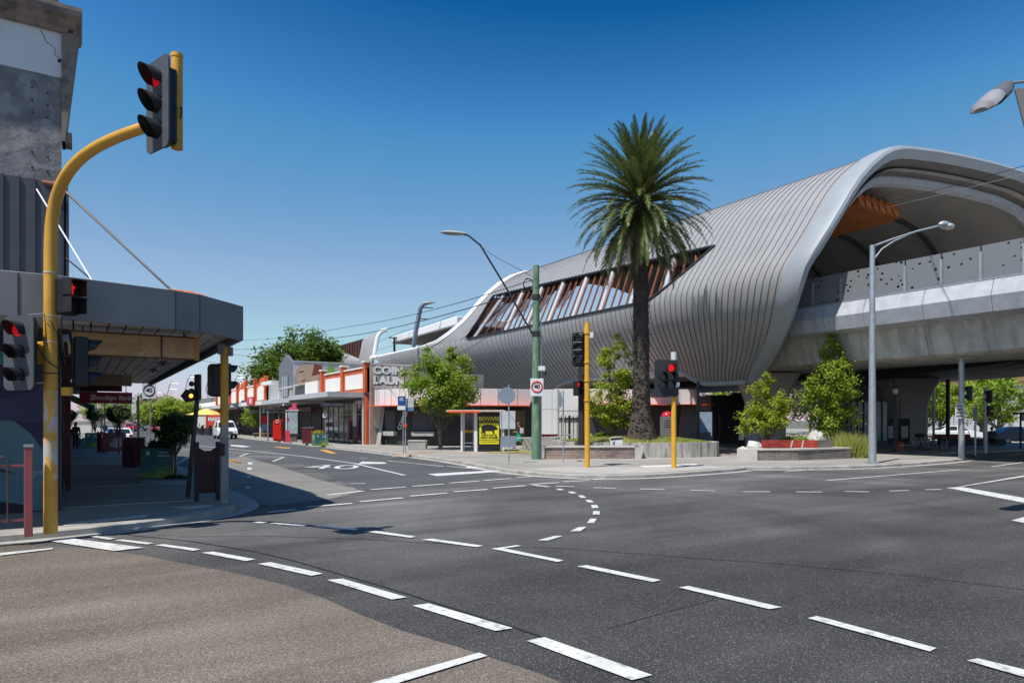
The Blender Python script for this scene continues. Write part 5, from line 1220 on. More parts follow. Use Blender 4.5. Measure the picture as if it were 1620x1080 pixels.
def laundry():
    t = thing('laundry_shop', 'single-storey laundry with orange pillared parapet and big lettering on its weathered brick side wall', 'shop', (FX, 49.7, 0))
    L = 11.6
    MB().box((5, L/2, 2.9), (9.98, L-.02, 5.8)).build('wall', M('laundry_render', (.3, .28, .26), .8), t)
    MB().box((1.9, -.06, 3.17), (3.8, .12, 6.34)).build('brick_side_wall', brickmat('laundry_brick', (.33, .21, .17), (.36, .33, .31), (.42, .4, .37)), t)
    MB().box((3.9, -.02, 6.26), (7.8, .24, .12)).build('coping', mConcL, t)
    sh = M('letter_shadow', (.03, .03, .035), .7)
    for w, z, s in (('COIN', 5.78, .8), ('LAUN', 5.02, .8)):
        text(w, s, sh, t, (.3, -.125, z-.08), 0, .075, 'LEFT', sx=1.2); text(w, s, M('wall_letter_white', (.66, .65, .63), .75), t, (.22, -.135, z), 0, .06, 'LEFT', sx=1.2)
    text('WASH & DRY', .52, M('faded_letter', (.52, .5, .47), .8), t, (.3, -.125, 4.44), 0, .015, 'LEFT', sx=.95)
    MB().box((-.1, L/2, 5.0), (.2, L, 1.95)).build('parapet', mBrickO, t)
    for y in (.25, 5.6, 11.3): MB().box((-.16, y, 5.25), (.42, .5, 2.3)).build('pillar', mBrickO, t); MB().box((-.16, y, 6.43), (.56, .64, .14)).build('pillar_cap', mPanelW, t)
    for y0 in (.7, 6.1): MB().box((-.21, y0+2.25, 5.0), (.04, 4.1, 1.15)).build('cream_panel', mPanelW, t)
    for y0 in (.5, 5.85): MB().box((-.12, y0+2.4, 6.02), (.36, 4.75, .1)).build('coping', mPanelW, t)
    MB().box((-1.55, L/2+.3, 3.92), (3.1, L-.4, .38)).build('awning', mAwn, t)
    MB().box((-.06, .3, 1.9), (.34, .34, 3.8)).build('orange_pier', mBrickO, t)
    MB().box((-.3, .62, 1.85), (.1, .1, 3.7)).build('white_post', mWhite, t)
    MB().box((-.04, L/2, 1.9), (.08, L-1.2, 3.7)).build('shopfront', mGlassD, t)
    fm = M('silver_frame', (.3, .31, .32), .4)
    for y in (1.4, 2.6, 3.4, 4.6, 5.8, 7.2, 8.6, 10): MB().box((-.1, y, 1.7), (.06, .06, 3.2)).build('mullion', fm, t)
    MB().box((-.11, L/2, 2.45), (.05, L-1.4, .06)).build('transom', fm, t)
    MB().box((-.12, 3.0, 2.4), (.06, .8, 1.8)).build('pale_panel', mOffw, t)
    MB().box((-.12, 3.0, .8), (.06, .8, 1.3)).build('dark_panel', mBlack, t)
    o = MB().box((-1.75, 3.4, 3.2), (1.9, .16, .36)).build('hanging_sign', M('sign_blue_grey', (.1, .12, .2), .5), t)
    text('COIN LAUNDRY', .23, mSign, o, (-1.75, 3.31, 3.2), 0, .02)
laundry()
def row_shop(label, y0, y1, h, mat, awz=3.55, awh=.4, awmat=None, front=None, build=None, ax=3.1):
    d = y1-y0; t = thing('street_shop', label, 'shop', (FX, y0, 0)); 
    MB().box((5, d/2, h/2), (10, d-.03, h)).build('wall', mat, t)
    MB().box((-ax/2, d/2, awz+awh/2), (ax, d-.05, awh)).build('awning', awmat or mAwn, t)
    MB().box((-.04, d/2, 1.75), (.08, d-.6, 3.3)).build('shopfront', front or mShadeW, t)
    for k in range(max(2, int(d/2.4))): MB().box((-.1, .4+k*(d-.8)/max(1, int(d/2.4)-1), 1.75), (.08, .1, 3.3)).build('mullion', M('frame_tan', (.22, .16, .1), .6) if k % 2 else mDark, t)
    if build: build(t, d, h)
    return t
def bA(t, d, h):
    MB().box((-.25, 2.2, 4.9), (.5, 4.2, 1.3)).build('cream_sign_box', mPanelW, t)
    MB().box((-.05, 7.6, 4.6), (.1, 3.6, 1.1)).build('dark_window', mGrey, t)
    MB().prism([(-1.6, 5.1), (0, 5.5), (0, 5.58), (-1.6, 5.2)], 5.5, 9.8, 'xz').build('tin_hood', mAwn, t)
    MB().box((-.6, d/2, 3.0), (.1, 7, .4)).build('red_fascia', M('dark_red_sign', (.16, .015, .012), .5), t)
    scribble(t, -.66, d/2+2, 3.0, 8, .16, M('gold_letter', (.45, .3, .12), .5), 2)
row_shop('low shop with cream sign box and tin hood beside the laundry parapet', 61.4, 71.9, 5.6, M('shop_tan', (.4, .34, .27), .8), build=bA)
def bB(t, d, h):
    gm = M('gable_grey', (.13, .14, .16), .6)
    MB().prism([(0, 5.2), (d, 5.2), (d, 7.9), (d*.5, 9.0), (0, 7.9)], -.05, .3, 'yz').build('gable_front', gm, t)
    MB().prism([(.0, 5.2), (9, 5.2), (9, 7.95), (0, 8.15)], -.1, .0, 'xz').build('mural_side_wall', M('mural_ground', (.42, .44, .47), .8, var=.25, scale=1.2), t)
    rng = random.Random(3); y = -.115
    def shape(pts, c, k): MB().prism(pts, y-k*.006, y-k*.006+.003, 'xz').build('mural_shape', M('mural_paint', c, .7), t)
    shape([(.3, 5.3), (1.5, 5.3), (2.6, 6.0), (2.9, 7.2), (2.2, 7.8), (1, 7.8), (.3, 7.2)], (.5, .38, .28), 1)
    shape([(1.9, 6.6), (2.9, 6.9), (3.0, 7.7), (2.2, 7.9)], (.22, .06, .04), 2)
    shape([(.6, 6.9), (1.1, 7.05), (1.1, 7.15), (.6, 7.05)], (.08, .07, .07), 2); shape([(.7, 6.1), (1.3, 6.2), (1.1, 6.0)], (.3, .08, .07), 2)
    shape([(3.2, 7.0), (3.9, 7.9), (4.5, 7.2), (3.9, 6.4)], (.2, .42, .09), 1); shape([(3.8, 6.3), (4.6, 7.0), (5.2, 6.3), (4.5, 5.6)], (.13, .2, .16), 2)
    shape([(4.9, 7.9), (6.1, 7.9), (5.6, 6.9)], (.6, .62, .62), 1); shape([(6, 6.8), (7, 7.7), (8, 7.0), (7.2, 6.1)], (.25, .27, .3), 2); shape([(6.8, 5.6), (8.6, 5.5), (8.2, 6.3)], (.5, .25, .2), 1)
    MB().box((4.5, -.06, 8.1), (9.1, .2, .1)).build('wall_cap', mAwn, t)
    MB().box((-.08, d/2, 5.6), (.1, d*.45, 2.2)).build('upper_window', M('window_blue_grey', (.1, .13, .16), .15), t)
    for q in (.35, .5, .65): MB().box((-.14, d*q, 5.6), (.06, .14, 2.2)).build('mullion', mAwn, t)
    o = MB().box((-3.2, d*.85, 4.02), (.14, 3.6, .86)).build('red_sign', M('sign_red', (.62, .015, .03), .45), t)
    m = MB(); m.box((-3.29, d*.85-.7, 4.02), (.03, .5, .5)); m.box((-3.29, d*.85-.1, 4.02), (.03, .4, .6)); m.build('sign_emblem', mSign, o)
    MB().box((-1.6, d*.2, 3.0), (2.3, .16, .5)).build('hanging_sign', M('dental_sign', (.42, .43, .44), .5), t)
    text('Dental Surgery', .33, mInk, t, (-1.6, d*.2-.09, 3.0), 0, .025)
row_shop('two-storey shop with grey gable, colourful mural side wall and small red awning sign', 72, 77.8, 7.9, M('gable_render', (.25, .26, .27), .8), awmat=mPanelW, build=bB)
def bC(t, d, h):
    MB().box((-.4, d/2, 6.2), (.9, d, .35)).build('white_cornice', mWhite, t)
    o = MB().box((-2.7, d*.7, 3.7), (.3, 5.2, 1.1)).build('charcoal_sign', M('sign_charcoal', (.05, .055, .07), .5), t)
    scribble(o, -2.86, d*.7+1.6, 3.85, 7, .3, mSign, 3, .26); scribble(o, -2.86, d*.7+1.2, 3.42, 5, .16, mSign, 4, .2)
    MB().box((-1.6, d*.1, 2.9), (2.6, .14, .4)).build('hanging_sign', M('dull_grey_sign', (.25, .25, .25), .6), t)
row_shop('white rendered shop with thick cornice and charcoal awning sign', 77.9, 83, 6.3, mWhite, awmat=mWhite, build=bC)
def bD(t, d, h):
    n = 6
    MB().box((-.1, d/2, 5.3), (.2, d, 2.2)).build('parapet', mBrickO, t)
    for k in range(n+1): MB().box((-.2, .25+k*(d-.5)/n, 5.7), (.42, .5, 3.0)).build('pillar', mBrickO, t)
    for k in range(n):
        c = .25+(k+.5)*(d-.5)/n; w = (d-.5)/n*.62
        MB().prism([(c-w/2, 4.4), (c+w/2, 4.4), (c+w/2, 5.8), (c+w/4, 6.1), (c-w/4, 6.1), (c-w/2, 5.8)], -.24, -.2, 'yz').build('cream_panel', mPanelW, t)
        r = w*.8; MB().prism([(c-r/2, 6.35)]+[(c+r/2*math.cos(PI-PI*i/8), 6.35+.75*math.sin(PI*i/8)) for i in range(9)]+[(c+r/2, 6.35)], -.15, .05, 'yz').build('arched_top', mBrickO, t) if k % 2 == 0 else MB().box((-.1, c, 6.3), (.25, w*1.4, .16)).build('coping', mPanelW, t)
    o = MB().box((-3.1, d*.12, 3.65), (.2, 6, .7)).build('charcoal_sign', M('sign_charcoal', (.05, .055, .07), .5), t)
    scribble(o, -3.21, d*.12+1.4, 3.65, 7, .26, mSign, 5, .26)
row_shop('long row of shops under an orange brick parapet with arches and cream panels', 83.1, 118, 5.6, mBrickO, build=bD)
row_shop('far plain white-fronted shops before the distant viaduct', 118.1, 150, 5.0, mPanelW, awmat=mPanelW)
# ================= STATION KIOSKS
mBand = M('kiosk_white_band', (.7, .69, .68), .35, var=.03)
mKw = M('kiosk_dark_wall', (.04, .04, .042), .6, var=.15)
def kiosk_a():
    t = thing('station_kiosk', 'low curved dark kiosk with white fascia and thin orange canopy lip beside the laundry', 'kiosk', (0, 0, 0))
    a = [(18.75, 49.3), (18.7, 48.3), (19.1, 46.9), (19.9, 45.6), (21.2, 44.3), (23, 43.2), (25.5, 42.4), (28.6, 42.)]
    back = [(28.6, 47.5), (22, 49.5)]
    MB().prism(inset(a, .55)+back, K, 3.05).build('wall', mKw, t)
    MB().prism(a+back, 3.05, 4.25).build('fascia', mBand, t, bevel=.02)
    for p, q in zip(a, a[1:]):
        for s in (.0, .5): MB().box((lerp(p[0], q[0], s), lerp(p[1], q[1], s)-.0, 3.65), (.03, .03, 1.2)).build('fascia_joint', mGrey, t)
    out = inset(a, -.75); MB().prism(out+list(reversed(inset(a, .1))), 2.99, 3.045).build('canopy_lip', mOrange, t)
    w = inset(a, .5); ww = MB()
    ww.grid([[(*p, K) for p in inset(a, .1)[:2]], [(*p, 2.95) for p in inset(a, .5)[:2]]]); ww.build('splayed_concrete', mConc, t)
    for (i, j) in ((1, 2), (3, 4)):
        p, q = w[i], w[j]; c = ((p[0]+q[0])/2, (p[1]+q[1])/2); an = math.atan2(q[1]-p[1], q[0]-p[0]); ln = math.hypot(q[0]-p[0], q[1]-p[1])
        MB().box((c[0], c[1], 1.95), (ln*.92, .1, 1.5), an).build('window', M('kiosk_window', (.1, .105, .12), .2), t)
        MB().box((c[0], c[1]-.1, 1.0), (ln*.96, .5, .32), an).build('counter', mConc, t)
    c = ((w[2][0]+w[3][0])/2, (w[2][1]+w[3][1])/2); text('COFFEE', .42, mSign, t, (c[0]-.15, c[1]-.15, 1.95), -.9, .02, tilt=R(64))
    MB().box((w[5][0], w[5][1]-.05, 1.5), (.05, .08, 2.7)).build('door_edge', mGrey, t)
    MB().box((26.8, 42.35, 1.4), (1.9, .2, 2.6)).build('door', M('olive_door', (.11, .1, .05), .6), t)
    MB().box((25.4, 42.72, 2.2), (.4, .1, .45)).build('notice', mSign, t)
kiosk_a()
def white_pod():
    b = D(867, 47); t = thing('white_service_pod', 'tall white panelled service pod with red base behind the green power pole', 'kiosk', (*b, K), FACE)
    s = 47/F
    MB().prism(rrect(1.5, .9, .2), .9, 3.95).build('panel_body', mBand, t)
    MB().box((0, 0, .72), (1.3, .8, .3)).build('red_base', M('red_base', (.2, .02, .015), .5), t)
    MB().box((.1, 0, .3), (1.7, .9, .6)).build('plinth', mConc, t)
    m = MB(); m.box((.25, -.452, 2.4), (.02, .01, 3)); m.box((0, -.452, 2.6), (1.4, .01, .02)); m.build('panel_joint', mGrey, t)
    # white wall and black fence beyond it
white_pod()
def white_wall():
    a = D(880, 50); t = thing('white_panel_wall', 'white panelled wall above black fence palings behind the slender yellow pole', 'wall', (*a, K), FACE)
    MB().box((2.6, .0, 3.1), (5.4, .2, 2.1)).build('panel', mBand, t)
    MB().box((2.6, .1, 1.0), (5.4, .1, 2.1)).build('lower_panel', mOffw, t)
    m = MB(); m.box((2.6, -.11, 2.55), (5.4, .01, .02)); m.build('panel_joint', mGrey, t)
white_wall()
def palings():
    a = D(880, 48.6); t = thing('paling_fence', 'black steel paling fence in front of the white panelled wall', 'fence', (*a, K), FACE)
    for k in range(18):
        MB().box((.1+.28*k, 0, 1.1), (.16 if k % 3 == 0 else .05, .05, 2.2)).build('paling', mBlack, t)
    for z in (.25, 1.95): MB().box((2.5, .0, z), (5, .03, .06)).build('rail', mBlack, t)
    MB().add([(1.9, -.4, .9), (2.5, -.4, .9), (2.9, -.4, 2.6), (2.1, -.4, 2.6)], [(0, 1, 2, 3)]).build('brown_panel', M('brown_panel', (.07, .03, .025), .6), t) 
palings()
def kiosk_b():
    b = D(1068, 47.5); t = thing('station_kiosk', 'second dark kiosk with pale fascia and orange lip behind the palm trunk', 'kiosk', (*b, K), FACE)
    s = 47.5/F
    w0, w1 = (930-1068)*s, (1106-1068)*s
    MB().prism([(w0, .6), (w1-.3, .6), (w1-.3, 5), (w0, 5)], 0, 2.95).build('wall', mKw, t)
    MB().prism([(w0, 0), (w1-.35, 0), (w1-.1, .1), (w1, .35), (w1, 5), (w0, 5)], 2.95, 4.0).build('fascia', mBand, t)
    for k in range(6): MB().box((w0+.9+k*1.1, -.002, 3.5), (.025, .02, 1.04)).build('fascia_joint', mGrey, t)
    MB().prism([(w0, -.8), (w1+.6, -.75), (w1+1.1, .2), (w1+.2, 2), (w0, 1)], 2.89, 2.945).build('canopy_lip', mOrange, t)
    MB().add([((1072-1068)*s, .2, 0), (w1+.1, .2, 0), (w1+.05, .5, 2.9), ((1081-1068)*s, .5, 2.9)], [(0, 1, 2, 3)]).build('splayed_wall', M('splay_grey', (.13, .13, .135), .7), t)
    o = MB().prism(rrect(1.5, .55, .2, 4, (1044-1068)*s, 3.72), -.02, .0, 'xz').build('dark_window', mGlassD, t)
    MB().box(((1046-1068)*s, -.03, 3.7), (.7, .012, .05)).build('fine_print', M('sign_dim', (.35, .37, .4), .5), o)
kiosk_b()
def ticket_box():
    b = D(1056, 45.6); t = thing('red_topped_cabinet', 'grey cabinet with a domed red top between the palm trunk and the five-light post', 'cabinet', (*b, K), FACE)
    MB().box((0, 0, 1.05), (.85, .8, 2.1)).build('body', M('cabinet_grey', (.17, .17, .165), .6), t, bevel=.02)
    m = MB(); m.ball((0, 0, 2.1), .44, 14, 8, (1, .9, .8)); m.build('domed_top', M('red_dome', (.45, .012, .03), .3), t, smooth=True)
    m = MB(); [m.box((-.1, -.405, 1.4+.14*k), (.4, .01, .03)) for k in range(4)]; m.build('fine_print', mBlack, t)
ticket_box()
def dark_hall():
    b = D(1150, 49); t = thing('station_entry', 'black station entry hall under the ribbed belly behind the standing woman', 'entrance', (*b, K), FACE)
    s = 49/F
    MB().prism([((1125-1150)*s, 0), ((1182-1150)*s, 0), ((1182-1150)*s, 9), ((1125-1150)*s, 9)], 2.55, 3.65).build('lintel', M('entry_black', (.012, .012, .013), .5), t)
    MB().box((3.1, 8, 1.6), (3.6, .2, 3.4)).build('back_wall', mBlack, t)
    for px in (1127.5, 1136): MB().cyl(((px-1150)*s, -.3, 0), ((px-1150)*s, -.3, 2.2), .06).build('gate_post', mDark, t)
    MB().box(((1113-1150)*s, -.1, .5), (.9, .3, 1.0)).build('gate', mGrey, t)
    MB().box(((1168-1150)*s, .4, 3.75), (.7, .4, .18)).build('roof_lamp', mBlack, t)
dark_hall()
# ================= BUS SHELTER
def shelter():
    Yc = dep(714); b = D(765, Yc); t = thing('bus_shelter', 'bus shelter with pink-orange roof edge and yellow BEWARE poster panel', 'bus shelter', (*b, K), FACE)
    s = Yc/F; X = lambda px: (px-765)*s; Zz = lambda py: Zh(py, Yc)-K
    MB().box((X(753), .5, Zz(650)), (X(800)-X(708), 1.9, .12)).build('roof', M('shelter_roof', (.55, .42, .36), .5), t, bevel=.02)
    MB().box((X(735), -.46, Zz(651.5)), (X(760)-X(708), .03, .1)).build('roof_edge', mOrange, t)
    for px, y in ((730.5, .0), (752.5, .0), (796, .1), (732, 1.1), (796, 1.1)): MB().box((X(px), y, Zz(651)/2), (.11 if px != 752.5 else .2, .1, Zz(651))).build('post', mWhite, t)
    MB().box((X(741), 1.1, 1.5), (X(750)-X(732), .03, 2.0)).build('glass_panel', mGlassD, t)
    MB().box((X(741), 1.07, 1.18), (X(750)-X(732), .03, .16)).build('yellow_band', mYellow, t)
    MB().box((X(748.5), .4, 1.4), (.02, .8, 2.3)).build('side_glass', M('frosted_side', (.22, .27, .29), .2), t)
    MB().box((X(746), .45, .5), (X(760)-X(736), .38, .07)).build('seat', mOffw, t)
    MB().box((X(747), .45, .25), (.15, .3, .5)).build('seat_leg', mDark, t)
    o = MB().box((X(774), .0, Zz(681.5)), (X(792)-X(757), .22, Zz(652)-Zz(711))).build('poster_case', mBlack, t, bevel=.02)
    yc = X(774); y = -.115
    MB().box((yc, y-.005, Zz(685.5)), (X(790)-X(759), .01, Zz(668)-Zz(701))).build('yellow_poster', M('poster_yellow', (.75, .68, .02), .5, var=.02), t)
    my = M('poster_yellow_ink', (.7, .62, .06), .5)
    text('BEWARE', .32, my, t, (yc, y-.008, Zz(662)), 0, .025, sx=1.02)
    MB().box((yc, y-.006, Zz(666.5)), (1.15, .008, .02)).build('rule', my, t)
    text("DON'T CUT IN", .14, mInk, t, (yc, y-.02, Zz(688)), 0, .03, sx=.95); text('FRONT OF BUSES', .14, mInk, t, (yc, y-.02, Zz(692)), 0, .03, sx=.92)
    m = MB(); [m.box((yc-.58+.075*k, y-.012, Zz(695.8)), (.05, .008, .05)) for k in range(16)]; m.box((yc, y-.012, Zz(698.5)), (1.0, .008, .03)); m.build('poster_trim', mInk, t)
    # hefty four-legged animal silhouette
    an = [(-.5, -.3), (-.47, -.05), (-.48, .1), (-.4, .26), (-.2, .35), (.05, .35), (.25, .3), (.33, .25), (.36, .3), (.4, .24), (.5, .12), (.53, .0), (.48, -.06), (.36, -.06), (.3, -.1), (.3, -.22), (.36, -.32), (.22, -.34), (.2, -.2), (.14, -.13), (-.1, -.15), (-.2, -.12), (-.24, -.2), (-.2, -.34), (-.36, -.34), (-.38, -.22), (-.42, -.22), (-.4, -.34), (-.52, -.34)]
    MB().prism([(yc+p[0]*.95, Zz(678.5)+p[1]*.75) for p in an], y-.02, y-.014, 'xz').build('animal_silhouette', mInk, t)
shelter()
# ================= RAISED LAWN, WALLS, SEATS
def lawn():
    Yc = 36.6; b = D(1012, Yc); s = Yc/F; mW = mixmat('streaked_concrete', (.42, .4, .36), (.13, .115, .1), 2.6, .5, .66, .85, (2.2, 2.2, .25))
    t = thing('raised_lawn', 'raised oval lawn bed with streaked concrete retaining wall under the palm', 'planting bed', (*b, K), FACE)
    rim = [(-4.6, 1.2), (-4.2, -.6), (-3.2, -2.1), (-.5, -3.0), (2., -2.7), (3.55, -1.9), (3.95, -1.0), (3.9, 1.5), (2.5, 3.8), (-1.5, 4.6), (-4, 3.4)]
    inn_ = [(p[0]*.93, p[1]*.93+.06) for p in rim]
    m = MB(); rows = [[(*p, 0) for p in rim], [(*p, .74) for p in rim], [(*p, .74) for p in inn_], [(*p, .6) for p in inn_]]
    m.grid(rows, True); m.build('retaining_wall', mW, t)
    c = (-.2, 1.0); rr = []
    for k, f in enumerate((1, .85, .6, .3, .02)): rr.append([(c[0]+(p[0]-c[0])*f, c[1]+(p[1]-c[1])*f, .66+[0, .08, .2, .27, .3][k]) for p in inn_])
    m = MB(); m.grid(rr, True); m.build('lawn', M('lawn_soil', (.27, .25, .08), .95, var=.3, scale=3, fine=.3, bscale=60), t, smooth=True)
    rng = random.Random(5); g = MB()
    for _ in range(9000):
        a = rng.randrange(11); f = math.sqrt(rng.random()); q = rng.random(); p0 = inn_[a]; p1 = inn_[(a+1) % 11]
        p = (lerp(p0[0], p1[0], q), lerp(p0[1], p1[1], q)); x, y = c[0]+(p[0]-c[0])*f, c[1]+(p[1]-c[1])*f
        z = interp([(0, .96), (.3, .93), (.6, .86), (.85, .74), (1, .66)], f); h = rng.uniform(.05, .12); dx = rng.uniform(-.06, .06)
        g.add([(x-.02, y, z), (x+.02, y, z), (x+dx, y+rng.uniform(-.04, .04), z+h)], [(0, 1, 2)])
    tag(g.build('grass', lfGrass, t, fix=False), kind='stuff')
lawn()
def low_wall():
    a = Vector((*D(862, 33.0), 0)); b = Vector((*D(1003, 33.2), 0)); d = b-a; t = thing('low_brick_wall', 'low mottled brick wall with pale coping in front of the raised lawn', 'wall', (a.x, a.y, K), math.atan2(d.y, d.x)); L = d.length
    MB().box((L/2, 0, .27), (L, .4, .54)).build('brickwork', brickmat('mottled_brick', (.33, .2, .15), (.13, .11, .115), (.38, .35, .32)), t)
    MB().prism([(-.05, -.25), (L+.25, -.25), (L+.15, .3), (-.05, .3)], .54, .62).build('coping', mConcL, t)
    MB().prism([(L, 0), (L+.3, .0), (L+.45, .62), (L, .62)], -.25, .25, 'xz').build('end_block', mConcL, t)
low_wall()
def pointer():
    b = D(975, 33.9); t = thing('pointer_sign', 'small white pointer board with a left arrow propped at the lawn edge', 'sign', (*b, .62), FACE)
    s = 33.9/F
    o = MB().box((0, 0, .3), (.62, .03, .46), m=Matrix.Rotation(R(-5), 3, 'Y')).build('board', mSign, t)
    MB().box((.01, -.02, .45), (.6, .012, .1), m=Matrix.Rotation(R(-5), 3, 'Y')).build('dark_strip', mInk, o)
    MB().prism([(-.1, .33), (-.19, .23), (-.1, .13), (-.06, .15), (-.13, .23), (-.06, .31)], -.026, -.018, 'xz').build('arrow', mInk, o)
    MB().cyl((-.2, .02, 0), (-.2, .02, .3), .015).build('stake', mGalv, t); MB().cyl((.2, .02, 0), (.2, .02, .3), .015).build('stake', mGalv, t)
pointer()
def seat_wall():
    t = thing('seat_wall', 'low angular planter wall with grey brick face and a red glazed brick backrest', 'wall', (0, 0, 0))
    a = [D(1166, 32.8), D(1198, 31.4), D(1262, 31.6), D(1346, 33.2), D(1344, 35.8), D(1175, 36.2)]
    MB().prism([(p[0], p[1]) for p in a[:1]]+[a[1], (a[1][0]+.2, a[1][1]+.5), a[5]], K, .62).build('concrete_end', mConcL, t)
    MB().prism([a[1], a[2], a[3], (a[3][0]-.2, a[3][1]+.6), (a[2][0]-.2, a[2][1]+.6), (a[1][0]+.21, a[1][1]+.51)], K, .6).build('brick_face', brickmat('grey_brick', (.2, .165, .14), (.14, .125, .115), (.3, .28, .25)), t)
    MB().prism([(a[1][0]-.03, a[1][1]-.03), (a[2][0], a[2][1]-.05), (a[3][0]+.05, a[3][1]-.02), (a[3][0]-.2, a[3][1]+.6), (a[2][0]-.2, a[2][1]+.6), (a[1][0]+.2, a[1][1]+.52)], .6, .67).build('coping', mConcL, t)
    p, q = Vector((*D(1206, 32.2), 0)), Vector((*D(1292, 32.6), 0)); d = q-p; an = math.atan2(d.y, d.x)
    rb_ = brickmat('red_glazed_brick', (.5, .06, .035), (.36, .035, .03), (.05, .03, .03), .21, .075)
    o = MB().box((0, 0, 0), (d.length, .16, .36)).build('red_backrest', rb_, t, (*(p+d/2).xy, .86), an)
    o2 = Vector((*D(1315, 33.2), 0)); d2 = o2-q; MB().box((0, 0, 0), (d2.length, .16, .36)).build('grey_backrest', brickmat('grey_brick', (.2, .165, .14), (.14, .125, .115), (.3, .28, .25)), t, (*(q+d2/2).xy, .86), math.atan2(d2.y, d2.x))
    m = MB()
    for f in (.52, .72): m.box((d.length*(f-.5), -.085, 0), (.06, .01, .36), m=Matrix.Rotation(.25, 3, 'Y'))
    m.build('lettering_strip', mConcL, o)
seat_wall()
def rock(label, px, Yc, w, h, seed):
    b = D(px, Yc); rng = random.Random(seed); t = thing('boulder', label, 'rock', (*b, K), FACE)
    m = MB(); bm = bmesh.new(); bmesh.ops.create_icosphere(bm, subdivisions=2, radius=1)
    for v in bm.verts:
        f = rng.uniform(.82, 1.1); v.co = Vector((v.co.x*w/2*f, v.co.y*w*.4*f, (max(v.co.z, -.6)+.6)/1.6*h*f))
    m.add([v.co[:] for v in bm.verts], [[v.index for v in f.verts] for f in bm.faces]); bm.free()
    m.build('stone', M('pale_rock', (.5, .49, .46), .85, var=.15, scale=4), t)
rock('large pale rock beside the left end of the red brick seat', 1193, 34, .95, .85, 1)
rock('bigger white rock half hidden under the tallest plaza tree', 1297, 36.8, 1.6, 1.35, 2)
def handrail():
    t = thing('handrail', 'bent steel handrail and low grey ramp wall behind the green power pole', 'handrail', (0, 0, 0))
    y = 39; pts = [P(812, 693, y), P(850, 692, y), P(882, 691, y), P(888, 687, y), P(905, 688, 38), P(912, 694, 37.5)]
    MB().tube(pts, .035, 8).build('rail', mGalv, t, smooth=True)
    for px in (880, 884): MB().cyl((*D(px, y), K), (*D(px, y), Zh(691, y)), .03).build('rail_post', mDark, t)
    a = D(858, 41.5); MB().box((0, 0, 0), (2.4, .2, .8)).build('ramp_wall', mConc, t, (*a, .55), FACE)
handrail()
def bollards():
    for i, px in enumerate((898, 903, 915, 921.5, 933, 941)):
        Yc = 36.2-.12*i; t = thing('low_bollard', 'short pale bollard along the sandy path before the lawn', 'bollard', (*D(px, Yc), K), FACE, 'short pale bollards by the lawn path')
        MB().box((0, 0, .36), (.12, .12, .72)).build('body', mOffw, t, bevel=.01); MB().box((0, 0, .74), (.13, .13, .05)).build('cap', mDark, t)
bollards()
sheet('sandy_path', [D(890, 35.5), D(960, 34.6), D(975, 37), D(930, 40), D(890, 39)], K+.008, M('sandy_gravel', (.5, .3, .12), .9, var=.2))
def concrete_seat():
    Yc = dep(710); t = thing('concrete_seat', 'short concrete block seat under the kiosk street tree', 'seat', (*D(661.5, Yc), K), FACE)
    MB().prism([(-.58, 0), (.55, 0), (.6, .5), (-.62, .5)], -.3, .3, 'xz').build('block', mConc, t, bevel=.02)
    MB().box((0, 0, .535), (1.26, .66, .07)).build('top_slab', mConcL, t, bevel=.01)
concrete_seat()
sheet('grass_verge', [G(770, 716.5, K), G(838, 717.5, K), G(850, 711, K), G(780, 711, K)], K+.01, M('verge_yellow', (.27, .24, .08), .95, var=.3, fine=.3))
# ================= STREET FURNITURE ON THE RIGHT KERB
def post_box():
    Yc = dep(697); t = thing('post_box', 'rounded red post box on the right-hand footpath', 'post box', (*D(440.5, Yc), K), FACE)
    MB().box((0, 0, .85), (.78, .7, 1.5)).build('body', mRed, t, bevel=.05)
    m = MB(); m.prism([(-.39, 1.6)]+[(.39*math.cos(PI-PI*k/10), 1.6+.34*math.sin(PI*k/10)) for k in range(11)], -.35, .35, 'xz'); m.build('domed_top', mRed, t, smooth=True)
    MB().box((0, -.36, 1.55), (.34, .02, .07)).build('slot', mBlack, t)
    MB().ring((.02, -.37, 1.72), .13, .025, 16).build('white_emblem', mSign, t)
    MB().box((0, 0, .05), (.7, .62, .1)).build('plinth', M('red_dark', (.3, .015, .01), .5), t)
post_box()
def map_stand():
    Yc = dep(698.5); t = thing('map_stand', 'grey framed map stand with pink ornament on top beside the red post box', 'information stand', (*D(464, Yc), K), FACE); s = Yc/F
    MB().box((0, 0, 1.55), (.98, .3, 2.2)).build('case', mDark, t, bevel=.02)
    MB().box((0, -.16, 1.62), (.84, .02, 1.85)).build('map_panel', M('map_pale', (.33, .4, .42), .25, var=.25, scale=4), t)
    MB().box((-.03, 0, 2.68), (1.14, .4, .1)).build('cap', mAwn, t)
    MB().box((0, 0, .25), (.6, .26, .5)).build('base', M('base_olive', (.12, .11, .09), .7), t)
    MB().box((-.56, 0, 1.3), (.1, .3, 2.5)).build('white_side', mWhite, t)
    m = MB(); m.prism([(-.35, 2.73), (.4, 2.73), (.3, 2.95), (-.3, 2.95)], -.12, .12, 'xz'); m.box((.1, 0, 3.12), (.36, .12, .36)); m.build('pink_ornament', M('hot_pink', (.62, .08, .17), .5), t)
map_stand()
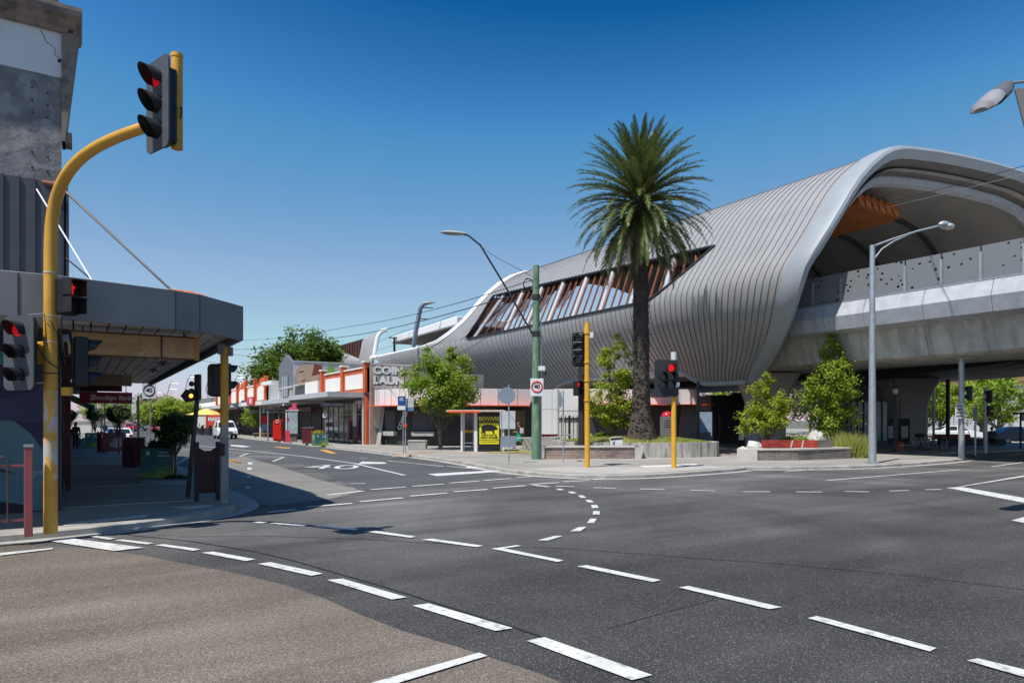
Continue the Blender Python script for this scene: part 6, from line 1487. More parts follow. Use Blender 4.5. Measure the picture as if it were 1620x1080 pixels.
def a_frame():
    Yc = dep(699); t = thing('pink_a_frame', 'pink A-frame stand leaning at the side of the map stand', 'sign', (*D(454.5, Yc), K), FACE+.5)
    mp = M('pink_red', (.6, .05, .1), .5)
    for sg in (-1, 1): MB().add([(-.2, sg*.3, 0), (.2, sg*.3, 0), (.2, sg*.04, 1.0), (-.2, sg*.04, 1.0)], [(0, 1, 2, 3)]).build('panel', mp, t)
    MB().box((0, -.3, 1.9), (.24, .1, .3)).build('balloon_card', M('hot_pink', (.62, .1, .22), .5), t); MB().cyl((0, -.3, 1.1), (0, -.3, 1.7), .02, n=6).build('stick', mSign, t)
a_frame()
maroon_bin('plain maroon litter bin between the map stand and the kerb planter', (*D(487.5, dep(701.5)), K), FACE+.2, .85, 1.25, False)
planter((*D(506.5, dep(704.5)), K), FACE+.5, 'yellow-green planter box with orange flowers on the right kerb', 1.0, .85, .9)
t_ = thing('flowers', 'orange and yellow flowers spilling over the right kerb planter', 'flowers', (*D(503, dep(704.5)), K+.86)); rng_ = random.Random(1); m_ = MB(); leaf_crown(m_, rng_, [(Vector((rng_.uniform(-.3, .3), rng_.uniform(-.2, .2), .1)), .15) for _ in range(10)], 26, .06, .6); m_.build('blooms', leafmat('bloom', [(.6, .25, .02), (.7, .4, .03), (.2, .25, .03)]), t_, fix=False)
topiary('bright green clipped tree in front of the shops right of the white van', (*D(404, 76), K), 3.3, 1.2, 31, lfLime, 60, 70, .9, .1)
post_sign('dark sign post rising between the red post box and the map stand', 448.5, 698, 640, lambda t, L, Y: MB().ball((0, 0, Zh(641, Y)-K), .12, 8, 6).build('finial', mGalv, t), .06, None, mDark, 'awning_post', 'post')
post_sign('grey post at the dental sign left of the red post box', 424, 697, 650, lambda t, L, Y: MB().box((0, 0, .03), (.3, .3, .06)).build('base', mGrey, t), .06, None, None, 'awning_post', 'post')
t_ = thing('timber_bench', 'low timber bench in front of the shops behind the clipped tree', 'bench', (*D(416, 73.5), K), FACE); MB().box((0, 0, .42), (2.1, .4, .08)).build('seat', mWood, t_); [MB().box((s*.8, 0, .19), (.08, .36, .38)).build('leg', mDark, t_) for s in (-1, 1)]
t_ = thing('poster_board', 'red and blue poster board standing before the dental surgery', 'poster', (*D(419, 74.5), K), FACE); MB().box((0, 0, 1.3), (.85, .1, 2.4)).build('frame', M('brown_frame', (.12, .05, .03), .6), t_); MB().box((0, -.06, 1.9), (.66, .02, .8)).build('red_poster', mRed, t_); MB().box((0, -.06, 1.05), (.66, .02, .8)).build('blue_poster', M('poster_blue', (.2, .3, .45), .5), t_); MB().box((-.5, 0, 1.6), (.12, .12, 3.2)).build('white_post', mWhite, t_)
def market():
    Yc = 92; t = thing('market_umbrella', 'yellow square market umbrella beyond the white van', 'umbrella', (*D(327, Yc), K), FACE); s = Yc/F
    MB().add([(-1.9, -1.9, 2.55), (1.9, -1.9, 2.55), (1.9, 1.9, 2.55), (-1.9, 1.9, 2.55), (0, 0, 3.45)], [(0, 1, 4), (1, 2, 4), (2, 3, 4), (3, 0, 4)]).build('canopy', M('umbrella_yellow', (.75, .5, .14), .7), t)
    MB().cyl((0, 0, 0), (0, 0, 3.4), .05).build('pole', mDark, t)
    t = thing('red_banner_wall', 'red banner with white MAKE lettering beside the yellow umbrella', 'banner', (*D(337, 90), K), FACE)
    MB().box((.2, 0, 1.3), (2.3, .12, 2.4)).build('banner', M('banner_red', (.62, .07, .04), .6), t); text('MAKE', .72, mSign, t, (.2, -.07, 1.95), 0, .03, sx=.9)
    t = thing('white_banner_wall', 'plain white screen panel left of the red banner', 'banner', (*D(318, 90), K), FACE); MB().box((0, 0, 1.2), (1.6, .1, 2.3)).build('screen', mPanelW, t); MB().box((.85, 0, 1.2), (.1, .14, 2.5)).build('frame_post', mDark, t)
    t = thing('cafe_barrier', 'dark cafe barrier with planters in front of the red banner', 'barrier', (*D(325, 87), K), FACE); MB().box((.3, 0, .45), (6, .1, .8)).build('barrier_panel', mDark, t)
    for k in range(6): MB().box((-2.4+k, 0, .55), (.3, .2, 1.1+.2*(k % 2))).build('barrier_post', mBlack, t)
market()
# ================= VEHICLES
mCarGlass = M('car_glass', (.02, .023, .027), .05, var=.05, spec=.8)
mPlast = M('black_bumper', (.03, .03, .032), .6)
mRim_ = M('alloy_rim', (.35, .35, .36), .3, metal=.7)
def wheel(t, x, y, r, w=.2):
    o = MB().tube([(x-w/2, y, r), (x-w/2+.03, y, r), (x+w/2-.03, y, r), (x+w/2, y, r)], [r*.9, r, r, r*.9], 20).build('wheel', mTyre, t, smooth=True)
    s = 1 if x > 0 else -1
    m = MB(); m.tube([(x+s*(w/2-.02), y, r), (x+s*(w/2+.012), y, r)], [r*.66, r*.6], 16)
    for k in range(5):
        a = 2*PI*k/5; m.box((x+s*(w/2+.012), y+r*.3*math.cos(a), r+r*.3*math.sin(a)), (.02, r*.55, r*.12), m=Matrix.Rotation(a, 3, 'X'))
    m.build('rim', mRim_, o, smooth=True)
def car(label, loc, rz, paint, kind='sedan', small=False):
    """front = -y; side profile stations (y, z) swept across with tumblehome"""
    t = thing('parked_car' if kind != 'van' else 'white_van', label, 'car' if kind != 'van' else 'van', loc, rz)
    if kind == 'van':
        L, Wd, lo, belt = 4.2, .9, .28, 1.02
        low = [(-2.1, .35), (-2.08, .62), (-2.0, .85), (-1.75, .98), (-1.2, 1.08), (-1.1, 1.1), (2.05, 1.12), (2.1, .9), (2.1, .35)]
        top = [(-1.2, 1.07), (-.55, 1.68), (-.3, 1.79), (.2, 1.84), (1.9, 1.8), (2.03, 1.6), (2.08, 1.1)]
        win = [[(-1.05, 1.13), (-.5, 1.62), (-.28, 1.66), (-.28, 1.13)], [(-.2, 1.13), (-.2, 1.66), (.45, 1.68), (.45, 1.13)]]; wx = 1.35; wr = .31
    else:
        L, Wd = 4.6, .9
        low = [(-2.3, .32), (-2.3, .52), (-2.2, .68), (-1.9, .78), (-1.0, .9), (1.6, .95), (2.2, .92), (2.3, .75), (2.3, .35)]
        top = [(-1.05, .88), (-.35, 1.32), (-.1, 1.4), (.55, 1.42), (1.0, 1.34), (1.75, .93)]
        win = [[(-.85, .95), (-.32, 1.28), (.15, 1.34), (.15, .95)], [(.22, .95), (.22, 1.34), (.6, 1.35), (.95, 1.27), (1.35, .97)]]; wx = 1.38; wr = .31
    def loft(pl, xs, nm):
        m = MB(); cx = sum(p[0] for p in pl)/len(pl)
        rows = []
        for f, x in xs: rows.append([(x, lerp(cx, p[0], f), lerp(min(q[1] for q in pl), p[1], f if p[1] > min(q[1] for q in pl)+.1 else 1)) for p in pl])
        m.grid(rows, True); m.poly(rows[0]); m.poly(rows[-1]); return m.build(nm, paint, t, smooth=True)
    loft(low, [(.93, -Wd), (.985, -Wd*.96), (1, -Wd*.8), (1, Wd*.8), (.985, Wd*.96), (.93, Wd)], 'body')
    # cabin
    m = MB(); zt_ = max(p[1] for p in top); z0 = min(p[1] for p in top); rows = []
    for sx in (-1, -.93, -.8, .8, .93, 1):
        rows.append([(sx*Wd*lerp(.94, .78, (p[1]-z0)/(zt_-z0)), p[0], p[1]-(.035 if abs(sx) == 1 else 0)*(p[1]-z0)/(zt_-z0)) for p in top])
    m.grid(rows); m.poly(rows[0]); m.poly(rows[-1]); m.build('cabin', paint, t, smooth=True)
    tx = lambda z: Wd*lerp(.94, .78, (z-z0)/(zt_-z0))+.006
    for s in (-1, 1):
        for w in win: MB().poly([(s*tx(p[1]), p[0], p[1]) for p in w]).build('side_window', mCarGlass, t)
    a, b = top[0], top[1]; n = .012
    MB().poly([(-tx(a[1])*.9, lerp(a[0], b[0], .1)-n, lerp(a[1], b[1], .1)+n), (tx(a[1])*.9, lerp(a[0], b[0], .1)-n, lerp(a[1], b[1], .1)+n), (tx(b[1])*.9, lerp(a[0], b[0], .95)-n, lerp(a[1], b[1], .95)+n), (-tx(b[1])*.9, lerp(a[0], b[0], .95)-n, lerp(a[1], b[1], .95)+n)]).build('windscreen', mCarGlass, t)
    a, b = top[-1], top[-2]
    MB().poly([(-tx(a[1])*.85, lerp(a[0], b[0], .15)+n, lerp(a[1], b[1], .15)+n), (tx(a[1])*.85, lerp(a[0], b[0], .15)+n, lerp(a[1], b[1], .15)+n), (tx(b[1])*.85, lerp(a[0], b[0], .9)+n, lerp(a[1], b[1], .9)+n), (-tx(b[1])*.85, lerp(a[0], b[0], .9)+n, lerp(a[1], b[1], .9)+n)]).build('rear_window', mCarGlass, t)
    f = low[0][0]; z = .68 if kind == 'van' else .62
    for s in (-1, 1):
        MB().ball((s*.64, f+.14, z+.06), .17, 10, 6, (1, .6, .6)).build('headlight', M('headlight', (.5, .52, .55), .1), t, smooth=True)
        MB().box((s*.7, -low[0][0]-.02, .85), (.22, .06, .16)).build('tail_light', M('tail_red', (.35, .01, .01), .3), t, bevel=.01)
        MB().box((s*(Wd+.06), top[0][0]+.35, top[0][1]+.1), (.16, .1, .12)).build('mirror', paint if kind != 'van' else mPlast, t, bevel=.03)
        for yy in (-wx, wx): wheel(t, s*(Wd-.12), yy, wr)
    MB().box((0, f+.02, .42), (1.62, .16, .26 if kind == 'van' else .18)).build('front_bumper', mPlast if kind == 'van' else paint, t, bevel=.05)
    MB().box((0, f-.005, z), (.8, .05, .1)).build('grille', mPlast, t)
    MB().box((0, f-.07, .42), (.36, .02, .11)).build('number_plate', mSign, t)
    for s in (-1, 1): MB().box((s*(Wd-.005), 0, .3), (.03, 2.0, .12)).build('side_sill', mPlast, t)
    return t
pW = M('car_white', (.72, .73, .74), .3, var=.02, coat=.6); pD = M('car_dark_blue', (.035, .045, .06), .25, var=.05, coat=.8); pR = M('car_red', (.42, .015, .02), .3, var=.05, coat=.6); pS = M('car_silver', (.36, .37, .39), .3, metal=.4, var=.03, coat=.6)
v_ = car('white delivery van with black bumper parked nose-on at the right kerb', (13.0, 78.5, .0), R(-2), pW, 'van'); v_.scale = (1.1, 1.05, 1.06)
car('white sedan parked beyond the bicycles before the pale wall', (*D(1512, 66), .05), FACE+R(80), pW)
car('dark grey car at the far right edge behind the red seat', (*D(1612, 55), .05), FACE+R(86), M('car_grey', (.1, .105, .11), .4, coat=.2))
car('white car at the left kerb partly hidden by the red hoarding', (*D(188, 52), .0), R(180), pW)
car('dark blue car far down the street behind the bare post', (*D(222, 125), 0), R(0), pD)
car('small red car far down the street left of the dark blue one', (*D(206, 118), 0), R(180), pR)
car('red car far down the street right of the 40 sign post', (*D(247, 120), 0), R(0), pR)
car('silver car farthest down the street beside the distant pale van', (*D(237, 150), 0), R(0), pS)
car('distant pale van among the far trees beside the clipped tree', (*D(262, 112), 0), R(0), pW, 'van')
# ================= BICYCLES
def bicycle(label, loc, rz, col=None):
    t = thing('bicycle', label, 'bicycle', loc, rz); fr = M('bike_frame', col or (.03, .03, .035), .4)
    for x in (-.52, .52):
        o = MB().ring((x, 0, .34), .325, .018, 28).build('wheel', mTyre, t)
        m = MB()
        for k in range(8): a = PI*k/8; m.cyl((x-.31*math.cos(a), 0, .34-.31*math.sin(a)), (x+.31*math.cos(a), 0, .34+.31*math.sin(a)), .003, n=3)
        m.build('spokes', mGalv, o)
    m = MB(); bb = (-.08, 0, .3); st = (-.22, 0, .78); hd = (.36, 0, .78)
    for a, b in ((bb, st), (bb, (.34, 0, .62)), (st, hd), ((-.52, 0, .34), bb), ((-.52, 0, .34), st), ((.52, 0, .34), (.34, 0, .66)), ((.34, 0, .62), (.36, 0, .92))): m.cyl(a, b, .017, n=6)
    m.build('frame', fr, t)
    MB().box((-.25, 0, .9), (.26, .13, .05)).build('saddle', mBlack, t, bevel=.02); MB().cyl(st, (-.25, 0, .88), .014, n=6).build('seat_post', mGalv, t)
    MB().tube([(.3, -.28, .98), (.36, -.1, .95), (.36, .1, .95), (.3, .28, .98)], .014, 6).build('handlebar', mBlack, t)
    m = MB(); m.ring((-.08, 0, .3), .09, .01, 14); m.cyl((-.08, -.1, .3), (-.16, -.1, .2), .01, n=5); m.cyl((-.08, .1, .3), (0, .1, .4), .01, n=5); m.build('crank', mDark, t)
    return t
bicycle('black bicycle with rear bag leaning at the near rack beside the second pier', (*D(1460, 42.8), K), FACE+R(8))
t_ = thing('bicycle_bag', 'black bag strapped over the back wheel of the left parked bicycle', 'bag', (*D(1455, 42.7), K+.72), FACE); MB().box((0, 0, .16), (.5, .24, .24)).build('bag_body', mBlack, t_, bevel=.04); MB().box((0, 0, .3), (.3, .2, .05)).build('bag_flap', mDark, t_)
bicycle('dark bicycle with large wheels standing nearest the black steel column', (*D(1480, 42.2), K), FACE+R(-12))
bicycle('pale framed bicycle squeezed between the two darker ones', (*D(1469, 43.6), K), FACE+R(4), (.4, .42, .3))
bicycle('dark bicycle parked beside the second green planter on the left', (*D(128, 46), K), R(70))
def rack(px, Yc):
    t = thing('bicycle_rack', 'steel hoop bicycle rack beside the parked bicycles', 'bicycle rack', (*D(px, Yc), K), FACE+R(80), 'steel bicycle hoops')
    MB().tube([(-.35, 0, 0)]+[(-.35*math.cos(PI*k/8), 0, .55+.3*math.sin(PI*k/8)) for k in range(9)]+[(.35, 0, 0)], .025, 8).build('hoop', mGalv, t, smooth=True); MB().box((0, 0, .01), (.9, .08, .02)).build('foot', mGalv, t)
rack(1473, 43.9); rack(1494, 43.4)
# ================= PEOPLE
def body(name, pts, edges, rad, mat, parent, sub=2):
    me = bpy.data.meshes.new(name); me.from_pydata(pts, edges, []); o = bpy.data.objects.new(name, me); COL.objects.link(o); me.materials.append(mat); o.parent = parent
    o.modifiers.new('skin', 'SKIN'); s = me.skin_vertices[0].data
    for v, r in zip(s, rad): v.radius = (r, r) if not isinstance(r, tuple) else r
    s[0].use_root = True; u = o.modifiers.new('sub', 'SUBSURF'); u.levels = sub; u.render_levels = sub
    o.modifiers['skin'].use_smooth_shade = True
    return o
def person(label, loc, rz, h=1.68, pose=None, skin=(.45, .27, .19), top=(.02, .02, .022), bottom=(.02, .02, .022), hair=(.03, .02, .015), skirt=None, long_hair=True, sleeves=True, sit=False):
    t = thing('person', label, 'person', loc, rz); k = h/1.7
    P_ = dict(neck=(0, 0, 1.43), head=(0, -.02, 1.58), chest=(0, 0, 1.28), waist=(0, .01, 1.05), hip=(0, 0, .92),
              sl=(-.17, 0, 1.38), el=(-.23, .02, 1.12), wl=(-.22, -.08, .88), sr=(.17, 0, 1.38), er=(.23, .02, 1.12), wr=(.22, -.08, .88),
              hl=(-.09, 0, .88), kl=(-.1, -.02, .49), al=(-.1, .03, .09), tl=(-.11, -.13, .03), hr=(.09, 0, .88), kr=(.1, -.02, .49), ar=(.1, .03, .09), tr=(.11, -.13, .03))
    if pose: P_.update(pose)
    V = lambda n: Vector(P_[n])*k
    ms = M('skin_tone', skin, .55, var=.04); mt = M('top_cloth', top, .8); mb_ = M('bottom_cloth', bottom, .8); mh = M('hair', hair, .5)
    names = ['hip', 'waist', 'chest', 'neck', 'head', 'sl', 'el', 'wl', 'sr', 'er', 'wr', 'hl', 'kl', 'al', 'tl', 'hr', 'kr', 'ar', 'tr']
    idx = {n: i for i, n in enumerate(names)}
    rad = [.13, .115, .14, .048, .075, .06, .042, .027, .06, .042, .027, .09, .055, .037, .032, .09, .055, .037, .032]
    ed = [('hip', 'waist'), ('waist', 'chest'), ('chest', 'neck'), ('neck', 'head'), ('chest', 'sl'), ('sl', 'el'), ('el', 'wl'), ('chest', 'sr'), ('sr', 'er'), ('er', 'wr'), ('hip', 'hl'), ('hl', 'kl'), ('kl', 'al'), ('al', 'tl'), ('hip', 'hr'), ('hr', 'kr'), ('kr', 'ar'), ('ar', 'tr')]
    pts = [V(n) for n in names]; edges = [(idx[a], idx[b]) for a, b in ed]
    for s, w, e in (('l', 'wl', 'el'), ('r', 'wr', 'er')):        # palm, four fingers, thumb
        d = (V(w)-V(e)).normalized(); sd = d.cross(Vector((0, 1, 0)) if abs(d.y) < .8 else Vector((0, 0, 1))).normalized(); fw = sd.cross(d).normalized(); p = V(w)+d*.07*k
        pts.append(p); rad.append((.034*1, .02)); ip = len(pts)-1; edges.append((idx[w], ip))
        for q, ln in zip((-1.2, -.4, .4, 1.2), (.06, .075, .08, .068)):
            a = p+fw*q*.022*k+d*.035*k; b = a+d*ln*.5*k; c = b+(d*.8+sd*.5*(1 if s == 'l' else -1)).normalized()*ln*.5*k
            i0 = len(pts); pts += [a, b, c]; rad += [.0095, .009, .0075]; edges += [(ip, i0), (i0, i0+1), (i0+1, i0+2)]
        a = p-fw*.035*k; b = a+(d*.6-fw*.6).normalized()*.04*k; i0 = len(pts); pts += [a, b]; rad += [.011, .009]; edges += [(ip, i0), (i0, i0+1)]
    body('body', pts, edges, [tuple(x*k for x in r) if isinstance(r, tuple) else r*k for r in rad], ms, t)
    hd = V('head')
    m = MB(); m.ball(hd+Vector((0, 0, .02*k)), .1*k, 14, 10, (.82, 1, 1.18)); m.ball(hd+Vector((0, -.1*k, -.005)), .018*k, 6, 5, (.8, 1, 1.3))
    for s in (-1, 1): m.ball(hd+Vector((s*.083*k, .005, 0)), .022*k, 6, 5, (.4, .8, 1.3))
    hm = m.build('face', ms, t, smooth=True)
    e = MB()
    for s in (-1, 1): e.ball(hd+Vector((s*.032*k, -.088*k, .025*k)), .011*k, 6, 5)
    e.build('eye', mInk, hm); e = MB(); e.box(hd+Vector((0, -.093*k, -.045*k)), (.045*k, .012, .01)); e.build('mouth', M('lips', (.3, .09, .08), .5), hm)
    m = MB(); m.ball(hd+Vector((0, .022*k, .045*k)), .112*k, 14, 10, (.88, 1, 1.05))
    if long_hair: m.tube([hd+Vector((0, .07*k, .05)), hd+Vector((0, .1*k, -.08*k)), hd+Vector((0, .1*k, -.26*k))], [.085*k, .085*k, .045*k], 10)
    m.build('hair', mh, t, smooth=True)
    tn = ['hip', 'waist', 'chest', 'neckb']; tp = [V('hip')+Vector((0, 0, .02)), V('waist'), V('chest'), lerp(V('chest'), V('neck'), .75)]; tr_ = [.145, .13, .155, .06]; te = [(0, 1), (1, 2), (2, 3)]
    if sleeves:
        for a, b, c in (('sl', 'el', 'wl'), ('sr', 'er', 'wr')):
            i = len(tp); tp += [V(a), V(b), lerp(V(b), V(c), .85)]; tr_ += [.072, .055, .04]; te += [(2, i), (i, i+1), (i+1, i+2)]
    body('top', tp, te, [r*k for r in tr_], mt, t)
    if skirt:
        rows = []; hp = V('hip')
        for z, r in ((.14, .15), (0, .185), (-.2, .22), (-.42, .25)): rows.append([(hp.x+r*k*math.cos(2*PI*i/16)*(1+.06*math.sin(5*i)), hp.y+r*.85*k*math.sin(2*PI*i/16), hp.z+z*k) for i in range(16)])
        m = MB(); m.grid(rows, True); m.build('skirt', M('skirt_cloth', skirt, .8), t, smooth=True)
    else:
        tp = [V('hip')]; tr_ = [.14]; te = []
        for a, b, c in (('hl', 'kl', 'al'), ('hr', 'kr', 'ar')):
            i = len(tp); tp += [V(a), V(b), V(c)+Vector((0, 0, .03))]; tr_ += [.1, .068, .05]; te += [(0, i), (i, i+1), (i+1, i+2)]
        body('trousers', tp, te, [r*k for r in tr_], mb_, t)
    sh = MB()
    for a, b in (('al', 'tl'), ('ar', 'tr')):
        p, q = V(a), V(b); sh.tube([p+(p-q)*.25+Vector((0, 0, -.03*k)), p+Vector((0, 0, -.035*k)), q+Vector((0, 0, .0)), q+(q-p)*.2], [.03*k, .043*k, .038*k, .02*k], 8)
    sh.build('shoes', mBlack, t, smooth=True)
    return t, V
pwalk = dict(kl=(-.1, -.2, .5), al=(-.1, -.22, .1), tl=(-.11, -.38, .06), kr=(.1, .06, .48), ar=(.1, .3, .16), tr=(.11, .2, .05), el=(-.23, -.02, 1.13), wl=(-.17, -.24, 1.08), er=(.22, -.0, 1.13), wr=(.12, -.25, 1.1))
a_, V_ = person('woman in dark top and green skirt striding left with a bag near the bus shelter', (*D(821, 44.3), K), FACE-R(65), 1.72, pwalk, top=(.03, .018, .018), skirt=(.02, .32, .2), hair=(.09, .035, .02))
t_ = thing('shoulder_bag', 'pale shoulder bag hanging on the back of the striding woman', 'bag', (*D(825.5, 44.1), K+1.1), FACE); m_ = MB(); m_.box((.0, 0, .06), (.26, .18, .36)); m_.build('bag_body', M('pale_bag', (.5, .45, .42), .7), t_, bevel=.05); MB().tube([(-.05, 0, .2), (-.12, -.02, .34), (-.2, 0, .3)], .014, 5).build('strap', M('pale_bag', (.5, .45, .42), .7), t_)
pst = dict(wl=(-.06, -.24, 1.12), el=(-.24, -.05, 1.12), wr=(.06, -.24, 1.1), er=(.24, -.05, 1.12))
person('woman in black standing in front of the dark station entry holding papers', (*D(1172, 41.2), K), FACE-R(12), 1.62, pst, top=(.012, .012, .016), bottom=(.01, .01, .012))
t_ = thing('papers', 'crumpled white papers held at the chest of the standing woman', 'papers', (*D(1172.4, 40.88), K+1.04), FACE); m_ = MB(); m_.ball((0, 0, .1), .17, 8, 6, (1, .5, 1.1)); m_.build('sheets', mWhite, t_); m_ = MB(); m_.box((.05, -.06, .24), (.2, .02, .16), .4); m_.build('top_sheet', mWhite, t_)
t_ = thing('tote_bag', 'cream tote bag hanging in front of the standing woman', 'bag', (*D(1172.6, 40.85), K+.66), FACE); m_ = MB(); m_.prism([(-.15, 0), (.15, 0), (.19, .3), (-.13, .3)], -.06, .06, 'xz'); m_.build('bag_body', M('cream_cloth', (.6, .56, .46), .8), t_, bevel=.03); MB().tube([(-.1, 0, .3), (-.04, 0, .46), (.06, 0, .46), (.12, 0, .3)], .012, 5).build('handle', M('cream_cloth', (.6, .56, .46), .8), t_)
psit = dict(hip=(0, .05, .52), waist=(0, .06, .66), chest=(0, .04, .9), neck=(0, .02, 1.06), head=(0, -.02, 1.2), sl=(-.17, .04, 1.), el=(-.22, -.05, .76), wl=(-.12, -.28, .62), sr=(.17, .04, 1.), er=(.22, -.05, .76), wr=(.12, -.28, .62),
            hl=(-.09, .0, .5), kl=(-.11, -.42, .5), al=(-.11, -.42, .1), tl=(-.11, -.56, .04), hr=(.09, 0, .5), kr=(.11, -.42, .5), ar=(.11, -.42, .1), tr=(.11, -.56, .04))
person('dark-haired person in blue-grey top seated beyond the straw grasses', (*D(1361, 38.5), K+.05), FACE-R(80), 1.7, psit, top=(.04, .05, .07), long_hair=False)
t_ = thing('bench_block', 'dark block seat under the person beyond the straw grasses', 'seat', (*D(1361, 38.5), K), FACE); MB().box((0.05, .1, .2), (.7, .5, .4)).build('block', mKw, t_); MB().box((0.05, .1, .42), (.74, .54, .04)).build('top', mDark, t_)
person('person in dark clothes sitting by the red seat at the far right', (*D(1569, 48), K), FACE-R(20), 1.75, psit, top=(.07, .08, .09), bottom=(.012, .012, .014), long_hair=False)
t_ = thing('brick_seat', 'low red and grey brick seat at the far right under the viaduct edge', 'seat', (*D(1540, 50), K), FACE); MB().box((0, .3, .25), (4.6, .6, .5)).build('base', mKw, t_); MB().box((-1.2, .55, .62), (2.6, .14, .4)).build('red_backrest', brickmat('red_glazed_brick', (.4, .06, .04), (.3, .035, .03), (.05, .03, .03)), t_)
person('distant person in dark jacket standing right of the white van', (*D(376.5, 79), K), R(180), 1.75, None, top=(.02, .022, .03), long_hair=False)
person('dark silhouetted person walking on the far left footpath', (*D(120, 44), K), R(20), 1.7, None, top=(.015, .015, .018))
# ================= INFORMATION BOARD AT SECOND PIER, CONE
t_ = thing('information_board', 'black information board with two pale panels at the second pier', 'information board', (*D(1422, 43.5), K), FACE); MB().box((0, 0, 1.15), (1.35, .16, 1.65)).build('board', mBlack, t_, bevel=.02)
for x_ in (-.5, .32): MB().box((x_, -.09, 1.1), (.44, .02, .76)).build('map_panel', M('pale_panel', (.36, .38, .38), .4), t_)
t_ = thing('orange_barrier', 'small orange barrier at the foot of the information board', 'barrier', (*D(1424.5, 42.4), K), FACE); MB().prism([(-.2, 0), (.2, 0), (.14, .5), (-.14, .5)], -.1, .1, 'xz').build('body', M('barrier_orange', (.5, .08, .03), .6), t_); MB().box((0, -.1, .3), (.3, .03, .06)).build('band', mOffw, t_)
# ================= BACKGROUND RIGHT
def block_b(label, px0, px1, Yc, h, mat, name='building', depth=12, build=None, cat='building', rz=None):
    s = Yc/F; t = thing(name, label, cat, (*D((px0+px1)/2, Yc), 0), FACE if rz is None else rz); w = (px1-px0)*s
    MB().box((0, depth/2, h/2), (w, depth, h)).build('wall', mat, t); MB().box((0, depth/2, h+.1), (w+.3, depth+.3, .2)).build('roof', mGrey, t)
    if build: build(t, w, h)
    return t
def bw(t, w, h):
    for k in range(5): MB().box((-w*.4+k*w*.2, -.03, h*.55), (.05, .06, h*.95)).build('panel_joint', mGrey, t)
block_b('long pale grey wall building beyond the viaduct at far right', 1485, 1720, 84, 6.1, M('pale_wall', (.5, .51, .52), .8), build=bw)
def bo(t, w, h):
    for k in range(3): MB().box((-w*.3+k*w*.3, -.03, h*.6), (1.2, .06, 1.4)).build('window', mGlassD, t)
block_b('orange brick building above the pale wall at far right', 1588, 1760, 98, 9.2, brickmat('orange_brick', (.42, .12, .07), (.36, .1, .06), (.4, .35, .3)), build=bo)
block_b('low brick house with brown roof behind the street trees under the viaduct', 1500, 1548, 92, 8.4, M('brown_brick', (.25, .12, .08), .8), build=bo)
def glass_b(t, w, h):
    for k in range(7): MB().box((-w/2+.4+k*(w-.8)/6, -.06, 1.9), (.12, .1, 3.3)).build('mullion', mDark, t)
    MB().box((0, -.04, 1.9), (w-.4, .06, 3.2)).build('glazing', M('pale_green_glazing', (.55, .62, .6), .15, var=.3, scale=.6), t); MB().box((0, -.3, 4.5), (w+.4, .8, 1.5)).build('fascia', M('fascia_grey', (.13, .14, .16), .5), t)
block_b('glass-fronted grey pavilion between the two piers under the viaduct', 1338, 1412, 56, 5.3, M('pavilion_grey', (.16, .17, .18), .6), 'pavilion', 5, glass_b)
def shel2():
    Yc = 44; t = thing('distant_shelter', 'dark framed shelter with orange roof edge cut by the right picture edge', 'shelter', (*D(1622, Yc), K), FACE)
    MB().box((.6, 0, 2.3), (2, 1.2, .12)).build('roof', mDark, t); MB().box((.6, -.62, 2.3), (2, .04, .1)).build('roof_edge', mOrange, t)
    for x in (-.3, 1.4): MB().box((x, 0, 1.12), (.08, .08, 2.24)).build('post', mDark, t)
    MB().box((-.25, -.1, 2.0), (.2, .02, .4)).build('small_sign', mSignBack, t)
shel2()
def far_pole(px, Yc, h, label):
    t = thing('power_pole', label, 'power pole', (*D(px, Yc), 0), FACE); MB().cyl((0, 0, 0), (0, 0, h), .17, .12).build('pole', M('pole_grey', (.2, .19, .17), .8), t)
    for z in (h-.5, h-1.6): MB().box((0, 0, z), (2.2, .1, .12)).build('cross_arm', M('pole_grey', (.2, .19, .17), .8), t)
    MB().cyl((.35, -.1, h-2.8), (.35, -.1, h-2.1), .22).build('transformer', mGrey, t); m = MB(); m.tube([(0, -.2, h-.6), (-.5, -.2, h-1.2), (-.3, -.2, h-2.2), (.2, -.2, h-2)], .03, 5); m.build('cable', mBlack, t)
far_pole(1598, 78, 8.6, 'crowded power pole with cables at the far right skyline')
far_pole(1526, 100, 11, 'plain power pole beyond the viaduct left of the gum tree')
# far building seen below station (bright slit)
block_b('sunlit blue-grey building glimpsed under the station belly', 1100, 1190, 82, 4.6, M('sunlit_blue', (.28, .36, .45), .6))
# ================= DISTANT VIADUCT ACROSS THE STREET END
def far_viaduct():
    t = thing('distant_viaduct', 'distant elevated railway crossing the end of the street with screens', 'viaduct', (0, 0, 0))
    top = [P(455, 625, 165), P(400, 628, 185), P(350, 632, 208), P(300, 637, 236), P(250, 643, 280), P(190, 648, 350), P(120, 652, 460)]
    m = MB(); m.grid([[(p[0], p[1], p[2]-a) for p in top] for a in (.9, 3.0)]+[[(p[0]+4, p[1]+8, p[2]-3.0) for p in top], [(p[0]+4, p[1]+8, p[2]-.9) for p in top]], True); m.build('girder', mConcL, t)
    m = MB(); m.grid([[(p[0]-.2, p[1]-.2, p[2]+.9) for p in top], [(p[0]-.2, p[1]-.2, p[2]-1.) for p in top], [(p[0]+.2, p[1]+.4, p[2]-1.) for p in top], [(p[0]+.2, p[1]+.4, p[2]+.9) for p in top]], True); m.build('screen', M('far_screen', (.17, .18, .19), .7), t)
    for i in range(5):
        p = Vector(top[i]).lerp(Vector(top[i+1]), .5); MB().box((p.x+2, p.y+4, (p.z-3)/2), (2, 2, p.z-3)).build('pier', mConc, t)
far_viaduct()
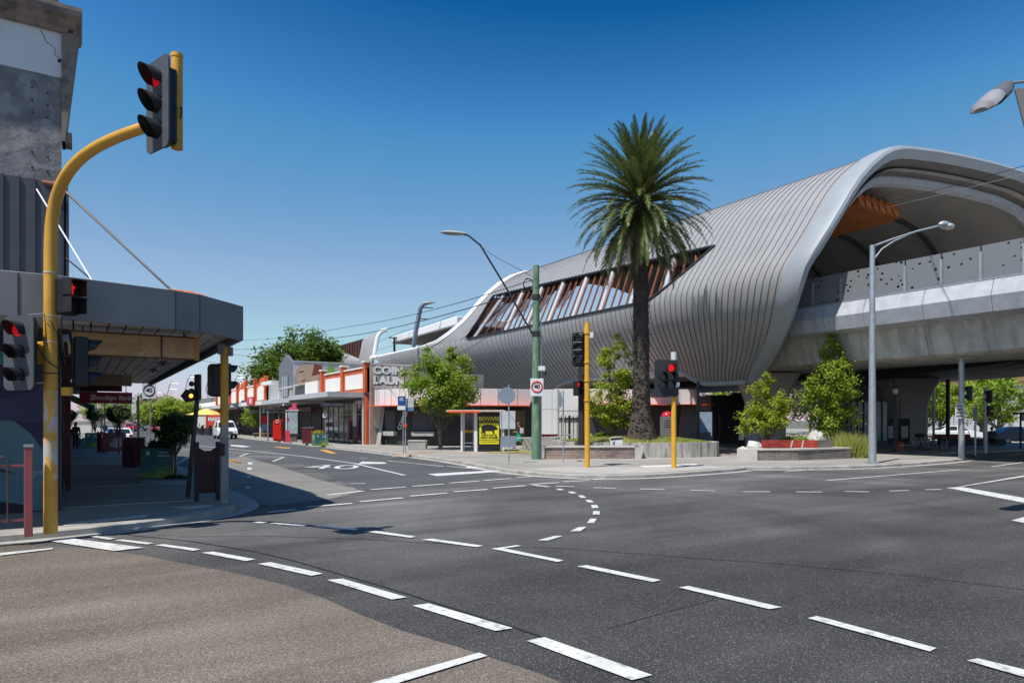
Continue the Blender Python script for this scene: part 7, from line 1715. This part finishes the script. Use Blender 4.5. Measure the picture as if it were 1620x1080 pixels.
def gantry(label, px, py0, Yc, sc, lattice=False, lean=1.):
    t = thing('catenary_mast', label, 'rail mast', P(px, py0, Yc), FACE, 'masts along the railway')
    s = Yc/F*sc; pts = [(0, 0, 0), (9*s*.0+2*s, 0, -0), (6*s, 0, 28*s), (12*s, 0, 50*s), (20*s, 0, 58*s), (34*s, 0, 59*s)]
    pts = [(0, 0, 0), (-7*s*lean, 0, 28*s), (1*s, 0, 58*s), (8*s, 0, 68*s), (26*s, 0, 70*s)] if lattice else [(0, 0, 0), (5*s, 0, 30*s), (11*s, 0, 60*s), (17*s, 0, 68*s), (34*s, 0, 70*s)]
    MB().tube(pts, [.2*sc+.06]*4+[.07], 6).build('mast', mGalv if lattice else M('mast_blue_grey', (.12, .15, .19), .5), t, smooth=True)
    for z, l in ((62, 22), (44, 16)): MB().tube([(9*s if not lattice else 0, 0, z*s), ((9+l)*s, 0, (z-1)*s)], .07, 5).build('bracket_arm', mGalv if lattice else mDark, t)
    if lattice:
        m = MB()
        for k in range(9): z = 4+k*6; m.tube([(-4*s, 0, z*s), (3*s, 0, (z+4)*s)], .07, 4)
        m.build('lattice', mGalv, t)
gantry('raked blue-grey rail mast with hooked top between the two station halls', 654, 548, 74, 1.)
for i, (px, py, Yc, sc, lab) in enumerate([(297, 632, 232, .58, 'lattice rail mast rising behind the leaning signal on the far viaduct'), (330, 632, 212, .62, 'hooked rail mast just left of the weathered signal pole'), (268, 637, 250, .5, 'leaning lattice rail mast right of the 40 sign'), (372, 628, 195, .5, 'rail mast half hidden by the orange parapets'), (246, 641, 280, .33, 'smallest rail mast far off beside the 40 sign')]):
    gantry(lab, px, py, Yc, sc, True)
for px, Yc, lab in ((624, 88, 'small black platform lamp at the left end of the platform canopy'), (655, 84, 'small black platform lamp nearest the raked rail mast')):
    z = 10.; t_ = thing('platform_lamp', lab, 'lamp', (*D(px, Yc), z), FACE); h_ = Zh(534 if px < 640 else 527, Yc)-z; MB().box((0, 0, h_/2), (.25, .25, h_)).build('column', mBlack, t_); MB().box((0, 0, h_), (1.35, .2, .12)).build('lamp_head', mBlack, t_)
# ================= OVERHEAD WIRES
def wire(label, pts, r=.014, sag=.0, mat=None):
    t = thing('overhead_wire', label, 'wire', pts[0], 0); o = Vector(pts[0]); out = []
    for a, b in zip(pts, pts[1:]):
        a, b = Vector(a), Vector(b); n = 10
        for i in range(n+(1 if b == Vector(pts[-1]) else 0)):
            s = i/n; out.append(a.lerp(b, s)-Vector((0, 0, 4*sag*s*(1-s)))-o)
    MB().tube(out, r, 5, False).build('cable', mat or mBlack, t)
wire('upper power line running left from the green pole top past the big tree', [P(848, 441, 32.4), P(560, 515, 62), P(384, 538, 110)], .022, .3)
wire('lower thick power line running left from the green pole', [P(848, 455, 32.4), P(540, 533, 66), P(366, 553, 110)], .03, .3)
wire('thin service wire sweeping down from the green pole to the kiosk roof', [P(846, 478, 32.4), P(740, 552, 38), P(650, 585, 46), P(600, 590, 50)], .014, .1)
wire('thin wire running far left behind the weathered signal pole', [P(420, 566, 90), P(320, 552, 80), P(240, 524, 60)], .02, .1)
wire('lower thin wire far left crossing below the canopy corner', [P(430, 583, 95), P(330, 572, 85), P(225, 549, 60)], .02, .1)
wire('upper tram wire crossing the station arch to the right edge', [P(1395, 322, 38), P(1480, 302, 30), P(1690, 243, 20)], .012, .0)
wire('lower tram wire crossing the station arch to the right edge', [P(1395, 330, 38), P(1480, 310, 30), P(1690, 258, 20)], .01, .0, mGalv)
wire('rail contact wire between the two station halls', [P(720, 516, 74), P(640, 541, 84), P(570, 562, 100)], .02, .0)
wire('rail messenger wire above the contact wire between the halls', [P(720, 497, 74), P(640, 522, 84), P(570, 548, 100)], .02, .2)
# ================= CAMERA, SKY, SUN
cam = bpy.data.cameras.new('camera'); co = bpy.data.objects.new('camera', cam); COL.objects.link(co); SC.camera = co
co.location = (0, 0, CH); co.rotation_euler = (PI/2, 0, -TH)
cam.sensor_width = 36; cam.lens = 24; cam.shift_y = (HZ-540)/1620; cam.clip_start = .1; cam.clip_end = 4000
W = bpy.data.worlds.new('World'); SC.world = W; W.use_nodes = True
nt = W.node_tree; bg = nt.nodes['Background']
sky = nt.nodes.new('ShaderNodeTexSky'); sky.sky_type = 'NISHITA'; sky.sun_disc = False
EL = R(62); AZ = math.atan2(-.958, -.283)      # bearing of the sun from +y towards +x
sky.sun_elevation = EL; sky.sun_rotation = AZ
sky.air_density = 1.0; sky.dust_density = .2; sky.ozone_density = 2.; sky.altitude = 50
EXP = .45; kx = .1*2**EXP
sep = nt.nodes.new('ShaderNodeSeparateColor'); nt.links.new(sky.outputs[0], sep.inputs[0]); cmb = nt.nodes.new('ShaderNodeCombineColor')
def mth(op, a, b, c=None):
    n = nt.nodes.new('ShaderNodeMath'); n.operation = op
    for i, v in enumerate((a, b, c)):
        if v is None: continue
        if isinstance(v, (int, float)): n.inputs[i].default_value = v
        else: nt.links.new(v, n.inputs[i])
    return n.outputs[0]
ys_ = []
for i, (a1, b1, a2, b2) in enumerate(((1.62, -.223, .66, .08), (2.5, -.481, .88, .016), (2.94, -.93, .58, .256))):
    x = sep.outputs[i]; lo = mth('MULTIPLY_ADD', x, a1*kx, b1); hi = mth('MULTIPLY_ADD', x, a2*kx, b2)
    y = mth('MAXIMUM', mth('SMOOTH_MIN', lo, hi, .03), (.006, .08, .25)[i])
    y = mth('SMOOTH_MAX', y, mth('MULTIPLY_ADD', x, 3.*kx, (-2.0, -2.3, -2.6)[i]), .05)  # brightens the unseen sun-side sky to fill the shade
    ys_.append(y)
ys_[0] = mth('MINIMUM', ys_[0], mth('MULTIPLY_ADD', ys_[1], .82, .0)); ys_[1] = mth('MINIMUM', ys_[1], mth('MULTIPLY_ADD', ys_[2], .85, .0))
for i in range(3): nt.links.new(mth('MULTIPLY', ys_[i], 1/kx), cmb.inputs[i])
nt.links.new(cmb.outputs[0], bg.inputs[0]); bg.inputs[1].default_value = .1
sl = bpy.data.lights.new('sun', 'SUN'); sl.energy = 4.2; sl.angle = R(.5); sl.color = (1, .955, .89)
so = bpy.data.objects.new('sun', sl); COL.objects.link(so); so.location = (-40, -12, 70)
so.rotation_euler = Vector((.958*math.cos(EL), .283*math.cos(EL), -math.sin(EL))).to_track_quat('-Z', 'Y').to_euler()
SC.view_settings.view_transform = 'Standard'; SC.view_settings.look = 'None'; SC.view_settings.exposure = .45; SC.view_settings.gamma = 1
SC.render.engine = 'CYCLES'; SC.cycles.max_bounces = 6; SC.cycles.transparent_max_bounces = 12; SC.cycles.use_denoising = True
SC.cycles.caustics_reflective = False; SC.cycles.caustics_refractive = False
